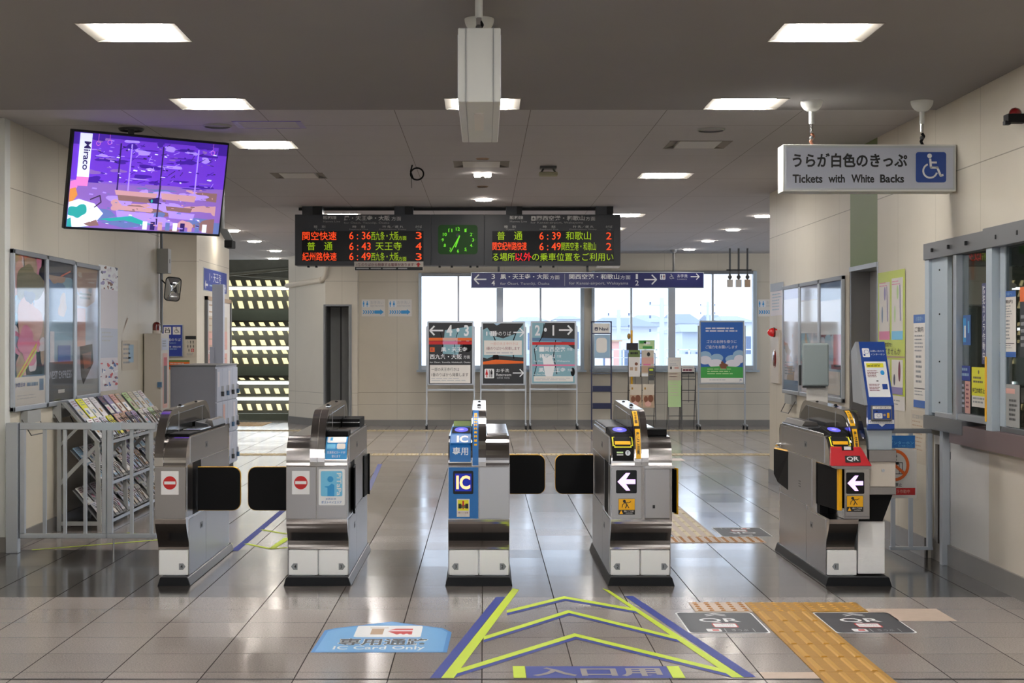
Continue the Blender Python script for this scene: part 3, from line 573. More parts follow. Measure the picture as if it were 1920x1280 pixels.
c0 = P(782, 326, 13.2); b = MB(); pts = [(c0.x+.055*math.cos(a), c0.y, c0.z+.05*math.sin(a)) for a in [k*math.pi/10 for k in range(21)]]; b.tube(pts, .007, 'black'); b.tube([(c0.x-.04, c0.y, CEIL), (c0.x-.055, c0.y, c0.z+.02), (c0.x-.03, c0.y, c0.z-.045)], .006, 'black'); b.tube([(c0.x-.05, c0.y, c0.z-.02), (c0.x-.045, c0.y, c0.z-.12)], .003, 'wire')
single(b, 'cable_coil', 'black cable coil hanging from the far ceiling beside the departure board', 'cable', loc=(c0.x, c0.y, CEIL))
# ------------------------------------------------------------------ ticket gates
YF, YB = 8.97, 10.50; AC, AR = (9.12, .71), .147
def arc_pt(t, dr=0, c=AC, r=AR): t = math.radians(t); return (c[0]-(r+dr)*math.cos(t), c[1]+(r+dr)*math.sin(t))
def arc_strip(mb, x0, x1, t0, t1, m, dr=.0015, c=AC, r=AR, seg=10, rx=None):
    vs = []; fs = []
    for k in range(seg+1):
        y, z = arc_pt(t0+(t1-t0)*k/seg, dr, c, r); vs += [(x0, y, z), (x1, y, z)]
    for k in range(seg): fs.append((2*k, 2*k+1, 2*k+3, 2*k+2))
    return mb.add(vs, fs, m, True)
def arc_face(mb, x0, t0, t1, dr=.008, c=AC, r=AR, step=.0006):
    f = ArcFace(x0, t0, t1, .0065, c, r, mb, step); return f, f.h
scurve = [(9.07-.10*(.5-.5*math.cos(math.pi*k/14)), .20+.185*k/14) for k in range(15)]
def cabinet(parent, x0, x1, side=0, name='cabinet'):
    prof = [(9.08, .05)]+[(9.075, .05), (9.075, .197)]+scurve+[(YF, .386), (YF, .688), (YF+.004, .69), (YF+.004, .693), (YF, .695)]+[arc_pt(90*k/16) for k in range(17)]+[(10.44, .857)]+[(10.44+.06*math.sin(math.radians(15*k)), .797+.06*math.cos(math.radians(15*k))) for k in range(7)]+[(10.50, .05)]
    b = MB(); b.prism(prof, 'X', x0, x1, 'steel'); return b.build(name, parent)
def side_panels(parent, x, d, lower_only=False):
    """stainless cover sheets on the outer side of a gate, d = outward direction"""
    a, c = (x, x+.003*d) if d > 0 else (x-.003, x)
    for (y0, y1, z0, z1) in ((9.10, 10.42, .70, .848), (9.45, 10.45, .405, .694), (9.06, 9.60, .055, .375), (9.605, 10.47, .055, .40), (9.0, 9.16, .395, .694)):
        if lower_only and (y1 == 9.16): continue
        b = MB(); b.box(a, c, y0, y1, z0, z1, 'steel_dull'); b.build('side_cover', parent)
    if not lower_only: b = MB(); b.box(x-.001, x+.001, 9.17, 9.44, .39, .695, 'black'); b.build('flap_recess', parent)
    e = x+.0045*d; g, h = sorted((x+.002*d, e))
    for (y, z) in ((9.62, .775), (9.45, .30)):
        b = MB(); b.box(g, h, y-.035, y+.035, z-.018, z+.018, 'alu_dark'); b.box(*sorted((e, e+.001*d)), y-.02, y+.01, z-.011, z+.005, 'icon_black'); b.build('lock', parent)
def plinth(parent, x0, x1, metal=0):
    b = MB(); b.prism([(x0-.018, 0), (x1+.018, 0), (x1+.004, .045), (x1, .05), (x0, .05), (x0-.004, .045)], 'Y', 8.99, 10.56, 'rubber')
    if metal: 
        x = x1 if metal > 0 else x0
        b.prism([(x+.02*metal, .002), (x+.022*metal, .004), (x+.007*metal, .044), (x+.003*metal, .046)], 'Y', 9.0, 10.55, 'steel_dull')
    b.build('plinth', parent)
FC, FR = (9.28, .69), .31
def fin(parent, x0, x1, seam=True, glassy=(1, 1)):
    prof = [(YF-.004, .69)]+[arc_pt(90*k/20, .004, FC, FR) for k in range(21)]+[(10.30, 1.02)]+[(10.30+.26*math.sin(math.radians(9*k)), .76+.26*math.cos(math.radians(9*k))) for k in range(1, 10)]+[(10.56, .69)]
    b = MB(); b.prism(prof, 'X', x0, x1, 'steel'); f = b.build('sensor_fin', parent)
    inner = [(9.06, .86)]+[arc_pt(15+75*k/10, -.03, FC, FR) for k in range(11)]+[(10.28, .99), (10.45, .93), (10.50, .86)]
    for sd, on in zip((-1, 1), glassy):
        if not on: continue
        x = x0 if sd < 0 else x1; g = MB(); g.prism(inner, 'X', *sorted((x, x+.002*sd)), 'tinted')
        for yy in (9.42, 10.2): g.box(*sorted((x, x+.003*sd)), yy-.004, yy+.004, .86, .985, 'steel_dull')
        g.build('sensor_window', f)
    if seam:
        xm = (x0+x1)/2; g = MB(); arc_strip(g, xm-.0012, xm+.0012, 2, 88, 'steel_dark', .005, FC, FR, 18); g.build('seam', f)
    for k, yy in enumerate((9.62, 10.15)):
        xm = (x0+x1)/2; g = MB(); g.box(xm-.012, xm+.012, yy-.05, yy+.05, 1.0, 1.012, 'white' if k else 'chrome'); g.ball((xm, yy-.02, 1.012), .012, 'black', 12, 5, 0, 1); g.build('indicator_lamp', f)
    return f
def kick(parent, x0, x1, num=None, nx=None, d=1):
    b = MB(); b.box(x0+.004, x1-.003, 9.055, 9.075, .052, .197, 'kick_white'); k = b.build('kick_plate', parent, .004)
    b = MB(); b.box(x0+.02, x1-.02, 9.06, 9.075, .044, .052, 'alu'); b.build('bracket', parent)
    if num:
        f = Face((0, 9.0545, 0), (1, 0, 0), (0, 0, -1)); w_ = .03; y = -.121
        pts = [(nx-w_/2, y), (nx+w_/2-.006, y), (nx+w_/2+.008, y+.0185), (nx+w_/2-.006, y+.037), (nx-w_/2, y+.037)]
        if d < 0: pts = [(2*nx-a, b_) for a, b_ in pts][::-1]
        f.poly(pts, 'grey_tag', 1); f.text(num, nx-.006-(.001 if d > 0 else -.001), y+.008, None, .021, 'icon_black', 3, .01); f.out('number_tag', k)
def flap(parent, xh, xt, y, z0=.402, z1=.662):
    """one closing flap: black pad with a yellow rim; xh hinge side, xt free end"""
    x0, x1 = min(xh, xt), max(xh, xt); r = .045; b = MB()
    def rr(x0, x1, z0, z1, r, hinge_left):
        pts = []
        for cx, cz, a, rnd in ((x1-r, z0+r, -90, hinge_left), (x1-r, z1-r, 0, hinge_left), (x0+r, z1-r, 90, not hinge_left), (x0+r, z0+r, 180, not hinge_left)):
            if rnd:
                for k in range(6): t = math.radians(a+18*k); pts.append((cx+r*math.cos(t), cz+r*math.sin(t)))
            else: pts.append((x0 if cx < (x0+x1)/2 else x1, z0 if cz < (z0+z1)/2 else z1))
        return pts
    hl = xt > xh
    b.prism(rr(x0 if hl else x0+.003, x1-.003 if hl else x1, z0+.003, z1-.003, r, hl), 'Y', y-.018, y+.018, 'black'); o = b.build('flap_door', parent)
    b = MB(); b.prism(rr(x0, x1, z0, z1, r+.003, hl), 'Y', y-.011, y+.011, 'yellow'); b.build('edge_trim', o); return o
def folded_flap(parent, x, d, y0, y1, z0=.402, z1=.662, out=.045, rim='yellow'):
    """flap folded nearly flat to the gate side, its free yellow end standing out a little"""
    b = MB(); b.prism([(x, y0), (x+d*.012, y0), (x+d*out, y1-.02), (x+d*out*.75, y1)], 'Z', z0, z1, 'black'); o = b.build('flap_door', parent, .008)
    b = MB(); b.prism([(x+d*out*.75, y1), (x+d*(out+.004), y1-.022), (x+d*(out+.012), y1-.018), (x+d*out*.8, y1+.012)], 'Z', z0-.005, z1+.005, rim); b.prism([(x, y0), (x+d*.014, y0), (x+d*(out+.003), y1-.02), (x+d*out*.75, y1)], 'Z', z1, z1+.006, rim); b.build('edge_trim', o, .004); return o
def gate_face(mb=None): return PF(YF-.003, mb)   # photo-pixel units on the front panel plane
def ic_reader(parent, x0, x1, col='black', rim=None):
    b = MB(); b.prism([(9.02, .80), (9.0, .82), (9.06, .868), (9.36, .897), (9.44, .857)] if rim else [(9.07, .847), (9.062, .849), (9.08, .868), (9.36, .897), (9.44, .857)], 'X', x0, x1, col)
    if rim: b.prism([(9.44, .857), (9.36, .9), (9.5, .925), (9.56, .857)], 'X', x0+.01, x1, 'green_panel')
    o = b.build('card_reader', parent, .004)
    a = (9.08, .8705); c = (9.35, .8965); h = math.hypot(c[0]-a[0], c[1]-a[1])
    f = Face((x0, c[0], c[1]), (1, 0, 0), (0, -(c[0]-a[0])/h, -(c[1]-a[1])/h), .001); w_ = x1-x0
    f.rrect(.006, .02, w_-.012, h-.04, .015, 'black', 1); f.ell(w_/2, h*.46, w_*.33, h*.33, 'reader_glow', 2); f.ell(w_/2, h*.46, w_*.13, h*.12, 'reader_core', 3); f.out('glowing_pad', o)
    return o
def ticket_slot(parent, x0, x1, text=True):
    b = MB(); arc_strip(b, x0, x1, 4, 78, 'black', .004)
    o = b.build('ticket_slot', parent)
    b = MB(); f, h = arc_face(b, x0, 34, 72, .013); w_ = x1-x0
    f.rrect(0.002, 0, w_-.004, h, .010, 'yellow_bright', 0); f.rrect(.009, .007, w_-.018, h-.014, .008, 'black', 1); f.rect(.016, h*.55, w_-.032, h*.25, 'yellow', 2); f.out('slot_frame', o)
    b = MB(); f, h = arc_face(b, x0, 6, 34, .010)
    if text: f.ell(w_*.72, h*.45, .015, .015, 'alu', 1); f.text('T', w_*.72-.008, h*.45-.008, .016, .016, 'black', 2, .02); f.rect(w_*.2, h*.35, w_*.3, h*.12, 'leaf_green', 1); f.rect(w_*.2, h*.55, w_*.3, h*.1, 'text_grey', 1); f.out('slot_print', o)
    return o
def warn_strip(parent, x0, x1, t0, t1, words):
    b = MB(); arc_strip(b, x0, x1, t0, t1, 'yellow', .0055, FC, FR); tm = (t0+t1)/2
    f, h = arc_face(b, x0, t0, t1, .012, FC, FR); f.text(words, (x1-x0)*.2, h*.12, (x1-x0)*.6, h*.76, 'icon_black', 1, .02, True); return b.build('warning_sticker', parent)
def arrow_display(parent, x, y, w_, h_):
    f = gate_face(); f.step = .001
    f.rrect(x, y, w_, h_, 2.5, 'screen_black', 1)
    cx, cy = x+w_/2, y+h_/2; a = w_*.43
    f.poly([(cx-a, cy), (cx-a*.05, cy-a*.98), (cx+a*.42, cy-a*.98), (cx-a*.05, cy-a*.26), (cx+a, cy-a*.26), (cx+a, cy+a*.26), (cx-a*.05, cy+a*.26), (cx+a*.42, cy+a*.98), (cx-a*.05, cy+a*.98)], 'led_violet', 2)
    f.out('arrow_display', parent)
def stop_sticker(parent, x, y, w_, h_):
    f = gate_face(); f.rrect(x, y, w_, h_, .8, 'white', 1); f.ell(x+w_/2, y+h_/2, w_*.38, w_*.38, 'red', 2, 32); f.rect(x+w_*.18, y+h_/2-w_*.085, w_*.64, w_*.17, 'white', 3); f.out('no_entry_sticker', parent)
def caution_sticker(parent, x, y, w_, h_):
    f = gate_face(); f.rect(x, y, w_, h_, 'icon_black', 1); f.rect(x+.5, y+.5, w_-1, h_*.68, 'yellow', 2)
    f.ell(x+w_*.36, y+h_*.16, w_*.09, w_*.09, 'icon_black', 3); f.path([(x+w_*.38, y+h_*.2), (x+w_*.52, y+h_*.38), (x+w_*.42, y+h_*.6)], 1.7, 'icon_black', 3.2); f.path([(x+w_*.38, y+h_*.24), (x+w_*.62, y+h_*.26), (x+w_*.76, y+h_*.18)], 1.2, 'icon_black', 3.5)
    f.path([(x+w_*.4, y+h_*.25), (x+w_*.26, y+h_*.36), (x+w_*.22, y+h_*.56)], 1.2, 'icon_black', 3.8); f.line(x+w_*.5, y+h_*.36, x+w_*.64, y+h_*.58, 1.2, 'icon_black', 4.1)
    f.poly([(x+w_*.17, y+h_*.72), (x+w_*.28, y+h_*.95), (x+w_*.06, y+h_*.95)], 'yellow', 3); f.text('扉にご注意', x+w_*.34, y+h_*.73, w_*.58, h_*.11, 'white', 3); f.text('CAUTION', x+w_*.44, y+h_*.88, w_*.4, h_*.06, 'white', 3); f.out('caution_sticker', parent)
def GX(x, D=YF): return (x-CX)*D/F
def front_panel(parent, x0, x1, m='steel_dull'):
    b = MB(); b.box(x0+.002, x1-.002, YF-.003, YF, .39, .684, m); return b.build('front_panel', parent, .001)

# gate for lane 4 alone (beside the fence)
g = thing('ticket_gate', 'narrow steel ticket gate beside the metal fence, no-entry sticker above tag 4', 'ticket gate', (GX(320), 9.7, 0), 'automatic ticket gates')
x0, xf, x1 = GX(290), GX(306), GX(348.5)
plinth(g, x0+.03, x1, 1); cabinet(g, x0, x1); side_panels(g, x1, 1); fin(g, x0-.002, xf, False, (0, 1)); kick(g, x0+.002, x1, '4', GX(340.5, 9.055), 1); front_panel(g, x0, x1); stop_sticker(g, 302, 883, 33, 44); flap(g, x1+.01, x1+.265, 9.30)
b = MB(); b.box(xf+.006, x1-.008, 9.14, 10.4, .857, .865, 'black'); b.prism([(xf+.01, .865), (x1-.03, .865), (x1-.04, .885), (xf+.01, .90)], 'Y', 9.9, 10.35, 'charcoal'); b.prism([(xf+.04, .865), (x1-.01, .865), (x1-.02, .905), (x1-.05, .91)], 'Y', 9.95, 10.4, 'steel_dark'); b.box(xf+.01, x1-.01, 9.5, 9.85, .865, .873, 'chrome'); b.build('transport_tray', g, .003)
b = MB(); b.box(xf+.006, x1-.006, 9.10, 9.3, .857, .87, 'black'); b.build('ticket_outlet', g, .003)
# gate between lanes 4 and 3
g = thing('ticket_gate', 'steel ticket gate with no-entry sticker and light blue PiTaPa sticker, tags 4 and 3', 'ticket gate', (GX(595), 9.7, 0), 'automatic ticket gates')
x0, xa, xb, x1 = GX(536.5), GX(581), GX(608.5), GX(651)
plinth(g, x0, x1, 1); cabinet(g, x0, xa); cabinet(g, xa, x1); side_panels(g, x1, 1); side_panels(g, x0, -1); fin(g, xa, xb)
xm = GX(593.5); kick(g, x0, xm, '4', GX(553, 9.055), -1); kick(g, xm, x1, '3', GX(640, 9.055), 1); front_panel(g, x0, xm); front_panel(g, xm, x1); stop_sticker(g, 547.5, 882.5, 33, 44)
f = gate_face(); f.rrect(597.5, 879, 49, 68, 2.5, 'white', 1); f.rrect(601.5, 883, 40.5, 47, 2.5, 'sky_sticker', 2); f.ell(619.5, 898, 5.6, 5.6, 'sky_deep', 3); f.poly([(614, 930), (614, 914), (609, 913), (609, 911.5), (616, 911), (622, 906), (627, 909), (627, 930)], 'sky_deep', 3)
f.U, f.V = f.U, f.V
sv = f.U, f.V, f.O
f2 = Face(f.p(640, 886.5), (0, 0, -YF/F), (-YF/F, 0, 0), .0006, f.mb); f2.N = Vector((0, -1, 0)); f2.text('PiTaPa', 0, 0, 42, 8.6, 'white', 4, .012)
f.text('JR西日本', 610.5, 933, 20, 4.4, 'blue', 3); f.text('ポストペイエリア', 602.5, 938.8, 38, 5, 'blue', 3, .01); f.out('card_sticker', g)
b = MB(); arc_strip(b, GX(609.5), GX(650), 8, 72, 'sky_deep', .003); f, h = arc_face(b, GX(611), 10, 70, .012); w_ = GX(649)-GX(611)
f.rrect(.004, .004, w_-.008, h*.36, .004, 'white', 1); f.rect(.02, .012, .014, h*.2, 'sky_deep', 2); f.rect(.004, h*.45, w_*.42, h*.2, 'sky_sticker', 1); f.rrect(w_*.52, h*.42, w_*.42, h*.24, .004, 'paper', 1); f.text('交通系ICカードが', .006, h*.74, w_-.012, h*.1, 'white', 1); f.text('使えます', w_*.28, h*.88, w_*.44, h*.1, 'white', 1); f.out('card_sticker', g)
flap(g, x0-.01, x0-.268, 9.30); folded_flap(g, x1, 1, 9.42, 9.18, out=.02, rim='rubber'); folded_flap(g, x1, 1, 10.1, 10.35, out=.02, rim='rubber')
b = MB(); b.box(xb+.004, x1-.006, 9.09, 9.28, .857, .885, 'black'); b.box(xb+.004, x1-.006, 9.3, 10.0, .857, .862, 'steel_dark'); b.box(xb+.004, x1-.012, 10.02, 10.42, .857, .91, 'black'); b.box(xb+.006, x1-.014, 10.01, 10.02, .885, .892, 'chrome'); b.build('transport_tray', g, .003)
# blue IC gate between lanes 3 and 2
g = thing('ticket_gate', 'steel and blue ticket gate with IC screen, tags 3 and 2', 'ticket gate', (GX(898), 9.7, 0), 'automatic ticket gates')
x0, xa, xb, x1 = GX(840.5), GX(884.5), GX(911), GX(955)
plinth(g, x0, x1); cabinet(g, x0, xa); cabinet(g, xa, x1); side_panels(g, x1, 1); side_panels(g, x0, -1); fin(g, xa, xb, False)
xm = GX(897.5); kick(g, x0, xm, '3', GX(854.5, 9.055), -1); kick(g, xm, x1, '2', GX(942, 9.055), 1); front_panel(g, x0, xm, 'blue'); front_panel(g, xm, x1)
f = gate_face(); f.step = .001; f.rrect(849.5, 882.5, 38, 43.5, 2.5, 'screen_black', 1); f.rect(853, 887.5, 31, 33, 'screen_navy', 2); f.text('IC', 855.5, 891, 26, 26, 'led_amber', 3, .035); f.out('ic_display', g)
f = gate_face(); f.rect(856.5, 935, 24, 33.5, 'paper', 1); f.rect(858.3, 937, 20.4, 20, 'yellow_bright', 2); f.rect(859.5, 944, 5.5, 9, 'icon_black', 3); f.rect(872.5, 944, 5.5, 9, 'icon_black', 3); f.rect(864, 946, 9, 6, 'olive', 2.5); f.rect(867, 938.5, 3, 10, 'red', 4); f.ell(868.5, 953, 1.3, 1.3, 'red', 4); f.text('扉にご注意', 859, 959, 19, 3.4, 'magenta_d', 3); f.text('CAUTION', 862, 964, 12, 2, 'text_grey', 3); f.out('caution_sticker', g)
b = MB(); arc_strip(b, x0+.008, xa-.006, 2, 78, 'blue', .005); f, h = arc_face(b, x0+.008, 2, 46, .014); w_ = xa-x0-.014; f.text('専用', w_*.14, h*.25, w_*.74, h*.42, 'white', 1, .01)
b.build('blue_cover', g)
o = ic_reader(g, x0+.012, xa-.003, 'blue', True)
u = Vector((0, -.06, -.048)).normalized(); f = Face((x0+.012, 9.06, .868), (1, 0, 0), u, .001); f.text('IC', .036, .012, .066, .058, 'white', 1, .04); f.out('white_lettering', o)
b = MB(); arc_strip(b, GX(886), GX(897), 1, 80, 'blue', .0055, FC, FR, 16); b.build('blue_strip', g); warn_strip(g, GX(889), GX(894.5), 22, 70, 'カードをタッチ')
b = MB(); b.prism([(9.16, .857), (9.18, .868), (9.9, .885), (9.95, .857)], 'X', xb+.006, x1-.01, 'chrome'); b.build('top_cover', g, .003)
flap(g, x1+.01, x1+.258, 10.31)
# gate between lanes 2 and 1
g = thing('ticket_gate', 'steel ticket gate with violet arrow screen, black slot panel, tags 2 and 1', 'ticket gate', (GX(1203), 9.7, 0), 'automatic ticket gates')
x0, xa, xb, x1 = GX(1146), GX(1190), GX(1216), GX(1260)
plinth(g, x0, x1); cabinet(g, x0, xa); cabinet(g, xa, x1); side_panels(g, x1, 1); side_panels(g, x0, -1); fin(g, xa, xb)
xm = GX(1203); kick(g, x0, xm, '2', GX(1157.5, 9.055), -1); kick(g, xm, x1, '1', GX(1245, 9.055), 1); front_panel(g, x0, xm)
b = MB(); b.box(GX(1209), x1-.016, YF-.02, YF, .395, .675, 'steel_dull'); b.box(GX(1208), x1+.012, YF-.03, YF, .68, .694, 'chrome'); b.box(GX(1209), x1-.016, YF-.014, YF, .386, .394, 'steel_dark'); b.box(GX(1223), GX(1227.5), YF-.021, YF-.02, H-(952-CY)*YF/F, H-(946-CY)*YF/F, 'icon_black'); b.build('service_cover', g, .002)
arrow_display(g, 1155, 881, 39, 43.5); caution_sticker(g, 1159.5, 934.5, 31, 30)
ic_reader(g, x0+.008, xa-.002); ticket_slot(g, x0+.008, xa-.004)
warn_strip(g, GX(1191.5), GX(1201), 46, 76, 'タッチ部'); warn_strip(g, GX(1192.5), GX(1202), 8, 42, '扉にご注意')
flap(g, x0-.01, x0-.262, 10.31); folded_flap(g, x1, 1, 9.40, 9.14, out=.045)
b = MB(); b.box(xb+.008, x1-.012, 9.12, 9.3, .857, .895, 'black'); b.box(xb+.01, x1-.012, 9.32, 10.4, .857, .868, 'chrome'); b.box(x0+.006, x0+.012, 9.5, 10.4, .857, .88, 'chrome'); b.box(x0+.012, xa-.004, 9.5, 10.42, .857, .888, 'charcoal'); b.build('transport_tray', g, .003)
# wide gate of lane 1 with QR reader
g = thing('ticket_gate', 'steel ticket gate with red QR reader, arrow screen and intercom pillar, tag 1', 'ticket gate', (GX(1600), 9.7, 0), 'automatic ticket gates')
x0, xa, xb = 1.985, GX(1600), GX(1626)
b = MB(); b.prism([(9.08, .05), (9.075, .05), (9.075, .197)]+scurve+[(9.05, .386), (9.34, .386), (9.34, .69), (YF+.004, .69), (YF+.004, .693), (YF, .695)]+[arc_pt(90*k/16) for k in range(17)]+[(10.44, .857)]+[(10.44+.06*math.sin(math.radians(15*k)), .797+.06*math.cos(math.radians(15*k))) for k in range(7)]+[(10.50, .05)], 'X', x0, xa+.03, 'steel'); b.build('cabinet', g)
side_panels(g, x0, -1, lower_only=True); plinth(g, x0, 2.33, 0); fin(g, xa, xb, True, (1, 1)); kick(g, x0, 2.165, '1', GX(1567.5, 9.055), -1)
b = MB(); b.prism([(2.05, 9.36), (2.07, YF), (2.215, YF), (2.215, 9.36)], 'Z', .387, .694, 'steel'); b.box(2.0, 2.05, 9.30, 9.36, .387, .694, 'black'); b.box(2.074, 2.212, YF-.003, YF, .40, .70, 'steel'); b.box(2.02, 2.22, YF-.02, 9.1, .675, .694, 'steel_dull'); b.build('front_housing', g, .002)
arrow_display(g, 1586.5, 885.5, 34, 40); caution_sticker(g, 1587.5, 929, 31, 30)
b = MB(); vs = [(1.985, 8.925, .695), (2.218, 8.925, .695), (2.218, 9.16, .695), (1.985, 9.16, .695), (1.995, 8.975, .80), (2.165, 8.975, .80), (2.175, 9.16, .808), (1.995, 9.16, .808)]
b.add(vs, [(0, 3, 2, 1), (0, 1, 5, 4), (1, 2, 6, 5), (2, 3, 7, 6), (3, 0, 4, 7), (4, 5, 6, 7)], 'qr_red'); o = b.build('qr_reader', g, .004)
d_ = Vector((0, .05, .105)).normalized(); f = Face((2.085, 8.9275, .705), (1, 0, 0), -d_, .001); f.rrect(-.018, -.052, .088, .042, .004, 'icon_black', 1); f.text('QR', -.008, -.046, .068, .03, 'white', 2, .02); f.rect(-.03, -.112, .066, .028, 'screen_black', 1); f.rect(-.018, -.108, .04, .020, 'white', 2); f.out('qr_print', o)
ic_reader(g, x0+.03, xa-.002); ticket_slot(g, x0+.012, xa-.004, False)
warn_strip(g, GX(1601.5), GX(1610.5), 46, 78, 'タッチ部'); warn_strip(g, GX(1603), GX(1612), 16, 42, '扉注意')
b = MB(); b.prism([(1.99, 9.33), (2.02, 9.335), (2.052, 8.99), (2.032, 8.985)], 'Z', .435, .682, 'black'); o = b.build('flap_door', g, .006)
b = MB(); b.prism([(2.030, 8.986), (2.053, 8.992), (2.056, 8.962), (2.034, 8.958)], 'Z', .437, .68, 'yellow'); b.prism([(1.99, 9.33), (2.02, 9.335), (2.053, 8.99), (2.03, 8.985)], 'Z', .682, .688, 'yellow'); b.build('edge_trim', o, .003)
b = MB(); b.add([(1.985, 10.14, .435), (1.985, 10.14, .69), (1.945, 10.48, .69), (1.945, 10.48, .52), (1.96, 10.42, .47), (1.987, 10.19, .435), (1.995, 10.14, .69), (1.96, 10.5, .69)], [(0, 1, 2, 3, 4), (1, 6, 7, 2), (0, 4, 3, 7, 6)], 'black'); o = b.build('flap_door', g)
b = MB(); b.add([(1.984, 10.14, .69), (1.944, 10.48, .69), (1.96, 10.5, .697), (1.997, 10.14, .697)], [(0, 1, 2, 3)], 'yellow'); b.build('edge_trim', o)
b = MB(); b.box(x0+.008, xa-.004, 9.6, 10.42, .857, .875, 'charcoal'); b.box(x0+.004, x0+.010, 9.15, 10.42, .857, .868, 'chrome'); b.prism([(x0+.01, .875), (xa-.02, .875), (xa-.03, .90), (x0+.03, .905)], 'Y', 9.8, 10.38, 'steel_dark'); b.build('transport_tray', g, .003)
b = MB(); b.cyl((x0-.035, 10.45, .72), (x0, 10.45, .72), .012, 'chrome'); b.build('side_knob', g)
b = MB(); f = RF(x0-.0035, b); f.N = Vector((-1, 0, 0))
for i in range(3):
    for j in range(3): f.rect(-9.83+.022*i, -.535+.016*j, .014, .007, 'icon_black', 1)
b.build('speaker_grille', g)
# intercom pillar on the same gate
pl = MB(); pl.box(2.17, 2.325, 9.06, 9.45, .06, .365, 'kick_white'); pl.build('pillar_foot', g, .003)
b = MB(); b.prism([(2.17, .365), (2.31, .365), (2.37, .525), (2.20, .525)], 'Y', 9.05, 9.5, 'black'); b.build('pillar_taper', g)
b = MB(); b.box(2.216, 2.372, 8.985, 9.5, .525, .57, 'steel_dull'); b.box(2.218, 2.37, 8.99, 9.5, .57, .715, 'gate_beige'); b.box(2.214, 2.372, 8.98, 9.5, .715, .782, 'steel_dull'); b.box(2.216, 2.352, 9.0, 9.2, .782, .90, 'alu_blue'); b.cyl((2.296, 8.989, .665), (2.296, 8.98, .665), .009, 'alu'); b.build('pillar_body', g, .003)
b = MB(); P0 = (2.205, 2.357)
b.prism([(8.985, .895), (8.965, .905), (8.975, 1.04), (9.19, 1.405), (9.21, 1.40), (9.01, 1.04), (9.0, .895)], 'X', *P0, 'jr_blue'); b.prism([(9.0, 1.03), (9.02, 1.03), (9.22, 1.40), (9.30, 1.37), (9.30, 1.05)], 'X', 2.20, 2.206, 'clear_plastic'); b.prism([(8.975, 1.04), (9.19, 1.405), (9.30, 1.35), (9.25, 1.05)], 'X', 2.185, 2.205, 'alu'); bd = b.build('intercom_board', g, .002)
u = Vector((0, .215, .365)); L_ = u.length; u.normalize(); f = Face((2.205, 9.19, 1.405), (1, 0, 0), -u, .001); W_ = .152
f.rrect(.012, .045, .042, .06, .006, 'white', 1); f.ring(.036, .07, .014, .014, .002, 'jr_blue', 2); f.rect(.018, .085, .01, .012, 'jr_blue', 2); f.text('お問い合わせ', .06, .058, .082, .012, 'white', 1); f.text('インターホン', .06, .080, .082, .012, 'white', 1)
f.rrect(.014, .135, .126, .235, .004, 'white', 1); f.rect(.024, .147, .10, .028, 'yellow_bright', 2); f.text('ご利用案内', .045, .150, .06, .009, 'icon_black', 3); f.lines(.03, .163, .09, .01, 1, 'icon_black', 3, 3); f.lines(.024, .195, .065, .05, 5, 'magenta_d', 2, 5, .4); f.lines(.024, .285, .065, .05, 5, 'magenta_d', 2, 6, .4); f.ell(.112, .21, .012, .016, 'sky_deep', 2); f.rect(.10, .285, .03, .035, 'jr_blue', 2); f.rect(.07, .262, .012, .006, 'icon_black', 2); f.out('instruction_print', bd)
f = Face((2.205, 8.974, 1.04), (1, 0, 0), (0, -.04, -1), .001)
b = MB(); b.prism([(8.975, .945), (8.945, .955), (8.955, 1.035), (8.985, 1.042)], 'X', 2.222, 2.34, 'alu_dark'); ib = b.build('intercom', g, .006)
f = Face((2.222, 8.9535, 1.035), (1, 0, 0), Vector((0, -.01, -.08)).normalized(), .0015); f.rrect(.006, 0, .106, .016, .003, 'paper', 1); f.text('インターホン', .02, .003, .078, .010, 'icon_black', 2); f.rect(.008, .018, .102, .055, 'jr_blue', 1); f.rrect(.014, .040, .046, .03, .004, 'white', 2); f.ring(.038, .053, .011, .010, .0018, 'jr_blue', 3); f.ell(.072, .05, .007, .007, 'tan', 2); f.rrect(.086, .038, .014, .03, .003, 'yellow', 3); f.rect(.022, .026, .012, .006, 'icon_black', 2); f.out('intercom_face', ib)
f = Face((2.205, 8.9685, .945), (1, 0, 0), Vector((0, -.003, -.04)).normalized(), .001); f.rect(.002, -.012, .148, .024, 'white', 1); f.poly([(.06, .012), (.10, .012), (.08, .028)], 'white', 1); f.text('きっぷをおいてください', .01, -.006, .13, .012, 'jr_blue', 2); f.out('notice_print', bd)
# back of the far-side intercom board on the same gate
b = MB(); b.box(2.118, 2.294, 10.38, 10.41, 1.108, 1.396, 'pad_grey'); rb = b.build('rear_board', g, .012)
b = MB(); b.box(2.10, 2.115, 10.40, 10.42, 1.115, 1.25, 'icon_black'); b.box(2.12, 2.27, 10.375, 10.40, 1.10, 1.112, 'icon_black'); b.build('board_clip', rb)
b = MB(); b.box(2.15, 2.29, 10.40, 10.415, 1.0, 1.11, 'paper'); b.build('board_leg', g)
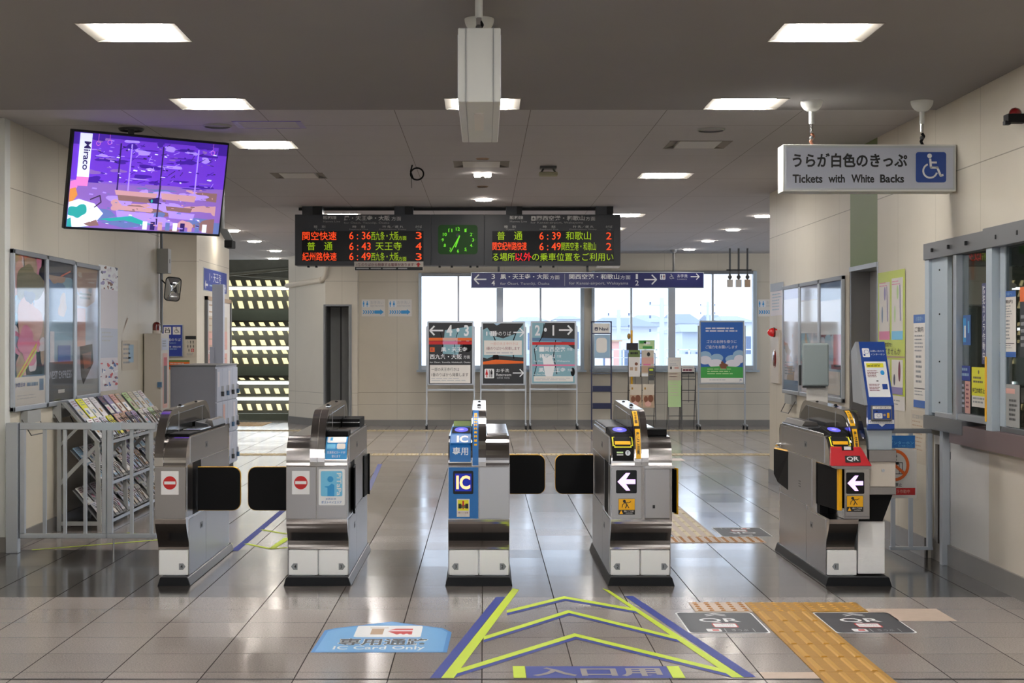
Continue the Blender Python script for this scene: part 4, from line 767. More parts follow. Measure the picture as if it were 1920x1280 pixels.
# ------------------------------------------------------------------ screen, hanging signs, departure board
# wall-hung television, tilted and turned
tc_ = Vector((-2.348, 10.96, 2.505)); W_, H_ = 1.18, .68
R_ = Matrix.Rotation(.642, 3, 'Z') @ Matrix.Rotation(.22, 3, 'X') @ Matrix.Rotation(.005, 3, 'Y')
T_ = Matrix.Translation(tc_) @ R_.to_4x4()
t = thing('television', 'large black-framed screen showing a violet picture, hung tilted under the ceiling', 'screen', tuple(tc_))
b = MB(); b.box(-W_/2, W_/2, .0, .045, -H_/2, H_/2, 'rubber'); b.box(-W_*.35, W_*.35, .045, .08, -H_*.35, H_*.3, 'black'); b.build('casing', t, .004, T_)
O = tc_+R_@Vector((-W_/2+.014, -.0015, H_/2-.014)); f = Face(O, R_@Vector((1, 0, 0)), R_@Vector((0, 0, -1)), .0008); w_, h_ = W_-.028, H_-.032
f.rect(0, 0, w_, h_, 'tv_violet', 0)
r = random.Random(5)
for i in range(8): f.rect(0, h_*i/8, w_, h_/8+.001, ['tv_indigo', 'tv_violet', 'tv_violet', 'tv_violet', 'tv_mauve', 'tv_mauve', 'tv_mauve', 'tv_slate'][i], .5)
f.art(w_*.10, h_*.04, w_*.84, h_*.48, 'tv_violet', ['tv_indigo', 'tv_lilac', 'tv_violet', 'tv_mauve', 'tv_indigo', 'tv_violet'], 60, 11, 1, (.015, .09))
for k in range(46): x = w_*r.uniform(.12, .92); y = h_*r.uniform(.06, .5); f.line(x, y, x+w_*r.uniform(.01, .05), y-h_*r.uniform(-.02, .06), .004, r.choice(['tv_lilac', 'tv_indigo', 'tv_ink']), 7)
f.art(w_*.12, h_*.50, w_*.84, h_*.5, 'tv_mauve', ['tv_salmon', 'tv_mauve', 'tv_slate', 'tv_lilac', 'tv_brown', 'tv_mauve', 'tv_slate'], 46, 14, 1, (.03, .16))
for x0_, y0_, x1_, y1_, m_ in ((.28, .58, .56, .64, 'tv_salmon'), (.30, .63, .56, .70, 'tv_brown'), (.58, .58, .82, .66, 'tv_salmon'), (.62, .72, .80, .78, 'tv_brown'), (.64, .78, .82, .86, 'tv_lilac'), (.30, .74, .54, .80, 'tv_salmon'), (.30, .80, .55, .88, 'tv_lilac')):
    f.poly([(w_*x0_, h_*y0_), (w_*x1_, h_*(y0_+.01)), (w_*(x1_-.01), h_*y1_), (w_*(x0_+.01), h_*(y1_-.01))], m_, 8)
for x_ in (.29, .36, .565, .80): f.rect(w_*x_, h_*.08, w_*.009, h_*(.85 if x_ == .565 else .5), 'tv_ink' if x_ in (.29, .565) else 'tv_lilac', 8.5)
f.poly([(w_*.57, h_*.5), (w_*.577, h_*.5), (w_*.57, h_*.88), (w_*.562, h_*.88)], 'tv_dark', 9)
f.poly([(w_*.50, h_*.66), (w_*.57, h_*.63), (w_*.57, h_*.70), (w_*.52, h_*.70)], 'tv_ink', 9); f.ell(w_*.525, h_*.675, .008, .012, 'tv_teal', 10)
f.poly([(w_*.2, h_*.90), (w_*.4, h_*.85), (w_*.54, h_*.93), (w_*.4, h_*.96)], 'tv_teal', 9.2); f.poly([(w_*.2, h_*.93), (w_*.36, h_*.90), (w_*.5, h_*.95), (w_*.36, h_*.985)], 'tv_slate', 9.3)
for k in range(9): x = w_*(.48+.05*k); f.rect(x, h_*.90, w_*.03, h_*.09, ['tv_white', 'tv_ink', 'tv_salmon', 'tv_slate'][k % 4], 9.4)
f.rect(w_*.035, h_*.005, w_*.075, h_*.46, 'tv_white', 9.5); f.poly([(w_*.035, h_*.465), (w_*.11, h_*.465), (w_*.105, h_*.56), (w_*.03, h_*.56)], 'tv_pink', 9.5)
q = Face(f.p(w_*.105, h_*.09), -f.V*-1, f.U*-1, .0008, f.mb); q.N = f.N
q.text('Miraco', 0, 0, h_*.30, w_*.042, 'tv_ink', 13, .02)
f.poly([(0, h_*.52), (w_*.03, h_*.50), (w_*.045, h_*.57), (w_*.03, h_*.62), (0, h_*.6)], 'tv_pink', 9.6); f.poly([(0, h_*.6), (w_*.035, h_*.58), (w_*.05, h_*.66), (w_*.02, h_*.74), (0, h_*.74)], 'tv_orange', 9.7)
f.poly([(0, h_*.74), (w_*.06, h_*.70), (w_*.16, h_*.74), (w_*.22, h_*.84), (w_*.16, h_*.98), (w_*.06, h_-.001), (0, h_-.001)], 'tv_white', 9.8)
f.blob(0, 0, w_, h_, w_*.055, h_*.83, w_*.055, h_*.075, 'tv_teal', 10.5, r); f.poly([(0, h_*.92), (w_*.02, h_*.9), (w_*.03, h_-.001), (0, h_-.001)], 'tv_teal', 10.5)
f.path([(w_*.13, h_*.70), (w_*.19, h_*.65), (w_*.2, h_*.72), (w_*.16, h_*.78)], .008, 'tv_dark', 10.5); f.poly([(w_*.1, h_*.96), (w_*.18, h_*.91), (w_*.2, h_*.97), (w_*.14, h_*.985)], 'tv_brown', 11)
for k in range(150):
    x = w_*r.uniform(.12, .95); y = h_*r.uniform(.05, .97); a_ = w_*r.uniform(.005, .03); c_ = h_*r.uniform(.004, .02); top_ = y < h_*.5
    f.poly([(x, y), (x+a_, y+c_*.3), (x+a_*.9, y+c_), (x-a_*.1, y+c_*.8)], r.choice(['tv_lilac', 'tv_indigo', 'tv_white', 'tv_mauve', 'tv_ink'] if top_ else ['tv_lilac', 'tv_white', 'tv_slate', 'tv_salmon', 'tv_ink', 'tv_brown', 'tv_mauve']), 11+k*.02)
for x_, y_ in ((.15, .1), (.22, .08), (.9, .1)): f.ring(w_*x_, h_*y_, .016, .016, .003, 'tv_pink', 11); f.line(w_*x_, 0, w_*x_, h_*(y_-.03), .002, 'tv_pink', 11)
f.out('display', t)
b = MB(); hx = tc_+R_@Vector((-.1, .1, .1)); b.cyl((hx.x, hx.y, 2.45), (hx.x, hx.y, CEIL), .022, 'dark_grey'); b.ball((hx.x, hx.y, CEIL), .09, 'dark_grey', 16, 3, -.5, 0, sz=.4); c2 = tc_+R_@Vector((-.1, .03, .0)); b.cyl((hx.x, hx.y, 2.5), tuple(c2), .02, 'dark_grey'); b.build('ceiling_mount', t)
# security camera behind the screen
p_ = P(424, 447, 12.0); t = thing('security_camera', 'dark boxy security camera hanging behind the violet screen', 'camera', (p_.x-.01, p_.y, CEIL))
b = MB(); b.cyl((p_.x-.03, p_.y, CEIL), (p_.x-.03, p_.y, p_.z+.06), .018, 'dark_grey'); b.prism([(p_.x-.06, p_.z+.08), (p_.x+.01, p_.z+.07), (p_.x+.06, p_.z-.02), (p_.x-.0, p_.z-.02)], 'Y', p_.y-.03, p_.y+.03, 'dark_grey'); b.build('bracket', t)
b = MB(); b.box(p_.x+.0, p_.x+.06, p_.y-.09, p_.y+.08, p_.z-.075, p_.z-.015, 'black'); b.build('housing', t, .006)
# hanging sign seen end-on in the middle of the ceiling
def hanger(parent, x, y, ztop, zs, short=False):
    b = MB(); b.ball((x, y, ztop), .068, 'trim_white', 20, 8, -1, 0, sz=1.0); b.cyl((x, y, ztop-.065), (x, y, ztop-.14), .016, 'trim_white'); b.cyl((x, y, ztop-.14), (x, y, max(zs+.06, ztop-.19)), .011, 'chrome'); b.build('hanger', parent)
    b = MB(); b.tube([(x, y, zs+.08), (x+.012, y, zs+.06), (x-.006, y, zs+.03), (x+.008, y, zs)], .009, 'brown' if short else 'black'); b.ball((x, y, zs+.05), .014, 'dark_grey', 10, 6); b.build('hook', parent)
zt = CEIL-.02
t = thing('hanging_sign', 'white boxed hanging sign seen from its narrow end, centre of the ceiling', 'sign', (-.03, 6.9, 2.35))
b = MB(); b.box(-.102, .067, 6.2, 7.45, 2.354, 2.648, 'trim_white'); b.build('sign_box', t, .004)
b = MB(); b.box(-.072, -.070, 6.197, 7.44, 2.352, 2.65, 'alu_dark'); b.box(.037, .039, 6.197, 7.44, 2.352, 2.65, 'alu_dark'); b.box(-.104, -.102, 6.22, 7.43, 2.375, 2.625, 'signface'); b.box(.067, .069, 6.22, 7.43, 2.375, 2.625, 'signface'); b.box(-.04, .0, 6.5, 7.0, 2.349, 2.354, 'paper'); b.build('cover_seams', t)
hanger(t, -.02, 6.45, zt, 2.65); hanger(t, -.02, 7.15, zt, 2.65)
# ticket sign
t = thing('hanging_sign', 'white hanging sign with black Japanese words and blue wheelchair square', 'sign', (2.35, 9.6, 2.32))
b = MB(); b.box(1.82, 2.872, 9.5, 9.67, 2.318, 2.604, 'trim_white'); b.build('sign_box', t, .003)
f = PF(9.4985); f.rect(1471, 273.5, 319, 82, 'alu', .5); f.rect(1474.5, 277, 312, 75.5, 'signface', 1)
f.text('うらが白色のきっぷ', 1486, 287, 215, 27, 'icon_black', 3, .03); f.text('Tickets', 1486, 327, 56, 16, 'icon_black', 3, .028); f.text('with', 1553, 327, 31, 15.5, 'icon_black', 3, .028); f.text('White', 1596, 327, 43, 15.5, 'icon_black', 3, .028); f.text('Backs', 1650, 327, 45, 15.5, 'icon_black', 3, .028)
f.rrect(1717, 285, 57, 57, 5, 'jr_blue', 2); f.wheelchair(1722, 287, 52, 'white', 3); f.out('sign_face', t)
hanger(t, P(1522, 0, 9.58).x, 9.585, zt, 2.604, True); hanger(t, P(1729, 0, 9.58).x, 9.585, zt, 2.604)
# red lamp at the frame edge, on the wall above the ticket window
b = MB(); z_ = H-(232-CY)*8.35/F; b.box(2.78, 2.88, 8.28, 8.36, z_+.0, z_+.045, 'black'); b.ball((2.83, 8.32, z_+.045), .035, 'dark_red', 14, 6, 0, 1, sz=1.1); b.box(2.77, 2.80, 8.30, 8.34, z_-.01, z_+.01, 'rubber'); single(b, 'alarm_lamp', 'dark red lamp on a black base high above the ticket window', 'lamp', loc=(2.83, 8.32, z_))
# departure board
BD = 17.2
t = thing('departure_board', 'dark grey electronic departure board with green clock between two train lists', 'departure board', (-.3, 17.3, 2.25))
b = MB()
for xa, xb in ((566, 604), (739, 774), (949, 979), (1118, 1150)): b.box(P(xa, 0, BD).x, P(xb, 0, BD).x, BD+.02, BD+.2, P(0, 403, BD).z, CEIL, 'board_grey'); b.box(P(xa+20, 0, BD).x, P(xb, 0, BD).x, BD+.01, BD+.02, P(0, 403, BD).z, CEIL, 'icon_black')
b.box(P(556, 0, BD).x, P(1150, 0, BD).x, BD+.2, BD+.24, CEIL-.03, CEIL, 'icon_black'); b.build('ceiling_mount', t)
pz = lambda y: P(0, y, BD).z; pxx = lambda x: P(x, 0, BD).x
for n, (xa, xb, wx) in enumerate(((553, 807.8, 0), (808, 908, 1), (908.2, 1163.5, 2))):
    b = MB(); b.box(pxx(xa), pxx(xb), BD, BD+.25, pz(497.5), pz(402), 'board_grey')
    hs = b.build('clock_housing' if n == 1 else 'list_housing', t, .004)
    f = PF(BD-.002)
    if n != 1:
        d = 0 if n == 0 else 357
        lx0, lx1 = (566, 794) if n == 0 else (923, 1151); f.rect(lx0, 433, lx1-lx0, 56.5, 'screen_black', 1)
        ox = 0 if n == 0 else 350
        f.text('阪和線', 606+ox, 404.5, 25, 6.5, 'white', 2, .02); f.text('Hanwa Line', 606+ox, 413, 32, 3.8, 'text_grey', 2)
        if n == 0: f.text('鳳・天王寺・大阪', 645, 404, 86, 9.5, 'white', 2, .02); f.text('方面', 734, 406, 18, 7.5, 'white', 2); f.text('for Ōtori, Tennōji, Ōsaka', 645, 415, 85, 5.2, 'text_grey', 2)
        else: f.rrect(996, 405, 8.5, 8.5, 1, 'white', 2); f.poly([(1000.2, 406), (1001, 409), (1003.8, 411), (1000.8, 410.8), (1000.2, 413), (999.6, 410.8), (996.8, 411), (999.4, 409)], 'board_grey', 3); f.text('関西空港・和歌山', 1006, 404, 90, 9.5, 'white', 2, .02); f.text('方面', 1098, 406, 18, 7.5, 'white', 2); f.text('for Kansai-airport, Wakayama', 995, 415, 98, 5.2, 'text_grey', 2)
        for tx, sub, xx, ww in (('種　別', 'Type', 588, 22), ('時　刻', 'Departure Time', 661, 23), ('行 先／遅 れ', 'Destination, Delay', 717, 39), ('のりば', 'Track', 779, 12)):
            f.text(tx, xx+d, 422.5, ww, 4.8, 'white', 2); f.text(sub, xx+d-(6 if len(sub) > 6 else -3), 428.6, ww+(12 if len(sub) > 6 else -5), 2.9, 'text_grey', 2)
        f.out('printed_face', hs)
        f = PF(BD-.004)
        L = [(567, 434, 64, 16, '関空快速', 'led_orange'), (655, 434.5, 40, 14, '6 : 36', 'led_orange'), (696, 434, 51, 16, '西九条・大阪', 'led_green'), (747, 442, 15, 8, '方面', 'led_green'), (779.5, 435, 11, 13, '3', 'led_orange'),
             (576, 453.5, 15, 15.5, '普', 'led_green'), (608, 453.5, 15.5, 15.5, '通', 'led_green'), (655, 454.5, 40, 14, '6 : 43', 'led_orange'), (704, 453.5, 49, 15.5, '天王寺', 'led_green'), (779.5, 454.5, 11, 13.5, '4', 'led_orange'),
             (567, 473, 64, 15.5, '紀州路快速', 'led_orange'), (655, 473.5, 40, 14, '6 : 49', 'led_orange'), (696, 473, 51, 15.5, '西九条・大阪', 'led_green'), (747, 481, 15, 8, '方面', 'led_green'), (779.5, 474.5, 11, 13, '3', 'led_orange')] if n == 0 else \
            [(932, 434, 15, 15.5, '普', 'led_green'), (964, 434, 15.5, 15.5, '通', 'led_green'), (1011.5, 435, 40, 14, '6 : 39', 'led_orange'), (1061, 434, 47, 15.5, '和歌山', 'led_green'), (1136.5, 435.5, 10, 13, '2', 'led_orange'),
             (923.5, 453.5, 64, 15.5, '関空紀州路快速', 'led_orange'), (1011.5, 455, 40, 14, '6 : 49', 'led_orange'), (1052.5, 454, 65, 15.5, '関西空港・和歌山', 'led_green'), (1136.5, 455.5, 10, 13, '2', 'led_orange'),
             (923.5, 474, 42, 15, 'る場所', 'led_green'), (966, 473.5, 31, 15.5, '以外', 'led_red'), (998, 474, 152, 15, 'の乗車位置をご利用い', 'led_green')]
        for x, y, w__, h__, s__, m__ in L: f = PF(BD-.004); f.text(s__, x, y, w__, h__, m__, 2, 0); f.out('led_text', hs)
    else:
        f.rrect(821.5, 421.5, 74, 55, 6, 'clock_green', 1)
        cx, cy = 858.8, 449.5
        for k in range(1, 13):
            a = math.radians(30*k-90); tx = str(k); x = cx+27*math.cos(a)*1.05; y = cy+20.5*math.sin(a)
            f.text(tx, x-(2.0*len(tx)), y-3, 3.7*len(tx), 6.2, 'clock_lit', 3, .02); f.rect(cx+31.5*math.cos(a)-.4, cy+24.3*math.sin(a)-.4, .9, .9, 'clock_lit', 3)
        f.line(cx+3, cy-8, cx-14, cy+23, 1.6, 'clock_lit', 4); f.line(cx+3, cy-8, cx-5, cy+14, 2.4, 'clock_lit', 5); f.ell(cx, cy-8.5, 4, 3.4, 'board_grey', 3.5)
        f.out('clock_face', hs)
b = MB(); b.box(pxx(800), pxx(915), BD+.05, BD+.2, pz(496), pz(403), 'board_grey'); b.build('housing_core', t)
b = MB(); b.box(pxx(1120), pxx(1162), BD+.01, BD+.2, pz(501), pz(498), 'white')
for x in (575, 590, 822, 845, 880, 893, 1012, 1036, 1100): b.box(pxx(x), pxx(x+4), BD+.05, BD+.1, pz(501), pz(497.5), 'icon_black')
b.build('underside_fittings', t)
f = PF(BD-.03); b = f.mb; b.box(pxx(664.5), pxx(794), BD-.03, BD-.022, pz(507), pz(490.5), 'paper'); f.O = f.O+Vector((0, -.001, 0)); f.rect(665.5, 500.5, 127, 6, 'charcoal', 1)
f.text('1番のりばから発車する電車があります', 669, 493, 107, 6, 'magenta_d', 2, .01); f.poly([(784.5, 491.5), (789, 496), (786.5, 496), (786.5, 500), (782.5, 500), (782.5, 496), (780, 496)], 'red', 2); f.lines(668, 502, 118, 2.6, 1, 'text_grey', 2, 3, .9)
single(b, 'notice_strip', 'paper notice strip with a red arrow taped under the departure board', 'notice', loc=(pxx(730), BD-.026, pz(507)))
# blue direction sign
SD = 25.2; t = thing('direction_sign', 'long navy hanging direction sign with white arrows below the departure board', 'sign', (P(1100, 0, SD).x, SD, P(0, 540, SD).z))
b = MB(); a0, a1 = P(883, 540, SD), P(1320, 510, SD); b.box(a0.x, a1.x, SD, SD+.12, a0.z, a1.z, 'alu'); b.build('sign_box', t, .004)
f = PF(SD-.002, step=.001); f.rect(884.5, 511.5, 434, 27, 'sign_navy', 1)
f.arrow(889, 514.5, 23, 18, 2.4, 'white', -1); f.text('3', 921.5, 513.5, 6.5, 9.5, 'white', 3, .01); f.text('4', 921.5, 525.5, 6.5, 9.5, 'white', 3, .01); f.text('鳳・天王寺・大阪', 938, 513.5, 91, 10, 'white', 3, .014); f.text('方面', 1031, 516, 18, 7.6, 'white', 3); f.text('for Ōtori, Tennōji, Ōsaka', 938, 528, 92, 7, 'text_grey', 3)
f.rect(1058.5, 513, .6, 23, 'text_grey', 3); f.text('関西空港・和歌山', 1067, 513.5, 94, 10, 'white', 3, .014); f.text('方面', 1163, 516, 19, 7.6, 'white', 3); f.text('for Kansai-airport, Wakayama', 1067, 528, 111, 7, 'text_grey', 3); f.text('1', 1192, 513.5, 4, 9.5, 'white', 3, .01); f.text('2', 1191, 525.5, 6.5, 9.5, 'white', 3, .01)
f.arrow(1208, 515, 23, 18, 2.4, 'white', 1); f.rrect(1237.5, 513.5, 10, 10.5, 1.2, 'white', 2); f.man(1238.6, 514.3, 9, 'sign_navy', 3); f.man(1243, 514.3, 9, 'dark_red', 3); f.wheelchair(1254, 513, 11, 'text_grey', 3); f.text('お手洗', 1270, 514, 19, 6, 'white', 3); f.text('Lavatory', 1270, 522, 18, 2.6, 'text_grey', 3); f.arrow(1295, 513, 16, 11, 1.8, 'white', 1)
f.out('sign_face', t)
b = MB()
for x in (935, 1102, 1264): q_ = P(x, 509, SD); b.ball((q_.x, SD+.06, CEIL), .06, 'alu_dark', 12, 4, -1, 0); b.cyl((q_.x, SD+.06, CEIL), (q_.x, SD+.06, q_.z), .018, 'dark_grey')
b.build('hangers', t)
# three hanging grey boxes near the window head
for i, x in enumerate((1368.5, 1385, 1401.5)):
    q_ = P(x, 531, 24.9); b = MB(); b.box(q_.x-.045, q_.x+.045, 24.87, 24.95, q_.z-.06, q_.z+.06, 'tan' if i == 2 else 'gate_beige'); b.cyl((q_.x, 24.9, q_.z+.06), (q_.x, 24.9, CEIL), .016, 'dark_grey'); b.ball((q_.x, 24.9, q_.z+.1), .035, 'dark_grey', 10, 6)
    single(b, 'hanging_box', ['small grey box hanging from the ceiling rod next to the direction sign', 'middle one of three small grey boxes hanging on rods before the window', 'pinkish small box on a rod nearest the toilet sign'][i], 'ceiling fitting', 'three small boxes on rods', loc=(q_.x, 24.9, q_.z-.06))
q_ = P(1385, 531, 24.9); b = MB(); b.box(q_.x-.2, q_.x+.2, 24.86, 24.875, q_.z+.2, q_.z+.22, 'icon_black'); single(b, 'mounting_bar', 'short black bar across the rods of the three small hanging boxes', 'bar')
# pipe on the angled wall
b = MB(); y_ = lambda x: 27.3-(x+3.41)/(DWL+3.41)*1.3
q0, q1 = (-3.44, y_(-3.44)-.05, 2.39), (-2.70, y_(-2.70)-.05, 2.44); b.tube([q0, q1, (q1[0]+.06, q1[1]-.05, q1[2]+.06), (q1[0]+.08, q1[1]-.06, 2.62), (q1[0]+.09, q1[1]-.06, CEIL)], .045, 'beige', 12); b.cyl((q1[0]-.03, q1[1], q1[2]), (q1[0], q1[1], q1[2]), .055, 'beige')
single(b, 'wall_pipe', 'cream pipe running along the angled wall beside the louvred stair', 'pipe', loc=(-3.0, 26.6, 2.39))

# ------------------------------------------------------------------ stands and racks in front of the back windows
def stand(x0, x1, y0, y1, D, label, draw, group='poster stands before the windows'):
    a, c = P(x0, y1, D), P(x1, y0, D); cx = (a.x+c.x)/2; t = thing('poster_stand', label, 'poster stand', (cx, D, 0), group)
    b = MB(); b.box(a.x, c.x, D-.02, D+.02, a.z, c.z, 'alu'); b.build('frame', t, .008)
    b = MB()
    for x in (a.x-.02, c.x+.0): b.box(x, x+.022, D+.02, D+.045, .08, c.z-.08, 'alu')
    b.box(a.x, c.x, D+.02, D+.04, a.z-.09, a.z-.06, 'alu'); b.build('post_frame', t)
    for x in (a.x-.01, c.x+.011):
        for yy in (D-.17, D+.17):
            b = MB(); b.cyl((x-.012, yy, .035), (x+.012, yy, .035), .035, 'rubber'); b.build('caster', t)
    b = MB()
    for x in (a.x-.02, c.x+.0): b.box(x, x+.022, D-.2, D+.2, .06, .085, 'alu')
    b.build('foot', t)
    f = PF(D-.022, step=.001); draw(f, x0+3, y0+3, x1-x0-6, y1-y0-6); f.out('poster', t)
    return t
def s1(f, x, y, w_, h_):
    f.rect(x, y, w_, h_, 'charcoal', 0); f.poly([(x+30, y+14), (x+w_, y+6), (x+w_, y+30), (x+w_-8, y+36), (x+62, y+28), (x+55, y+60), (x+26, y+58)], 'aqua', .6); f.path([(x+22, y+18), (x+26, y+40), (x+24, y+56)], 1.6, 'black', 1); f.path([(x+54, y+18), (x+48, y+40), (x+49, y+58)], 1.2, 'black', 1); f.ell(x+72, y+45, 9, 10, 'black', 1.2)
    f.rect(x, y+28, w_, 5.5, 'orange', 1.8); f.rect(x, y+34.5, w_, 6, 'red', 1.8); f.rect(x+26, y+28, 28, 5.5, 'peach', 2); f.rect(x+26, y+34.5, 28, 6, 'pink', 2)
    f.arrow(x+2, y+6, 25, 17, 3, 'white', -1); f.text('4・3', x+33, y+4, 42, 21, 'white', 4, .03)
    f.rect(x+2, y+46, 9, 8.5, 'orange', 3); f.text('R', x+4, y+47.5, 5, 5.5, 'magenta_d', 4); f.text('鳳・天王寺', x+23, y+45.5, 49, 8.5, 'white', 4, .012); f.text('西九条・大阪', x+2, y+59, 60, 9, 'white', 4, .012); f.text('方面', x+65, y+61, 12, 6, 'white', 4); f.text('for Ōtori, Tennōji, Nishikujō, Ōsaka', x+2, y+72, w_-5, 4, 'white', 4)
    f.rect(x+2, y+h_-35, w_-5, 34, 'paper', 3); f.text('一部の天王寺行きは', x+5, y+h_-30, 52, 6.5, 'icon_black', 4); f.text('1番のりばから発車します', x+5, y+h_-20, w_-12, 6.5, 'icon_black', 4); f.lines(x+5, y+h_-10.5, w_-14, 8, 2, 'text_grey', 4, 4, .35)
def s2(f, x, y, w_, h_):
    f.rect(x, y, w_, h_, 'charcoal', 0); f.poly([(x, y+12), (x+8, y+8), (x+20, y+24), (x+38, y+28), (x+60, y+20), (x+74, y+4), (x+w_, y), (x+w_, y+64), (x+24, y+60), (x+8, y+66), (x, y+64)], 'aqua', .6)
    f.path([(x+16, y+14), (x+24, y+34), (x+22, y+62)], 2, 'black', 1); f.path([(x+62, y+18), (x+54, y+40), (x+58, y+66)], 2, 'black', 1); f.ell(x+24, y+64, 6, 7, 'black', 1.2); f.poly([(x+20, y), (x+34, y), (x+26, y+4)], 'cloud_blue', 1)
    f.text('1番', x+6, y+14, 22, 10, 'white', 4, .02); f.text('のりば', x+29, y+15, 24, 8, 'white', 4); f.arrow(x+57, y+9, 20, 16, 2.4, 'white')
    f.rect(x+2, y+32, w_-5, 27, 'paper', 3); f.text('一部の天王寺行きは', x+14, y+35, 52, 6, 'peach', 4); f.text('1番のりばから発車します', x+6, y+44, w_-13, 6, 'magenta_d', 4); f.lines(x+6, y+54, w_-14, 3, 1, 'text_grey', 4, 8, .8)
    f.poly([(x, y+72), (x+24, y+68), (x+w_, y+71), (x+w_, y+75), (x, y+77)], 'orange', 2); f.rect(x, y+77, w_, h_-77, 'charcoal', 1.5)
    f.rrect(x+3, y+h_-28, 18, 18, 2, 'white', 3); f.man(x+4, y+h_-26.5, 15, 'red', 4, True); f.rect(x+11.6, y+h_-26, .8, 14, 'icon_black', 4); f.man(x+13, y+h_-26.5, 15, 'icon_black', 4); f.text('お手洗', x+25, y+h_-28, 24, 6.5, 'white', 4); f.text('Restroom', x+25, y+h_-19.5, 28, 5, 'white', 4); f.text('洗手间  화장실', x+26, y+h_-12.5, 24, 3.4, 'text_grey', 4); f.arrow(x+56, y+h_-27, 20, 14, 2, 'white')
def s3(f, x, y, w_, h_):
    f.rect(x, y, w_, h_, 'aqua', 0); f.poly([(x+24, y), (x+w_, y), (x+w_, y+50), (x+62, y+38), (x+44, y+32), (x+16, y+28)], 'charcoal', .6); f.poly([(x+16, y+28), (x+w_, y+30), (x+w_, y+36), (x, y+34), (x, y+28)], 'steel_blue', .9)
    f.path([(x+22, y+2), (x+20, y+24), (x+4, y+50), (x+8, y+80), (x+3, y+100)], 1.4, 'black', 1.2); f.path([(x+44, y+32), (x+40, y+60), (x+46, y+96)], 1.6, 'black', 1.2); f.ell(x+76, y+92, 4, 8, 'black', 1.3)
    f.poly([(x+18, y+58), (x+26, y+66), (x+36, y+60), (x+42, y+82), (x+36, y+h_-3), (x+24, y+98)], 'white', 1.4); f.rect(x, y+36, w_, 5.5, 'red', 2); f.rect(x, y+78, w_, 3, 'pink', 2)
    f.text('2・1', x+5, y+4, 36, 20, 'white', 4, .03); f.arrow(x+50, y+5, 25, 17, 3, 'white'); f.text('S', x+5, y+46, 4, 6, 'white', 4); f.rect(x+13, y+45, 9, 9, 'white', 3); f.text('関西空港', x+23, y+45, 39, 9, 'white', 4, .012); f.text('方面', x+65, y+47, 10, 5, 'white', 4); f.text('和歌山', x+13, y+58, 29, 8.5, 'white', 4, .012); f.text('方面', x+46, y+60, 8, 5, 'white', 4); f.text('for Kansai-airport, Wakayama', x+3, y+70, w_-12, 4, 'white', 4)
    f.text('鳳・天王寺', x+12, y+84, 50, 8.5, 'white', 4, .012); f.text('方面', x+66, y+86, 9, 5, 'white', 4); f.text('for Ōtori, Tennōji', x+3, y+95, 26, 3.5, 'white', 4); f.rect(x+3, y+h_-13, w_-6, 10, 'paper', 3); f.lines(x+6, y+h_-10, w_-14, 6, 2, 'text_grey', 4, 2, .4)
def s4(f, x, y, w_, h_):
    f.rect(x, y, w_, h_, 'poster_blue', 0); f.lines(x+9, y+10, w_-18, 10, 2, 'cloud', 2, 9, .5); f.text('ゴミのお持ち帰りに', x+11, y+33, 56, 6.5, 'cloud', 3, .01); f.text('ご協力をお願いします', x+9, y+43, 60, 6.5, 'cloud', 3, .01)
    for cx, cy, rx, ry in ((8, 66, 12, 9), (30, 70, 12, 8), (18, 74, 16, 8), (72, 64, 12, 9), (60, 72, 14, 8)): f.poly([(min(x+w_, max(x, x+cx+rx*math.cos(k*.4))), y+cy+ry*math.sin(k*.4)-3) for k in range(16)], 'cloud_blue', 1+.05*cx)
    for cx, cy, rx, ry in ((8, 72, 12, 8), (28, 78, 14, 8), (72, 70, 10, 8), (60, 78, 14, 7)): f.poly([(min(x+w_, max(x, x+cx+rx*math.cos(k*.4))), y+cy+ry*math.sin(k*.4)-1) for k in range(16)], 'cloud', 5+.05*cx)
    f.poly([(x, y+84), (x+w_*.5, y+82), (x+w_, y+84), (x+w_, y+104), (x, y+104)], 'green_paint', 9.5); f.poly([(x+34, y+80), (x+40, y+75), (x+52, y+80), (x+48, y+83), (x+48, y+87), (x+38, y+87)], 'brown', 10); f.ell(x+40, y+75, 2.5, 2, 'brown', 10.5); f.lines(x+12, y+87, w_-24, 13, 3, 'leaf_green', 10, 3, .3)
    f.rect(x, y+104, w_, h_-104, 'paper', 9.6); f.lines(x+16, y+107, w_-40, 2, 1, 'text_grey', 10, 4, .9); f.text('JR', x+w_-7, y+106.5, 5, 4, 'jr_blue', 10)
stand(801, 888, 602, 722, 25.4, 'poster stand with left arrow and platforms 4 and 3', s1); stand(902.5, 984.5, 603, 722, 25.4, 'poster stand pointing to platform 1 and the restroom', s2); stand(995, 1080.5, 602, 721, 25.4, 'poster stand with right arrow and platforms 2 and 1', s3); stand(1311, 1396, 601, 720, 25.2, 'poster stand with blue sky and green meadow poster', s4)
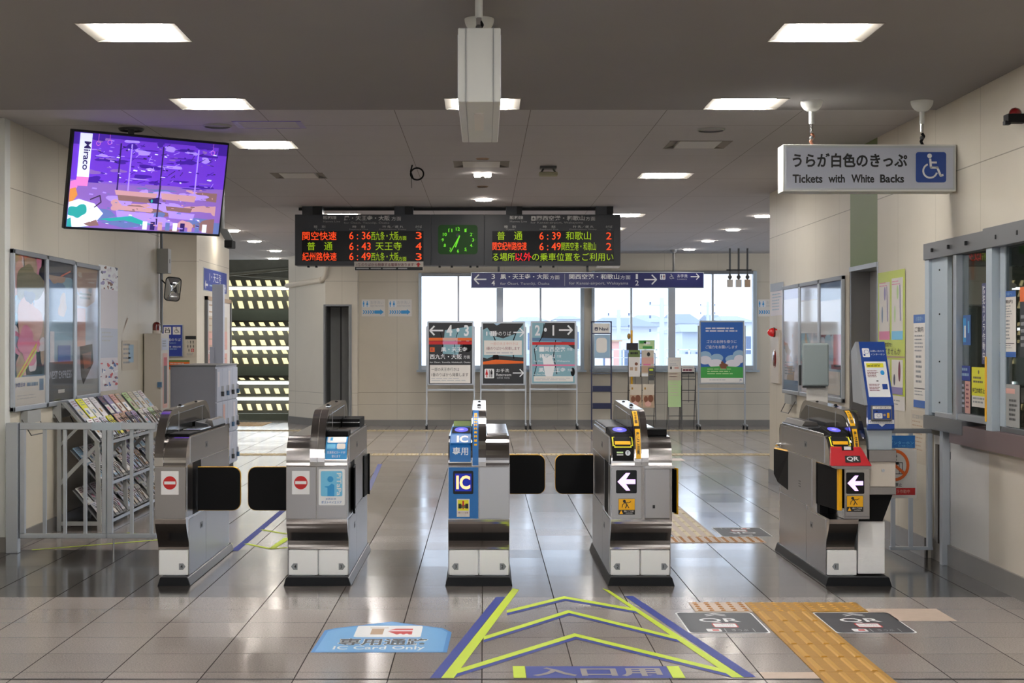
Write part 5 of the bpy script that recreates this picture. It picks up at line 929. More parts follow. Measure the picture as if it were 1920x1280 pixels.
# navy brochure rack
D = 25.5; a, c = P(1108, 800, D), P(1147, 602, D); t = thing('brochure_rack', 'tall navy rack headed Navi standing before the window', 'rack', ((a.x+c.x)/2, D, 0))
b = MB(); b.box(a.x, a.x+.02, D-.02, D+.02, 0, c.z, 'navy'); b.box(c.x-.02, c.x, D-.02, D+.02, 0, c.z, 'navy'); b.box(a.x, c.x, D-.02, D+.02, c.z-.02, c.z, 'navy'); b.box(a.x, c.x, D-.015, D+.02, P(0, 626, D).z, P(0, 624, D).z, 'navy'); b.box(a.x+.02, c.x-.02, D-.1, D+.2, .0, .03, 'navy'); b.build('frame', t)
for ya, yb, m in ((687, 701, 'clear_plastic'), (720, 734, 'navy'), (752, 766, 'navy')):
    b = MB(); b.box(a.x+.02, c.x-.02, D-.09, D-.08, P(0, yb, D).z, P(0, ya+3, D).z, m); b.box(a.x+.02, c.x-.02, D-.09, D+.02, P(0, yb, D).z, P(0, yb-1, D).z, 'navy'); b.build('tray', t)
f = PF(D-.016, step=.001); f.rect(1112, 606, 31.5, 18, 'paper', 1); f.rrect(1115, 613.5, 6, 6, 1, 'navy', 2); f.rect(1116.5, 616, 3, 2, 'paper', 3); f.text('Navi', 1123.5, 613.5, 17, 6, 'navy', 2, .02); f.out('header_sign', t)
f = PF(D-.02, step=.001); f.rect(1113.5, 627, 31, 44.5, 'alu', 1); f.rect(1114.5, 628, 29, 42.5, 'cloud_blue', 2); f.rrect(1118, 633, 20, 28, 6, 'paper', 3); f.lines(1117, 630, 14, 2, 1, 'text_grey', 4, 2); f.out('poster_case', t)
# wire leaflet racks
def wire_rack(x0, x1, ytop, D, label, cells, header=None):
    a, c = P(x0, 800, D), P(x1, ytop, D); cx = (a.x+c.x)/2; t = thing('leaflet_rack', label, 'rack', (cx, D, 0), 'wire leaflet racks'); b = MB()
    for x in (a.x, c.x): b.tube([(x-.004*(1 if x < cx else -1), D-.12, 0), (x, D-.02, .5), (x, D, c.z)], .007, 'wire'); b.tube([(x, D+.2, 0), (x, D+.02, .7)], .006, 'wire')
    for z in (c.z, c.z-.18, .85, .62, .45, .2): b.cyl((a.x, D-.02, z), (c.x, D-.02, z), .006, 'wire')
    for k in range(1, cells*2): x = a.x+(c.x-a.x)*k/(cells*2); b.cyl((x, D-.03, .42), (x, D-.02, c.z-.1), .004, 'wire')
    b.build('wire_frame', t); return t
wire_rack(1178, 1228, 662, 25.6, 'wire leaflet rack with coloured brochures under the window', 2); wire_rack(1253, 1276, 688, 25.6, 'narrow wire leaflet rack with one long green list', 1); wire_rack(1278, 1304, 690, 25.6, 'empty narrow wire rack with a small header board beside the sky poster', 1)
def leaf(x0, y0, x1, y1, D, label, draw, grp='leaflets in the wire racks'):
    f = PF(D, step=.001); a, c = P(x0, y1, D), P(x1, y0, D); f.mb.box(a.x, c.x, D+.001, D+.006, a.z, c.z, 'paper'); draw(f, x0, y0, x1-x0, y1-y0); return single(f.mb, 'leaflet', label, 'leaflet', grp, loc=((a.x+c.x)/2, D, a.z))
D = 25.52
leaf(1174.5, 643, 1196.5, 656, D+.02, 'black header card on the wire rack under the window', lambda f, x, y, w_, h_: f.rect(x, y, w_, h_, 'charcoal', 1))
leaf(1197, 637.5, 1227.5, 655, D, 'green and white leaflet sticking up from the wire rack', lambda f, x, y, w_, h_: (f.rect(x, y, w_, h_, 'leaf_green', 1), f.rect(x+2, y+1, w_*.4, h_*.3, 'green_paint', 2), f.rect(x+8, y+h_*.65, w_*.6, h_*.25, 'green_paint', 2), f.rect(x+10, y+3, 12, 5, 'white', 2)))
leaf(1179, 656, 1200, 706, D-.01, 'leaflet with a green top and white body in the wire rack', lambda f, x, y, w_, h_: (f.rect(x, y, w_, h_, 'paper', 1), f.rect(x, y, w_, 13, 'green_panel', 2), f.lines(x+3, y+4, 14, 5, 1, 'icon_black', 3, 2, .8), f.rect(x+2, y+32, 6, 6, 'tan', 2), f.rect(x+11, y+32, 5, 7, 'tan', 2), f.ell(x+14, y+26, 3, 3, 'brown', 2)))
leaf(1203, 656, 1226, 706, D-.012, 'pinkish leaflet with a face picture in the wire rack', lambda f, x, y, w_, h_: (f.rect(x, y, w_, h_, 'beige', 1), f.rect(x, y+14, w_, 12, 'peach', 2), f.rect(x+3, y+26, 14, 3, 'pink', 3), f.ell(x+13, y+8, 3, 4, 'icon_black', 2), f.rect(x, y+30, w_, 12, 'tan', 2), f.rect(x, y+44, 12, 5, 'white', 3)))
leaf(1215.5, 689, 1226.5, 713, D-.03, 'small dark green leaflet at the front of the wire rack', lambda f, x, y, w_, h_: (f.rect(x, y, w_, h_, 'dark_grey', 1), f.rect(x+2, y+2, w_-4, 4, 'lime', 2), f.rect(x+1, y+12, w_-3, 2, 'olive', 2)))
for xx, w3 in ((1181, 'one'), (1205, 'two')): leaf(xx, 720, xx+22, 764, D-.02, 'brown photo brochure in the lower tier of the wire rack, '+('under the white leaflet' if xx < 1200 else 'under the pinkish leaflet'), lambda f, x, y, w_, h_: (f.rect(x, y, w_, h_, 'beige', 1), f.rect(x+3, y+6, 3, 4, 'ochre', 2), f.rect(x, y+20, w_, h_-20, 'tan', 2), f.ell(x+6, y+28, 4, 6, 'brown', 3), f.ell(x+15, y+27, 5, 7, 'brown', 3), f.ell(x+10, y+37, 6, 5, 'peach', 3)))
leaf(1252.5, 670, 1277, 763, D-.02, 'long paper list, white above and green below, in the narrow rack', lambda f, x, y, w_, h_: (f.rect(x, y, w_, h_, 'leaf_green', 1), f.rect(x, y, w_, 27, 'paper', 2), f.rect(x, y+27, w_, 16, 'beige', 2), f.text('ハローワーク', x+3, y+4, 17, 4, 'text_grey', 3), f.lines(x+3, y+11, 16, 6, 2, 'text_grey', 3, 4), f.rect(x+4, y+17, 3, 5, 'icon_black', 3), f.rect(x+12, y+18, 8, 3, 'peach', 3), f.lines(x+3, y+30, 18, 45, 9, 'beige', 3, 7, .25), f.lines(x+3, y+30, 18, 10, 2, 'peach', 3, 7, .3)))
leaf(1278.5, 685, 1302, 700, D-.02, 'small white header board on the empty wire rack', lambda f, x, y, w_, h_: (f.rect(x, y, w_, h_, 'paper', 1), f.lines(x+2, y+3, w_-5, 3, 1, 'text_grey', 2, 2, .6), f.lines(x+2, y+7, w_-4, 4, 1, 'magenta_d', 2, 5, .8), f.rect(x, y+12, w_, 3, 'icon_black', 2)))
# toilet stickers on the back wall
for i, (x0, D, lab) in enumerate(((678, 26.295, 'left'), (728, 26.295, 'right'), (1420.5, 26.295, 'edge'))):
    f = PF(D, step=.001); w_ = 44; f.rect(x0, 561, w_, 32, 'paper', 0); f.rrect(x0+1, 563, 14, 13, 1.5, 'white', 1); f.man(x0+1.6, 564.3, 11, 'sky_deep', 2); f.man(x0+8.4, 564.3, 11, 'sky_deep', 2, True); f.text('お手洗い', x0+17, 564, 24, 5.8, 'text_grey', 2); f.text('RESTROOM', x0+17, 572, 24, 3.2, 'text_grey', 2)
    for k in range(5): f.poly([(x0+2+k*4.4, 581.5), (x0+4.2+k*4.4, 581.5), (x0+6.6+k*4.4, 584.8), (x0+4.2+k*4.4, 588), (x0+2+k*4.4, 588), (x0+4.4+k*4.4, 584.8)], 'sky_deep', 2)
    f.poly([(x0+24, 581.8), (x0+35, 581.8), (x0+35, 579.5), (x0+41.5, 584.8), (x0+35, 590), (x0+35, 587.8), (x0+24, 587.8)], 'sky_deep', 2.5)
    single(f.mb, 'toilet_sign', ['blue and white restroom sticker with arrow on the back wall beside the doorway', 'blue and white restroom sticker with arrow on the back wall close to the window', 'restroom sticker on the back wall half hidden by the wall corner'][i], 'sign', 'restroom stickers', loc=(P(x0+22, 0, D).x, D, P(0, 593, D).z))
# ------------------------------------------------------------------ fences
FD = 10.42
t = thing('metal_fence', 'grey metal barred fence of two leaves between the white column and the narrow gate', 'fence', (-2.6, FD, 0))
z1, z2, zb = H-(792-CY)*FD/F, H-(805-CY)*FD/F, H-(1000-CY)*FD/F; fx = lambda x: (x-CX)*FD/F
b = MB(); b.box(fx(14.5), fx(37), FD-.05, FD+.02, 0, z1, 'alu'); b.build('end_post', t, .004)
for xa, xb, bars, label in ((38, 200.5, (84, 122, 160), ''), (202, 293, (247, 284), '')):
    b = MB(); b.box(fx(xa), fx(xb), FD-.02, FD+.02, z2, z1, 'alu'); b.box(fx(xa), fx(xb), FD-.02, FD+.02, zb-.03, zb, 'alu'); b.box(fx(xa), fx(xa)+.034, FD-.02, FD+.02, zb, z2, 'alu')
    if xb < 210: b.box(fx(xb)-.03, fx(xb), FD-.02, FD+.02, zb, z2, 'alu')
    lf = b.build('leaf_frame', t, .003)
    for x in bars: b = MB(); b.box(fx(x-3), fx(x+3), FD-.011, FD+.011, zb, z2, 'alu'); b.build('bar', lf)
b = MB(); b.box(fx(173.5), fx(228), FD-.026, FD-.02, z2-.004, z1+.003, 'alu_blue'); b.build('name_plate', t); b = MB(); b.cyl((fx(213), FD, 0), (fx(213), FD, zb-.03), .006, 'chrome'); b.build('floor_bolt', t)
FD2 = 10.0; gx = lambda x: (x-CX)*FD2/F
t = thing('metal_fence', 'grey barred gate leaf with prohibition board between QR gate and ticket window', 'fence', (2.75, FD2, 0))
b = MB(); z1 = .85; b.box(gx(1668), gx(1746), FD2-.015, FD2+.02, z1-.03, z1, 'alu_dark'); b.box(gx(1668), gx(1748), FD2-.02, FD2+.02, .075, .095, 'alu'); b.box(gx(1738), gx(1747), FD2-.02, FD2+.02, .09, z1-.03, 'alu'); b.build('leaf_frame', t, .002)
for x in (1674, 1707): b = MB(); b.box(gx(x-3.5), gx(x+4), FD2-.012, FD2+.012, .09, z1-.03, 'alu'); b.build('bar', t)
b = MB(); b.box(gx(1755), gx(1758), FD2-.04, FD2+.02, .12, .75, 'steel_dark'); b.build('latch_rod', t)
f = PF(FD2-.022); f.mb.box(gx(1650), gx(1717), FD2-.021, FD2-.015, H-(933-CY)*FD2/F, H-(841-CY)*FD2/F, 'paper'); f.mb.box(gx(1650), gx(1714), FD2-.021, FD2-.015, H-(839-CY)*FD2/F, H-(816-CY)*FD2/F, 'blue')
f.text('インターホン', 1668, 827, 45, 6, 'sky_sticker', 2); f.text('をご利用ください', 1684, 834, 27, 3.5, 'sky_sticker', 2); f.text('改札口', 1652, 819, 22, 5, 'sky_sticker', 2)
f.ring(1677, 872, 28, 30, 5.5, 'orange', 3); f.ell(1679, 855, 3, 3, 'icon_black', 1); f.path([(1679, 860), (1677, 869), (1685, 868)], 5, 'icon_black', 1); f.path([(1684, 867), (1692, 867), (1692, 888), (1676, 888)], 1.2, 'icon_black', 1.5); f.line(1686, 868, 1686, 888, 1, 'icon_black', 2); f.line(1660, 856, 1696, 888, 5.5, 'orange', 4)
f.text('飛び出し禁止', 1653, 905, 38, 7, 'icon_black', 2, .01); f.rect(1651, 914.5, 65, 13, 'red', 1); f.text('防犯カメラ作動中', 1654, 917.5, 52, 7, 'peach', 2); f.out('notice_board', t)
b = MB(); b.box((1765-CX)*9.83/F, (1780-CX)*9.83/F, 9.81, 9.87, 0, .852, 'alu'); b.box((1780-CX)*9.83/F, (1785-CX)*9.83/F, 9.80, 9.86, H-(861-CY)*9.83/F, H-(846-CY)*9.83/F, 'alu_dark'); single(b, 'fence_post', 'square grey steel post standing against the white counter panel', 'post', bevel=.003)

# ------------------------------------------------------------------ left wall: brochure rack
rk = thing('brochure_stand', 'long grey slanted brochure rack of three tiers against the poster wall', 'rack', (-3.0, 12.9, 0))
bays = [11.62, 12.48, 13.34, 14.2]
tiers = [(.95, .66, -3.10, -2.86), (.60, .35, -3.07, -2.85), (.30, .06, -3.05, -2.85)]
for y in bays:
    b = MB(); b.box(-3.17, -3.14, y-.015, y+.015, 0, .955, 'paint_grey'); b.prism([(-3.14, .955), (-3.11, .955), (-2.86, .665), (-2.89, .665)], 'Y', y-.015, y+.015, 'paint_grey'); b.box(-3.14, -2.86, y-.012, y+.012, .04, .07, 'paint_grey')
    b.prism([(-3.14, .66), (-3.14, .63), (-2.99, .78), (-2.99, .81)], 'Y', y-.01, y+.01, 'paint_grey'); b.prism([(-3.14, .38), (-3.14, .34), (-2.87, .62), (-2.87, .66)], 'Y', y-.01, y+.01, 'paint_grey'); b.prism([(-2.89, .665), (-2.86, .665), (-2.84, 0), (-2.87, 0)], 'Y', y-.015, y+.015, 'paint_grey'); b.build('side_frame', rk)
slot = []
for k, (zt, zb, xt, xb) in enumerate(tiers):
    b = MB(); b.prism([(xt-.01, zt), (xt+.0, zt), (xb+.0, zb), (xb-.012, zb)], 'Y', bays[0], bays[-1], 'alu_dark'); b.prism([(xb-.012, zb-.03), (xb+.02, zb-.03), (xb+.022, zb-.005), (xb+.018, zb-.005), (xb+.016, zb-.024), (xb-.012, zb-.024)], 'Y', bays[0], bays[-1], 'alu'); sh = b.build('tier', rk)
    dx, dz = xb-xt, zb-zt
    for j in range(3):
        for q in range(6):
            b = MB(); y = bays[j]+.12+q*.125; p0 = (xt+dx*.6+.03, y, zt+dz*.6+.02)
            b.tube([(xt+dx*.5, y-.04, zt+dz*.5+.01), (p0[0]+.02, y-.03, p0[2]-.02), (xb+.03, y, zb+.02), (p0[0]+.02, y+.03, p0[2]-.02), (xt+dx*.5, y+.04, zt+dz*.5+.01)], .003, 'wire', 5); b.build('wire_clip', sh)
cols = [('pale blue', 'cloud_blue'), ('yellow', 'yellow_bright'), ('white and blue', 'white'), ('dark blue', 'navy'), ('lilac', 'purple'), ('pink', 'peach'), ('pale green', 'leaf_green'), ('cream', 'beige'), ('grey', 'signface'), ('white', 'paper'), ('brown', 'tan'), ('light grey', 'cloud')]
seq = {0: [[8, 1, 2, 11], [3, 4, 5, 10], [6, 7, 9, 11]], 1: [[0, 9, 11, 2], [8, 10, 9, 4], [11, 9, 3, 7]], 2: [[9, 11, 11, 9], [11, 9, 8, 7], [9, 11, 9, 8]]}
tn = ['top tier', 'middle tier', 'bottom tier']; bn = ['first bay next to the white column', 'middle bay', 'last bay next to the white cabinet']; cn = ['first', 'second', 'third', 'fourth']; rn = ['upper', 'lower']
r = random.Random(3)
for k, (zt, zb, xt, xb) in enumerate(tiers):
    dx, dz = xb-xt, zb-zt; L_ = math.hypot(dx, dz)
    for j in range(3):
        for q in range(4):
            for row in range(2):
                ci = seq[k][j][(q+row*2) % 4] if row else seq[k][j][q]; nm, m_ = cols[ci]
                y = bays[j]+.04+q*.2; a0, a1 = ((.0-(.02 if k == 0 else 0), .52) if row == 0 else (.50, .97)); o_ = .006+.012*row
                nx, nz = -dz/L_, dx/L_; lx = xt+dx*a0+nx*o_; lz_ = zt+dz*a0+nz*o_+.01
                O = Vector((lx, y, lz_)); V = Vector((dx, 0, dz))/L_; hh = L_*(a1-a0)
                f = Face(O, (0, 1, 0), V, .0008); wd = .15 if nm != 'yellow' else .165
                N = f.N
                vs = [f.p(0, 0), f.p(wd, 0), f.p(wd, hh), f.p(0, hh)]; bk = [v-N*.006 for v in vs]
                f.mb.add(vs+bk, [(0, 3, 2, 1), (4, 5, 6, 7), (0, 1, 5, 4), (1, 2, 6, 5), (2, 3, 7, 6), (3, 0, 4, 7)], m_)
                acc = r.choice(['white', 'cloud', 'peach', 'beige', 'cloud_blue', 'text_grey', 'paper', 'signface'])
                f.rect(wd*.08, hh*.45, wd*.84, hh*.42, acc, 1); f.lines(wd*.12, hh*.08, wd*.7, hh*.28, 3, r.choice(['text_dim', 'steel_blue', 'magenta_d']), 1, r.randint(0, 99), .4); f.rect(wd*.2, hh*.55, wd*.3, hh*.18, r.choice(['ochre', 'steel_blue', 'brown', 'pink']), 2)
                single(f.mb, 'brochure', '%s brochure, %s in %s row, rack %s, %s' % (nm, cn[q], rn[row], tn[k], ('bay by the column', 'middle bay', 'bay by the cabinet')[j]), 'brochure', 'brochures in the slanted rack', loc=tuple(O))

# poster frames on the left wall
def wall_frame(face, u0, u1, z0, z1, X, d, label, draw, tray=True, grp='framed posters on the poster wall'):
    """u grows to the viewer's right; d = +1 left wall (faces +X), -1 right wall"""
    ya, yb = (u0, u1) if d > 0 else (-u1, -u0)
    t = thing('framed_poster', label, 'framed poster', (X, (ya+yb)/2, z0), grp); a, c = sorted((X+.001*d, X+.03*d)); b = MB()
    b.box(a, c, ya, yb, z0, z0+.035, 'alu'); b.box(a, c, ya, yb, z1-.035, z1, 'alu_dark'); b.box(a, c, ya, ya+.03, z0, z1, 'alu'); b.box(a, c, yb-.03, yb, z0, z1, 'alu'); b.build('frame', t, .004)
    f = face(X+.012*d, None, .0008); draw(f, u0+.03, -z1+.035, u1-u0-.06, z1-z0-.07); f.out('poster', t)
    b = MB(); g = X+.022*d; b.box(*sorted((g, g+.002*d)), ya+.03, yb-.03, z0+.035, z1-.035, 'poster_glass'); b.build('cover_sheet', t)
    if tray:
        b = MB(); m_ = (ya+yb)/2; b.box(*sorted((X, X+.05*d)), m_-.16, m_+.16, z0-.09, z0-.005, 'paint_grey'); b.tube([(X+.02*d, m_-.2, z0-.06), (X+.08*d, m_-.18, z0-.17), (X+.08*d, m_+.18, z0-.17), (X+.02*d, m_+.2, z0-.06)], .004, 'wire', 6); b.build('leaflet_holder', t)
    return t
def a1(f, x, y, w_, h_):
    f.rect(x, y, w_, h_, 'steel_blue', 0); f.art(x, y, w_, h_*.80, 'steel_blue', ['peach', 'cloud', 'sky_sticker', 'pink', 'aqua', 'cloud_blue', 'tan'], 34, 21, 0, (.06, .24)); r = random.Random(4)
    f.blob(x, y, w_, h_, x+w_*.5, y+h_*.18, w_*.36, h_*.14, 'olive', 5, r); f.blob(x, y, w_, h_, x+w_*.5, y+h_*.42, w_*.34, h_*.17, 'peach', 6, r); f.blob(x, y, w_, h_, x+w_*.42, y+h_*.60, w_*.28, h_*.12, 'pink', 6.5, r); f.blob(x, y, w_, h_, x+w_*.5, y+h_*.27, w_*.15, h_*.05, 'navy', 7, r)
    for k, c in enumerate(('yellow_bright', 'orange', 'lime')): f.poly([(x+w_*(.05+.05*k), y+h_*.82), (x+w_*(.10+.05*k), y+h_*.82), (x+w_*.72, y+h_*(.60+.02*k)), (x+w_*.72, y+h_*(.58+.02*k))], c, 8+k*.3)
    f.rect(x, y+h_*.81, w_, h_*.19, 'paper', 9); f.text('JR西日本', x+w_*.05, y+h_*.845, w_*.3, h_*.035, 'jr_blue', 10, .02); f.lines(x+w_*.4, y+h_*.85, w_*.35, h_*.03, 1, 'steel_blue', 10, 2, .8); f.rect(x+w_*.8, y+h_*.83, w_*.14, h_*.08, 'steel_blue', 10); f.lines(x+w_*.1, y+h_*.93, w_*.6, h_*.04, 2, 'text_grey', 10, 5, .3)
def a2(f, x, y, w_, h_):
    f.art(x, y, w_, h_*.45, 'steel_blue', ['poster_blue', 'steel_blue', 'tan', 'navy', 'aqua'], 9, 31, 0, (.15, .4)); f.rect(x, y+h_*.42, w_, h_*.3, 'cloud_blue', .6); f.rect(x, y, w_, h_*.10, 'charcoal', 5); f.line(x+w_*.5, y+h_*.1, x+w_*.9, y+h_*.05, .012, 'orange', 6); f.rect(x+w_*.1, y+h_*.5, w_*.16, h_*.25, 'cloud', 5); f.rect(x+w_*.4, y+h_*.6, w_*.5, h_*.12, 'poster_blue', 5)
    f.rect(x, y+h_*.72, w_, h_*.28, 'charcoal', 6); f.text('WEST EXPRESS', x+w_*.03, y+h_*.785, w_*.9, h_*.055, 'signface', 7, .0); f.poly([(x+w_*.15, y+h_-.001), (x+w_*.3, y+h_*.9), (x+w_*.7, y+h_*.88), (x+w_*.9, y+h_-.001)], 'dark_grey', 7); f.rect(x+w_*.4, y+h_*.92, w_*.25, h_*.025, 'paper', 8)
def a3(f, x, y, w_, h_):
    f.rect(x, y, w_, h_, 'signface', 0); f.poly([(x, y), (x+w_, y), (x+w_*.85, y+h_*.26), (x+w_*.5, y+h_*.31), (x, y+h_*.30)], 'tan', 1); f.art(x+w_*.05, y+h_*.03, w_*.8, h_*.2, 'tan', ['beige', 'tan', 'ochre', 'text_dim'], 10, 8, 1.3, (.05, .2)); f.lines(x+w_*.2, y+h_*.2, w_*.5, h_*.06, 2, 'olive', 4, 2, .5)
    f.rect(x+w_*.1, y+h_*.32, w_*.35, h_*.3, 'peach', 1); f.poly([(x+w_*.2, y+h_*.62), (x+w_*.75, y+h_*.6), (x+w_*.8, y+h_*.75), (x+w_*.35, y+h_*.92), (x+w_*.25, y+h_*.85)], 'office_dark', 2); f.poly([(x+w_*.3, y+h_*.68), (x+w_*.7, y+h_*.66), (x+w_*.68, y+h_*.78), (x+w_*.4, y+h_*.8)], 'brown', 3); f.rect(x, y+h_*.88, w_, h_*.12, 'paint_grey', 1.5)
def FL_(X, mb=None, step=.0006): return LF(X, mb, step)
DL = lambda x: -F*XL/(CX-x)
wall_frame(FL_, DL(18), DL(82), .93, 2.035, XL, 1, 'framed poster with pink and blue figure art next to the white column', a1)
wall_frame(FL_, DL(82.5), DL(135), .93, 2.035, XL, 1, 'framed poster with WEST EXPRESS lettering over a dark road', a2)
wall_frame(FL_, DL(135.5), DL(182), .95, 2.03, XL, 1, 'framed grey and brown poster, last frame on the poster wall', a3, False)
f = LF(XL+.004, None, .0008); ya, yb = DL(184), DL(220); w_ = yb-ya; y0 = -(H+(642-495)*ya/F)
f.rect(ya, y0, w_, 1.06, 'cloud', 0); f.art(ya, y0, w_, .20, 'white', ['magenta_d', 'navy', 'purple', 'cloud', 'brown'], 26, 5, .5, (.03, .12)); f.rect(ya, y0+.53, w_, .25, 'signface', .5); f.art(ya, y0+.80, w_, .23, 'cloud', ['red', 'steel_blue', 'white', 'magenta_d', 'poster_blue'], 40, 6, 1, (.03, .1)); f.lines(ya+.1, y0+.56, w_*.6, .1, 3, 'text_grey', 2, 4, .4)
single(f.mb, 'paper_poster', 'shiny white paper poster with red and blue lettering beside the last wall frame', 'poster', loc=(XL+.004, ya+w_/2, -y0-1.06))
f = LF(XL+.003, None, .0008); ya = DL(228); yb = DL(258); f.rect(ya, -1.42, yb-ya, .27, 'beige', 0); f.lines(ya+.05, -1.39, (yb-ya)*.5, .2, 5, 'text_dim', 1, 7, .4); f.rect(ya+.4*(yb-ya), -1.38, .2, .16, 'cloud_blue', 1); f.poly([(DL(226), -1.44), (DL(228), -1.47), (DL(240), -1.62), (DL(238), -1.62)], 'tan', 2)
single(f.mb, 'wall_note', 'faded small notice sheet on the wall above the brochure rack end', 'notice')
# lamp cabinet, lamp, junction box, mirror
t = thing('equipment_cabinet', 'tall narrow cream cabinet with labelled side standing at the end of the poster wall', 'cabinet', (-3.11, 14.86, 0))
b = MB(); b.box(-3.19, -3.03, 14.67, 15.05, 0, 1.485, 'counter_beige'); b.build('body', t, .004); f = LF(-3.029, None, .0008)
f.rect(14.70, -1.44, .3, .11, 'signface', 1); f.lines(14.73, -1.42, .2, .07, 3, 'text_dim', 2, 3, .5); f.rect(14.74, -1.30, .22, .52, 'peach', 1); f.rect(14.79, -1.26, .15, .08, 'red', 2); f.rect(14.79, -1.18, .15, .36, 'dark_grey', 2); f.lines(14.8, -.75, .14, .03, 1, 'text_dim', 1, 5, .8); f.rect(14.67, -.55, .38, .004, 'text_dim', 1); f.rect(14.67, -.45, .38, .004, 'text_dim', 1); f.out('label_print', t)
b = MB(); b.box(-3.06, -3.02, 14.65, 14.67, .98, 1.03, 'steel_blue'); b.build('latch', t)
z0 = 1.485; b = MB(); b.cyl((-3.10, 14.8, z0), (-3.10, 14.8, z0+.03), .038, 'gate_beige'); b.cyl((-3.10, 14.8, z0+.03), (-3.10, 14.8, z0+.075), .038, 'dark_red'); b.ball((-3.10, 14.8, z0+.075), .038, 'dark_red', 16, 6, 0, 1); single(b, 'warning_lamp', 'red dome lamp on top of the tall cream cabinet', 'lamp', loc=(-3.10, 14.8, z0))
t = thing('junction_box', 'grey metal box on a wall conduit under the violet screen', 'electrical box', (-3.15, 15.37, 2.08))
b = MB(); b.box(-3.2, -3.09, 15.3, 15.45, 2.08, 2.32, 'paint_grey'); b.box(-3.089, -3.087, 15.36, 15.38, 2.18, 2.22, 'icon_black'); b.build('box_body', t, .004)
b = MB(); b.cyl((-3.175, 15.4, 2.32), (-3.175, 15.4, CEIL), .014, 'alu_dark'); b.cyl((-3.175, 15.4, 1.5), (-3.175, 15.4, 2.08), .014, 'alu_dark'); b.build('conduit', t)
mc = P(324, 542, 15.3); t = thing('convex_mirror', 'small tilted rounded mirror on an arm at the end of the poster wall', 'mirror', tuple(mc))
Tm = Matrix.Translation(mc) @ Matrix.Rotation(.25, 4, 'Z') @ Matrix.Rotation(.10, 4, 'Y') @ Matrix.Rotation(.12, 4, 'X')
b = MB(); pts = []
for cx, cz, a in ((.035, -.075, -90), (.035, .075, 0), (-.035, .075, 90), (-.035, -.075, 180)):
    for k in range(6): tt = math.radians(a+18*k); pts.append((cx+.035*math.cos(tt), cz+.035*math.sin(tt)))
b.prism([(x*1.12, z*1.08) for x, z in pts], 'Y', .0, .025, 'rubber'); b.build('rim', t, 0, Tm)
b = MB(); vs = [(0, -.022, 0)]; fs = []
for rr_ in (.35, .7, 1.0): vs += [(x*rr_, -.022+.022*rr_*rr_, z*rr_) for x, z in pts]
n = len(pts)
for i in range(n): fs.append((0, 1+i, 1+(i+1) % n)); [fs.append((1+q*n+i, 1+(q+1)*n+i, 1+(q+1)*n+(i+1) % n, 1+q*n+(i+1) % n)) for q in range(2)]
b.add(vs, fs, 'mirror', True); b.build('glass', t, 0, Tm); b = MB(); b.tube([(-3.18, 15.4, mc.z+.1), (-3.12, 15.35, mc.z+.05), (mc.x, mc.y+.02, mc.z)], .007, 'rubber'); b.build('arm', t)
# lockers
t = thing('locker_unit', 'low grey coin locker unit with keys behind the end of the brochure rack', 'lockers', (-3.02, 17.0, 0))
b = MB(); b.box(-3.27, -2.80, 16.3, 17.7, .06, 1.15, 'lock_grey'); b.box(-3.28, -2.79, 16.29, 17.71, 1.15, 1.165, 'alu_dark'); b.box(-3.25, -2.83, 16.33, 17.67, 0, .06, 'icon_black'); b.build('body', t, .004)
for c_ in range(4):
    for r_ in range(3):
        y0, y1, zz0, zz1 = 16.31+.345*c_, 16.31+.345*(c_+1)-.012, .07+.355*r_, .07+.355*(r_+1)-.012; b = MB(); b.box(-2.80, -2.785, y0, y1, zz0, zz1, 'signface'); d_ = b.build('locker_door', t, .003)
        b = MB(); b.box(-2.785, -2.765, y1-.07, y1-.03, zz0+.1, zz0+.16, 'chrome'); b.cyl((-2.77, y1-.05, zz0+.10), (-2.77, y1-.05, zz0+.05), .016, 'steel_blue' if (c_+r_) % 2 else 'dark_grey'); b.build('key', d_)
        if (c_+r_) % 2 == 0: f = LF(-2.784, None, .0008); f.rect(y0+.04, -zz1+.03, .12, .16, 'peach' if c_ == 1 else 'cloud', 1); f.out('sticker', d_)
b = MB(); q0, q1 = P(398, 0, 18.2), P(418.5, 0, 18.2); b.box(q0.x, q1.x, 18.2, 18.3, 0, H+(642-533)*18.2/F, 'signface'); b.box(q0.x-.03, q0.x+.02, 18.19, 18.2, 1.1, 1.35, 'signface'); single(b, 'white_post', 'tall flat white steel post rising behind the coin lockers', 'post', bevel=.003)
# signs on the far facing wall
f = PF(19.585, step=.001); a, c = P(303, 669, 19.58), P(343, 608, 19.58); t = thing('platform_sign', 'blue framed elevator and wheelchair sign above the lockers', 'sign', ((a.x+c.x)/2, 19.58, a.z)); b = MB(); b.box(a.x, c.x, 19.58, 19.6, a.z, c.z, 'alu'); b.build('frame', t, .004)
f = PF(19.578, step=.001); f.rect(304, 609.5, 37.5, 58, 'tape_blue', 1); f.rect(307, 612.5, 14, 14.5, 'paper', 2); f.rect(324, 612.5, 14.5, 14.5, 'paper', 2); f.rect(309.5, 617.5, 9, 6.5, 'icon_black', 3); f.rect(311, 619, 6, 4, 'paper', 4); f.poly([(311, 614), (313, 616), (309.5, 616)], 'icon_black', 3); f.poly([(316, 614), (318, 616), (314.5, 616)], 'icon_black', 3); f.wheelchair(325.5, 613, 12, 'icon_black', 3); f.text('1番のりば', 313, 634, 26, 5.5, 'white', 3); f.text('Platform', 316, 641, 14, 3, 'cloud_blue', 3); f.text('関西空港・和歌山方面', 309, 648, 30, 3.6, 'white', 3); f.lines(310, 653.5, 28, 2.5, 1, 'cloud_blue', 3); f.out('sign_face', t)
f = PF(19.592, step=.001); f.rect(347, 629, 21, 40, 'beige', 0); f.rect(347.5, 629.5, 20, 6.5, 'icon_black', 1); f.wheelchair(349, 638, 6, 'text_dim', 1)
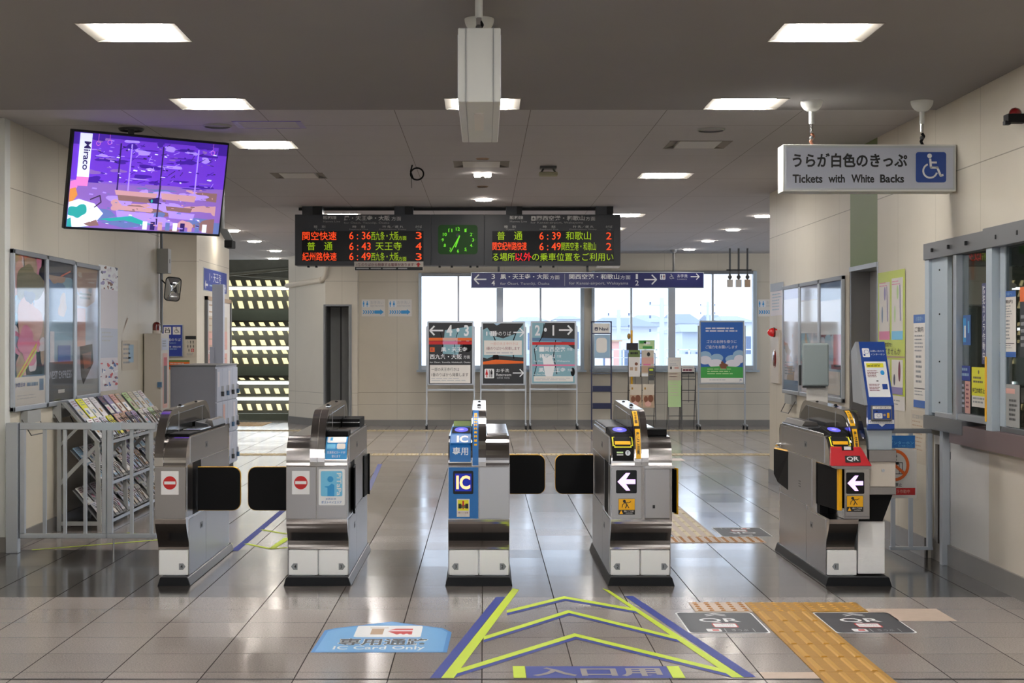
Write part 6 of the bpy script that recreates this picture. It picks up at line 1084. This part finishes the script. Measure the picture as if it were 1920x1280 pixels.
for k, (x, y) in enumerate(((356, 638), (361, 638), (351, 646), (356, 646), (361.5, 646), (353, 653.5))): f.man(x, y, 6.5, 'icon_black', 1)
f.rect(358.5, 653.5, 5, 6, 'red', 1); f.text('B', 359.8, 654.5, 2.4, 4, 'paper', 2); f.lines(350, 662, 15, 5, 2, 'text_dim', 1, 3, .4); single(f.mb, 'facility_sign', 'small cream sign with black figures beside the blue elevator sign', 'sign')
f = PF(19.592, step=.001); f.rect(317, 675, 38.5, 3.5, 'green_panel', 0); f.rect(317, 678.5, 38.5, 14, 'orange', 0); f.lines(319, 680, 32, 3, 1, 'peach', 1, 3, .8); single(f.mb, 'colour_notice', 'green and red notice strip just above the coin lockers', 'notice')
# signs on the side wall at x=-3.6
f = LF(-3.597, None, .001); dl = lambda x: F*3.6/(CX-x)
f.mb.box(-3.6, -3.598, dl(381), dl(425), 2.07, 2.37, 'alu'); y0, y1 = dl(382), dl(424.5); f.rect(y0, -2.36, y1-y0, .28, 'tape_blue', 1); f.arrow(y0+.08, -2.2, .2, .1, .03, 'white', -1, 2); f.text('1・天王寺', y0+.4, -2.33, .9, .13, 'white', 2); f.arrow(y1-.3, -2.2, .2, .1, .03, 'white', 1, 2); f.lines(y0+.4, -2.16, .9, .04, 1, 'cloud_blue', 2)
single(f.mb, 'platform_sign', 'blue platform sign with two arrows on the side wall before the stairs', 'sign')
t = thing('timetable_board', 'large framed reddish timetable board on the side wall under the blue arrow sign', 'notice board', (-3.6, 21.1, .9)); b = MB(); y0, y1 = dl(383.5), dl(429.5)
b.box(-3.6, -3.56, y0, y1, .9, 1.0, 'alu_dark'); b.box(-3.6, -3.56, y0, y1, 1.95, 2.0, 'tan'); b.box(-3.6, -3.56, y0, y0+.06, .9, 2.0, 'alu_dark'); b.box(-3.6, -3.56, y1-.06, y1, .9, 2.0, 'alu_dark'); b.build('frame', t)
f = LF(-3.58, None, .001); f.rect(y0+.06, -1.95, y1-y0-.12, .95, 'paper', 0); f.rect(y0+.15, -1.75, 1.5, .3, 'beige', 1); f.rect(y0+.15, -1.55, 1.5, .25, 'peach', 2); f.rect(y0+.15, -1.25, 1.5, .2, 'peach', 2); f.lines(y0+.2, -1.9, 1.4, .8, 9, 'tan', 3, 8, .2); f.out('timetable', t)

# ------------------------------------------------------------------ right wall
def FR_(X, mb=None, step=.0006): return RF(X, mb, step)
def b1(f, x, y, w_, h_): f.art(x, y, w_, h_, 'cloud', ['tan', 'steel_blue', 'cloud', 'peach', 'signface'], 18, 41, 0, (.1, .3)); f.rect(x, y, w_, h_*.1, 'purple', 5); f.rect(x, y+h_*.1, w_, h_*.35, 'cloud', 5); f.rect(x, y+h_*.9, w_, h_*.1, 'steel_blue', 5); f.lines(x+.04, y+h_*.72, w_*.7, h_*.14, 5, 'text_dim', 5, 3, .4)
def b2(f, x, y, w_, h_): f.art(x, y, w_, h_, 'cloud', ['signface', 'aqua', 'paper', 'tan', 'cloud_blue'], 16, 42, 0, (.1, .3)); f.rect(x, y, w_, h_*.13, 'signface', 5); f.text('お知らせ', x+w_*.25, y+h_*.04, w_*.5, h_*.06, 'text_dim', 6); f.rect(x, y+h_*.14, w_, h_*.3, 'white', 5)
def b3(f, x, y, w_, h_): f.art(x, y, w_, h_, 'signface', ['steel_blue', 'cloud', 'tan', 'magenta_d', 'cloud_blue'], 16, 43, 0, (.1, .3)); f.rect(x, y, w_, h_*.16, 'steel_blue', 5); f.rect(x, y+h_*.16, w_, h_*.3, 'white', 5); f.rect(x+w_*.6, y+h_*.46, w_*.36, h_*.28, 'red', 6); f.rect(x+w_*.5, y+h_*.72, w_*.46, h_*.04, 'magenta_d', 6); f.rect(x+w_*.1, y+h_*.78, w_*.8, h_*.2, 'paper', 6)
for xa, xb, fn, lab, tr in ((1472, 1503.5, b1, 'framed poster nearest the hall corner on the ticket office wall', True), (1504, 1540.5, b2, 'middle framed poster of three on the ticket office wall', False), (1541, 1585, b3, 'framed poster with red block next to the grey door', False)):
    wall_frame(FR_, -DR(xa), -DR(xb), .92, 1.935, XR, -1, lab, fn, tr, 'framed posters on the ticket office wall')
f = RF(XR-.004, None, .001); ya, yb = -15.68, -DR(1470); f.rect(ya, -1.985, yb-ya, .32, 'cloud', 0); f.rect(ya, -1.985, yb-ya, .08, 'alu_dark', 1); f.lines(ya+.1, -1.88, (yb-ya)*.7, .18, 6, 'cloud_blue', 1, 5, .3); single(f.mb, 'paper_notice', 'shiny pale paper notice high on the hall corner of the ticket office wall', 'notice')
t = thing('fire_alarm', 'cream fire alarm panel with glowing red lamp on the hall corner', 'alarm', (XR, 15.35, 1.0)); b = MB(); b.box(XR-.02, XR, 15.16, 15.56, 1.0, 1.52, 'gate_beige'); b.build('plate', t, .004)
b = MB(); b.cyl((XR-.02, 15.36, 1.50-.0), (XR-.035, 15.36, 1.50), .05, 'dark_red'); b.ball((XR-.035, 15.36, 1.50), .045, 'bright_glass_red', 14, 8, sx=1.3); b.build('lamp', t); b = MB(); b.ball((XR-.02, 15.36, 1.24), .09, 'dark_red', 18, 8, sx=.2, sy=.9, sz=1.0); b.build('call_button', t)
# green posters, papers
f = RF(XR-.004, None, .001); ya, yb = -DR(1647), -DR(1698); w_ = yb-ya; f.rect(ya, -1.905, w_, .97, 'lime_poster', 0); f.rect(ya, -1.03, w_, .10, 'paper', 1)
for k, (cu, m_, a_) in enumerate(((.06, 'pink', 'purple'), (.53, 'sky_sticker', 'leaf_green'))):
    x = ya+w_*cu; f.rect(x, -1.85+(.0 if k else .02), w_*.40, .40, 'paper', 1); f.rect(x, -1.48, w_*.40, .06, m_, 2); f.ell(x+w_*.22, -1.75, .025, .05, a_, 2); f.ell(x+w_*.12, -1.60, .02, .06, 'steel_blue' if k == 0 else 'leaf_green', 2); f.line(x+w_*.3, -1.8, x+w_*.32, -1.55, .02, 'purple', 3); f.lines(x+.01, -1.83, w_*.3, .04, 2, 'pink', 2, 4, .3)
    f.rect(x, -1.28, w_*.40, .22, 'paper', 1); f.ell(x+w_*.28, -1.20, .03, .07, 'magenta_d' if k else 'pink', 2); f.ell(x+w_*.1, -1.14, .022, .04, 'navy' if k else 'pink', 2); f.rect(x, -1.09, w_*.40, .05, 'purple', 3)
f.rect(ya, -1.305, w_, .012, 'tan', 2); f.text('確認を!', ya+w_*.25, -1.40, w_*.3, .03, 'icon_black', 2); f.text('してませんか', ya+w_*.15, -1.36, w_*.7, .045, 'icon_black', 2); f.lines(ya+.05, -1.0, w_*.8, .05, 2, 'text_dim', 2, 6, .3)
single(f.mb, 'paper_poster', 'tall lime green poster with four pale picture panels on the ticket office wall', 'poster')
def sheet(xa, xb, zt, zb, X, label, draw, name='notice_sheet', grp=None):
    f = RF(X, None, .0008); ya, yb = -DR(xa, X), -DR(xb, X); draw(f, ya, -zt, yb-ya, zt-zb); return single(f.mb, name, label, 'notice', grp)
def timesheet(f, x, y, w_, h_): f.rect(x, y, w_, h_, 'paper', 0); f.rect(x, y, w_, h_*.09, 'poster_blue', 1); f.rect(x, y+h_*.92, w_, h_*.08, 'poster_blue', 1); f.text('お客様へ', x+w_*.2, y+h_*.02, w_*.6, h_*.05, 'cloud_blue', 2); f.text('ご案内', x+w_*.12, y+h_*.13, w_*.7, h_*.06, 'icon_black', 2); f.lines(x+w_*.1, y+h_*.22, w_*.75, h_*.2, 5, 'text_dim', 2, 3, .35); f.lines(x+w_*.2, y+h_*.44, w_*.55, h_*.32, 6, 'text_dim', 2, 8, .45); f.rect(x+w_*.08, y+h_*.79, w_*.84, h_*.008, 'icon_black', 2); f.lines(x+w_*.1, y+h_*.82, w_*.7, h_*.07, 2, 'text_dim', 2, 9, .3)
sheet(1713, 1736, 1.585, .94+.03, XR-.004, 'narrow paper notice with blue bands between lime poster and ticket window', timesheet)
sheet(1708, 1736, .93+.02, .60, XR-.004, 'bare paper notice below the blue banded one beside the ticket window', lambda f, x, y, w_, h_: (f.rect(x, y, w_, h_, 'beige', 0), f.text('窓口営業時間', x+w_*.1, y+h_*.08, w_*.7, h_*.08, 'text_dim', 1), f.lines(x+w_*.1, y+h_*.2, w_*.7, h_*.6, 8, 'tan', 1, 4, .3)))
f = RF(XR+.148, None, .001); f.rect(-11.75, -1.52, .22, .16, 'yellow_bright', 0); f.rect(-11.75, -1.38, .22, .03, 'icon_black', 1); f.lines(-11.73, -1.5, .18, .1, 3, 'olive', 1); single(f.mb, 'door_notice', 'yellow notice sheet on the grey recessed door', 'notice')
# things on the ticket window glass
def strip(f, x, y, w_, h_): f.rect(x, y, w_, h_, 'sign_navy', 0); f.text('防犯カメラ作動中', x+w_*.18, y+h_*.03, w_*.6, h_*.92, 'white', 1, .01, True)
XG = XR+.027
sheet(1841, 1849, 1.745-.0, 1.265+.01, XG, 'navy vertical strip with white Japanese characters on the ticket window', strip)
sheet(1806, 1820, 1.565, 1.385, XG, 'small blue card sticker in the middle of the ticket window pane', lambda f, x, y, w_, h_: (f.rect(x, y, w_, h_, 'poster_blue', 0), f.rect(x, y+h_*.1, w_*.4, h_*.8, 'sky_deep', 1), f.rect(x+w_*.15, y+h_*.35, w_*.25, h_*.4, 'white', 2), f.rect(x+w_*.65, y+h_*.2, w_*.2, h_*.4, 'sky_sticker', 2)))
sheet(1800, 1819.5, 1.26, 1.17, XG, 'blue caption sheet at the lower corner of the ticket window', lambda f, x, y, w_, h_: (f.rect(x, y, w_, h_, 'tape_blue', 0), f.lines(x+w_*.1, y+h_*.15, w_*.8, h_*.7, 2, 'cloud_blue', 1, 4, .5)))
sheet(1800, 1819.5, 1.168, .975+.0, XG, 'dark and pink leaflet pair below the blue caption sheet', lambda f, x, y, w_, h_: (f.rect(x, y, w_, h_, 'dark_grey', 0), f.rect(x+w_*.5, y, w_*.5, h_, 'peach', 1), f.lines(x+w_*.1, y+h_*.1, w_*.35, h_*.8, 5, 'signface', 1, 4, .5), f.lines(x+w_*.6, y+h_*.1, w_*.3, h_*.8, 6, 'magenta_d', 2, 4, .4)))
sheet(1822, 1849, 1.255, 1.02, XG, 'bright yellow notice sheet on the ticket window', lambda f, x, y, w_, h_: (f.rect(x, y, w_, h_, 'paper', 0), f.rect(x, y, w_, h_*.72, 'yellow_bright', 1), f.ell(x+w_*.5, y+h_*.12, .012, .012, 'olive', 2), f.lines(x+w_*.12, y+h_*.24, w_*.7, h_*.2, 2, 'olive', 2, 4, .5), f.text('特殊詐欺防止', x+w_*.06, y+h_*.52, w_*.86, h_*.13, 'icon_black', 2, .02), f.lines(x+w_*.1, y+h_*.76, w_*.8, h_*.18, 2, 'text_dim', 2, 2, .5)))
sheet(1872.5, 1905, 1.685, 1.30+.02, XG, 'white notice with blue bands taped to the big ticket window pane', timesheet)
sheet(1912.5, 1930, 1.70, 1.32, XG, 'orange and black poster at the edge of the big ticket window pane', lambda f, x, y, w_, h_: (f.rect(x, y, w_, h_, 'charcoal', 0), f.rect(x, y, w_, h_*.21, 'orange', 1), f.lines(x+w_*.1, y+h_*.4, w_*.5, h_*.5, 5, 'text_dim', 1)))
sheet(1869, 1912, 1.17, .915+.02, XG, 'grey printed sheet low on the big ticket window pane', lambda f, x, y, w_, h_: (f.rect(x, y, w_, h_, 'paint_grey', 0), f.rect(x+w_*.2, y+h_*.1, w_*.6, h_*.12, 'peach', 1), f.lines(x+w_*.08, y+h_*.35, w_*.35, h_*.55, 5, 'text_dim', 1, 4, .5), f.lines(x+w_*.55, y+h_*.35, w_*.35, h_*.55, 5, 'dark_grey', 1, 5, .5)))
# inside the office
mat('office_fill', '#fffaf0', emit=26)  # glow of an added unseen lamp that brightens the view through the pane
t = thing('office_light', 'bright tube lamp on the office ceiling behind the glass', 'ceiling light', (4.6, 12.0, 2.25)); b = MB(); b.cyl((4.2, 12.0, 2.3), (5.2, 12.0, 2.3), .02, 'tube'); b.build('tube', t); b = MB(); b.box(4.15, 5.25, 11.95, 12.05, 2.33, CEIL, 'office_dark'); b.build('housing', t)
b = MB(); b.box(3.05, 3.60, 11.0, 11.04, 0, 2.5, 'counter_beige'); b.box(3.3, 3.32, 10.98, 11.0, 0, 2.5, 'alu'); single(b, 'office_partition', 'tall pale partition standing inside the ticket office', 'partition', bevel=.002)
t = thing('office_light', 'added unseen fill lamp above the desk behind the ticket window', 'ceiling light', (3.9, 9.2, 2.86)); b = MB(); b.box(3.6, 4.2, 9.0, 9.4, 2.87, CEIL, 'trim_white'); b.build('housing', t); b = MB(); b.box(3.64, 4.16, 9.04, 9.36, 2.86, 2.87, 'office_fill'); b.build('diffuser', t)
t = thing('office_monitor', 'dark monitor hanging inside the ticket office', 'monitor', (4.6, 11.0, 2.0)); b = MB(); b.box(4.3, 5.0, 11.0, 11.06, 1.95, 2.3, 'black'); b.build('screen', t, .006); b = MB(); b.cyl((4.65, 11.05, 2.3), (4.65, 11.05, CEIL), .02, 'dark_grey'); b.build('hanger', t)
b = MB(); b.box(3.05, 3.9, 7.2, 9.8, .70, .74, 'office_wall'); b.box(3.1, 3.85, 7.3, 7.35, 0, .7, 'dark_grey'); b.box(3.1, 3.85, 9.65, 9.7, 0, .7, 'dark_grey'); single(b, 'counter_desk', 'office desk behind the ticket window glass', 'desk')
b = MB(); b.cyl((3.12, 10.0, 1.62), (3.12, 10.0, 1.72), .012, 'gate_beige'); b.cyl((3.12, 10.0, 1.80), (3.12, 10.0, 1.93), .018, 'orange'); b.cyl((3.12, 10.0, 1.70), (3.12, 10.0, 1.80), .015, 'gate_beige'); b.box(3.10, 3.14, 9.98, 10.02, .93, 1.62, 'paint_grey'); single(b, 'beacon_pole', 'thin orange beacon on a pole just inside the ticket window', 'lamp')

# ------------------------------------------------------------------ outside the back windows
mat('out_wall', '#d5d8de', .8); mat('out_wall2', '#bcc2cc', .8); mat('out_roof', '#7f8896', .7); mat('out_roof2', '#93999f', .7); mat('out_ground', '#c2c4c4', .9); mat('out_dark', '#67748c', .7); mat('out_green', '#6d7a68', .9)
b = MB(); b.box(-150, 200, 27, 420, -6.2, -6.0, 'out_ground'); b.build('ground_outside', None)['kind'] = 'structure'
def house(x0, x1, y, z_e, z_r, dep, label, wall='out_wall', roof='out_roof', hip=.5):
    """x in photo pixels at depth y; eaves and ridge heights as photo rows"""
    a, c = P(x0, 0, y).x, P(x1, 0, y).x; ze, zr = P(0, z_e, y).z, P(0, z_r, y).z; t = thing('house', label, 'house', ((a+c)/2, y, -6), 'houses beyond the windows'); w_ = c-a
    b = MB(); b.box(a+w_*.06, c-w_*.06, y, y+dep, -6, ze, wall); b.build('walls', t)
    b = MB(); o = .5; h_ = w_*hip*.5; vs = [(a, y-o, ze), (c, y-o, ze), (c, y+dep+o, ze), (a, y+dep+o, ze), (a+h_, y+dep/2, zr), (c-h_, y+dep/2, zr)]; b.add(vs, [(0, 1, 5, 4), (1, 2, 5), (2, 3, 4, 5), (3, 0, 4), (0, 3, 2, 1)], roof); b.build('roof', t)
    for k in range(3): b = MB(); xx = a+w_*(.15+.27*k); b.box(xx, xx+w_*.13, y-.06, y, ze-2.2, ze-.9, 'out_dark'); b.build('window', t)
    b = MB(); b.box(a+w_*.3, c-w_*.1, y-.9, y, ze-3.4, ze-2.5, 'out_wall2'); b.build('balcony', t)
house(1112, 1240, 62, 612, 592, 8, 'white house with dark hipped roof in the window beside the navy rack')
house(1190, 1262, 90, 604, 588, 9, 'brown roofed house behind the nearer dark roofed one', 'out_wall', 'out_roof2')
house(1262, 1318, 95, 606, 586, 9, 'pale house with grey gable just past the thick window post', 'out_wall', 'out_roof', .2)
house(1275, 1345, 70, 622, 606, 8, 'low grey roofed house left of the blue poster stand', 'out_wall2', 'out_roof2'); house(1335, 1365, 110, 606, 588, 9, 'pale block house above the blue poster stand', 'out_wall2', 'out_roof', .1)
house(1352, 1420, 100, 604, 590, 9, 'low house by the end of the last window', 'out_wall', 'out_roof2'); house(960, 1030, 120, 602, 592, 9, 'pale far house in the window above the middle poster stands'); house(1040, 1095, 110, 598, 590, 9, 'far pale roof above the right arrow poster stand', 'out_wall', 'out_roof2')
for x, yt, D, lab in ((1241, 558, 48, 'concrete utility pole with crossbars before the thick window post'), (1160, 580, 55, 'utility pole rising in front of the dark roofed house'), (1327, 565, 80, 'thin far utility pole beside the thin window mullion')):
    q_ = P(x, yt, D); b = MB(); b.cyl((q_.x, D, -6), (q_.x, D, q_.z), .09, 'out_wall2', .07, 8)
    for k in range(3): zz = q_.z-.25-.42*k; b.box(q_.x-.4, q_.x+.4, D-.02, D+.02, zz, zz+.04, 'out_wall2'); [b.cyl((q_.x+s_x, D, zz+.04), (q_.x+s_x, D, zz+.13), .03, 'out_dark', seg=6) for s_x in (-.36, .0, .36)]
    single(b, 'utility_pole', lab, 'utility pole', 'utility poles outside', loc=(q_.x, D, -6))
b = MB(); q0, q1 = P(1255, 683, 45), P(1420, 664, 45); b.box(q0.x, q1.x+4, 45, 45.4, -6, q1.z, 'out_wall2'); single(b, 'concrete_wall', 'grey concrete wall outside behind the wire racks', 'wall', loc=(q0.x, 45, -6))
t = thing('railing', 'thin white railing outside crossing the windows', 'railing', (5, 50, -6)); b = MB()
for k in range(40): x = 2+k*.35; b.box(x, x+.05, 50, 50.05, -6, P(0, 655, 50).z, 'out_wall')
b.box(2, 16, 50, 50.06, P(0, 656, 50).z, P(0, 654, 50).z, 'out_wall'); b.box(2, 16, 50, 50.06, P(0, 671, 50).z, P(0, 670, 50).z, 'out_wall'); b.build('bars', t)
t = thing('container', 'reddish brown shed outside behind the wire rack', 'shed', (5.2, 52, -6)); b = MB(); q0, q1 = P(1163, 668, 48), P(1182, 640, 48); b.box(q0.x, q1.x, 52, 54, -6, q1.z, 'peach'); b.build('body', t); b = MB(); b.box(q0.x-.1, q1.x+.1, 51.9, 54.1, q1.z, q1.z+.06, 'tan'); b.build('roof', t)
t = thing('window_pole', 'yellow window pole with a hook standing at the thin mullion', 'pole', (P(1184.5, 0, 26.15).x, 26.15, 0)); b = MB(); q_ = P(1184.5, 619, 26.15); b.cyl((q_.x, 26.15, .0), (q_.x, 26.15, q_.z), .018, 'yellow'); b.build('rod', t); b = MB(); b.ball((q_.x-.05, 26.12, q_.z-.1), .03, 'ochre', 10, 6, sz=1.6); b.build('hook', t)
bpy.data.objects['wall_back']['kind'] = 'structure'
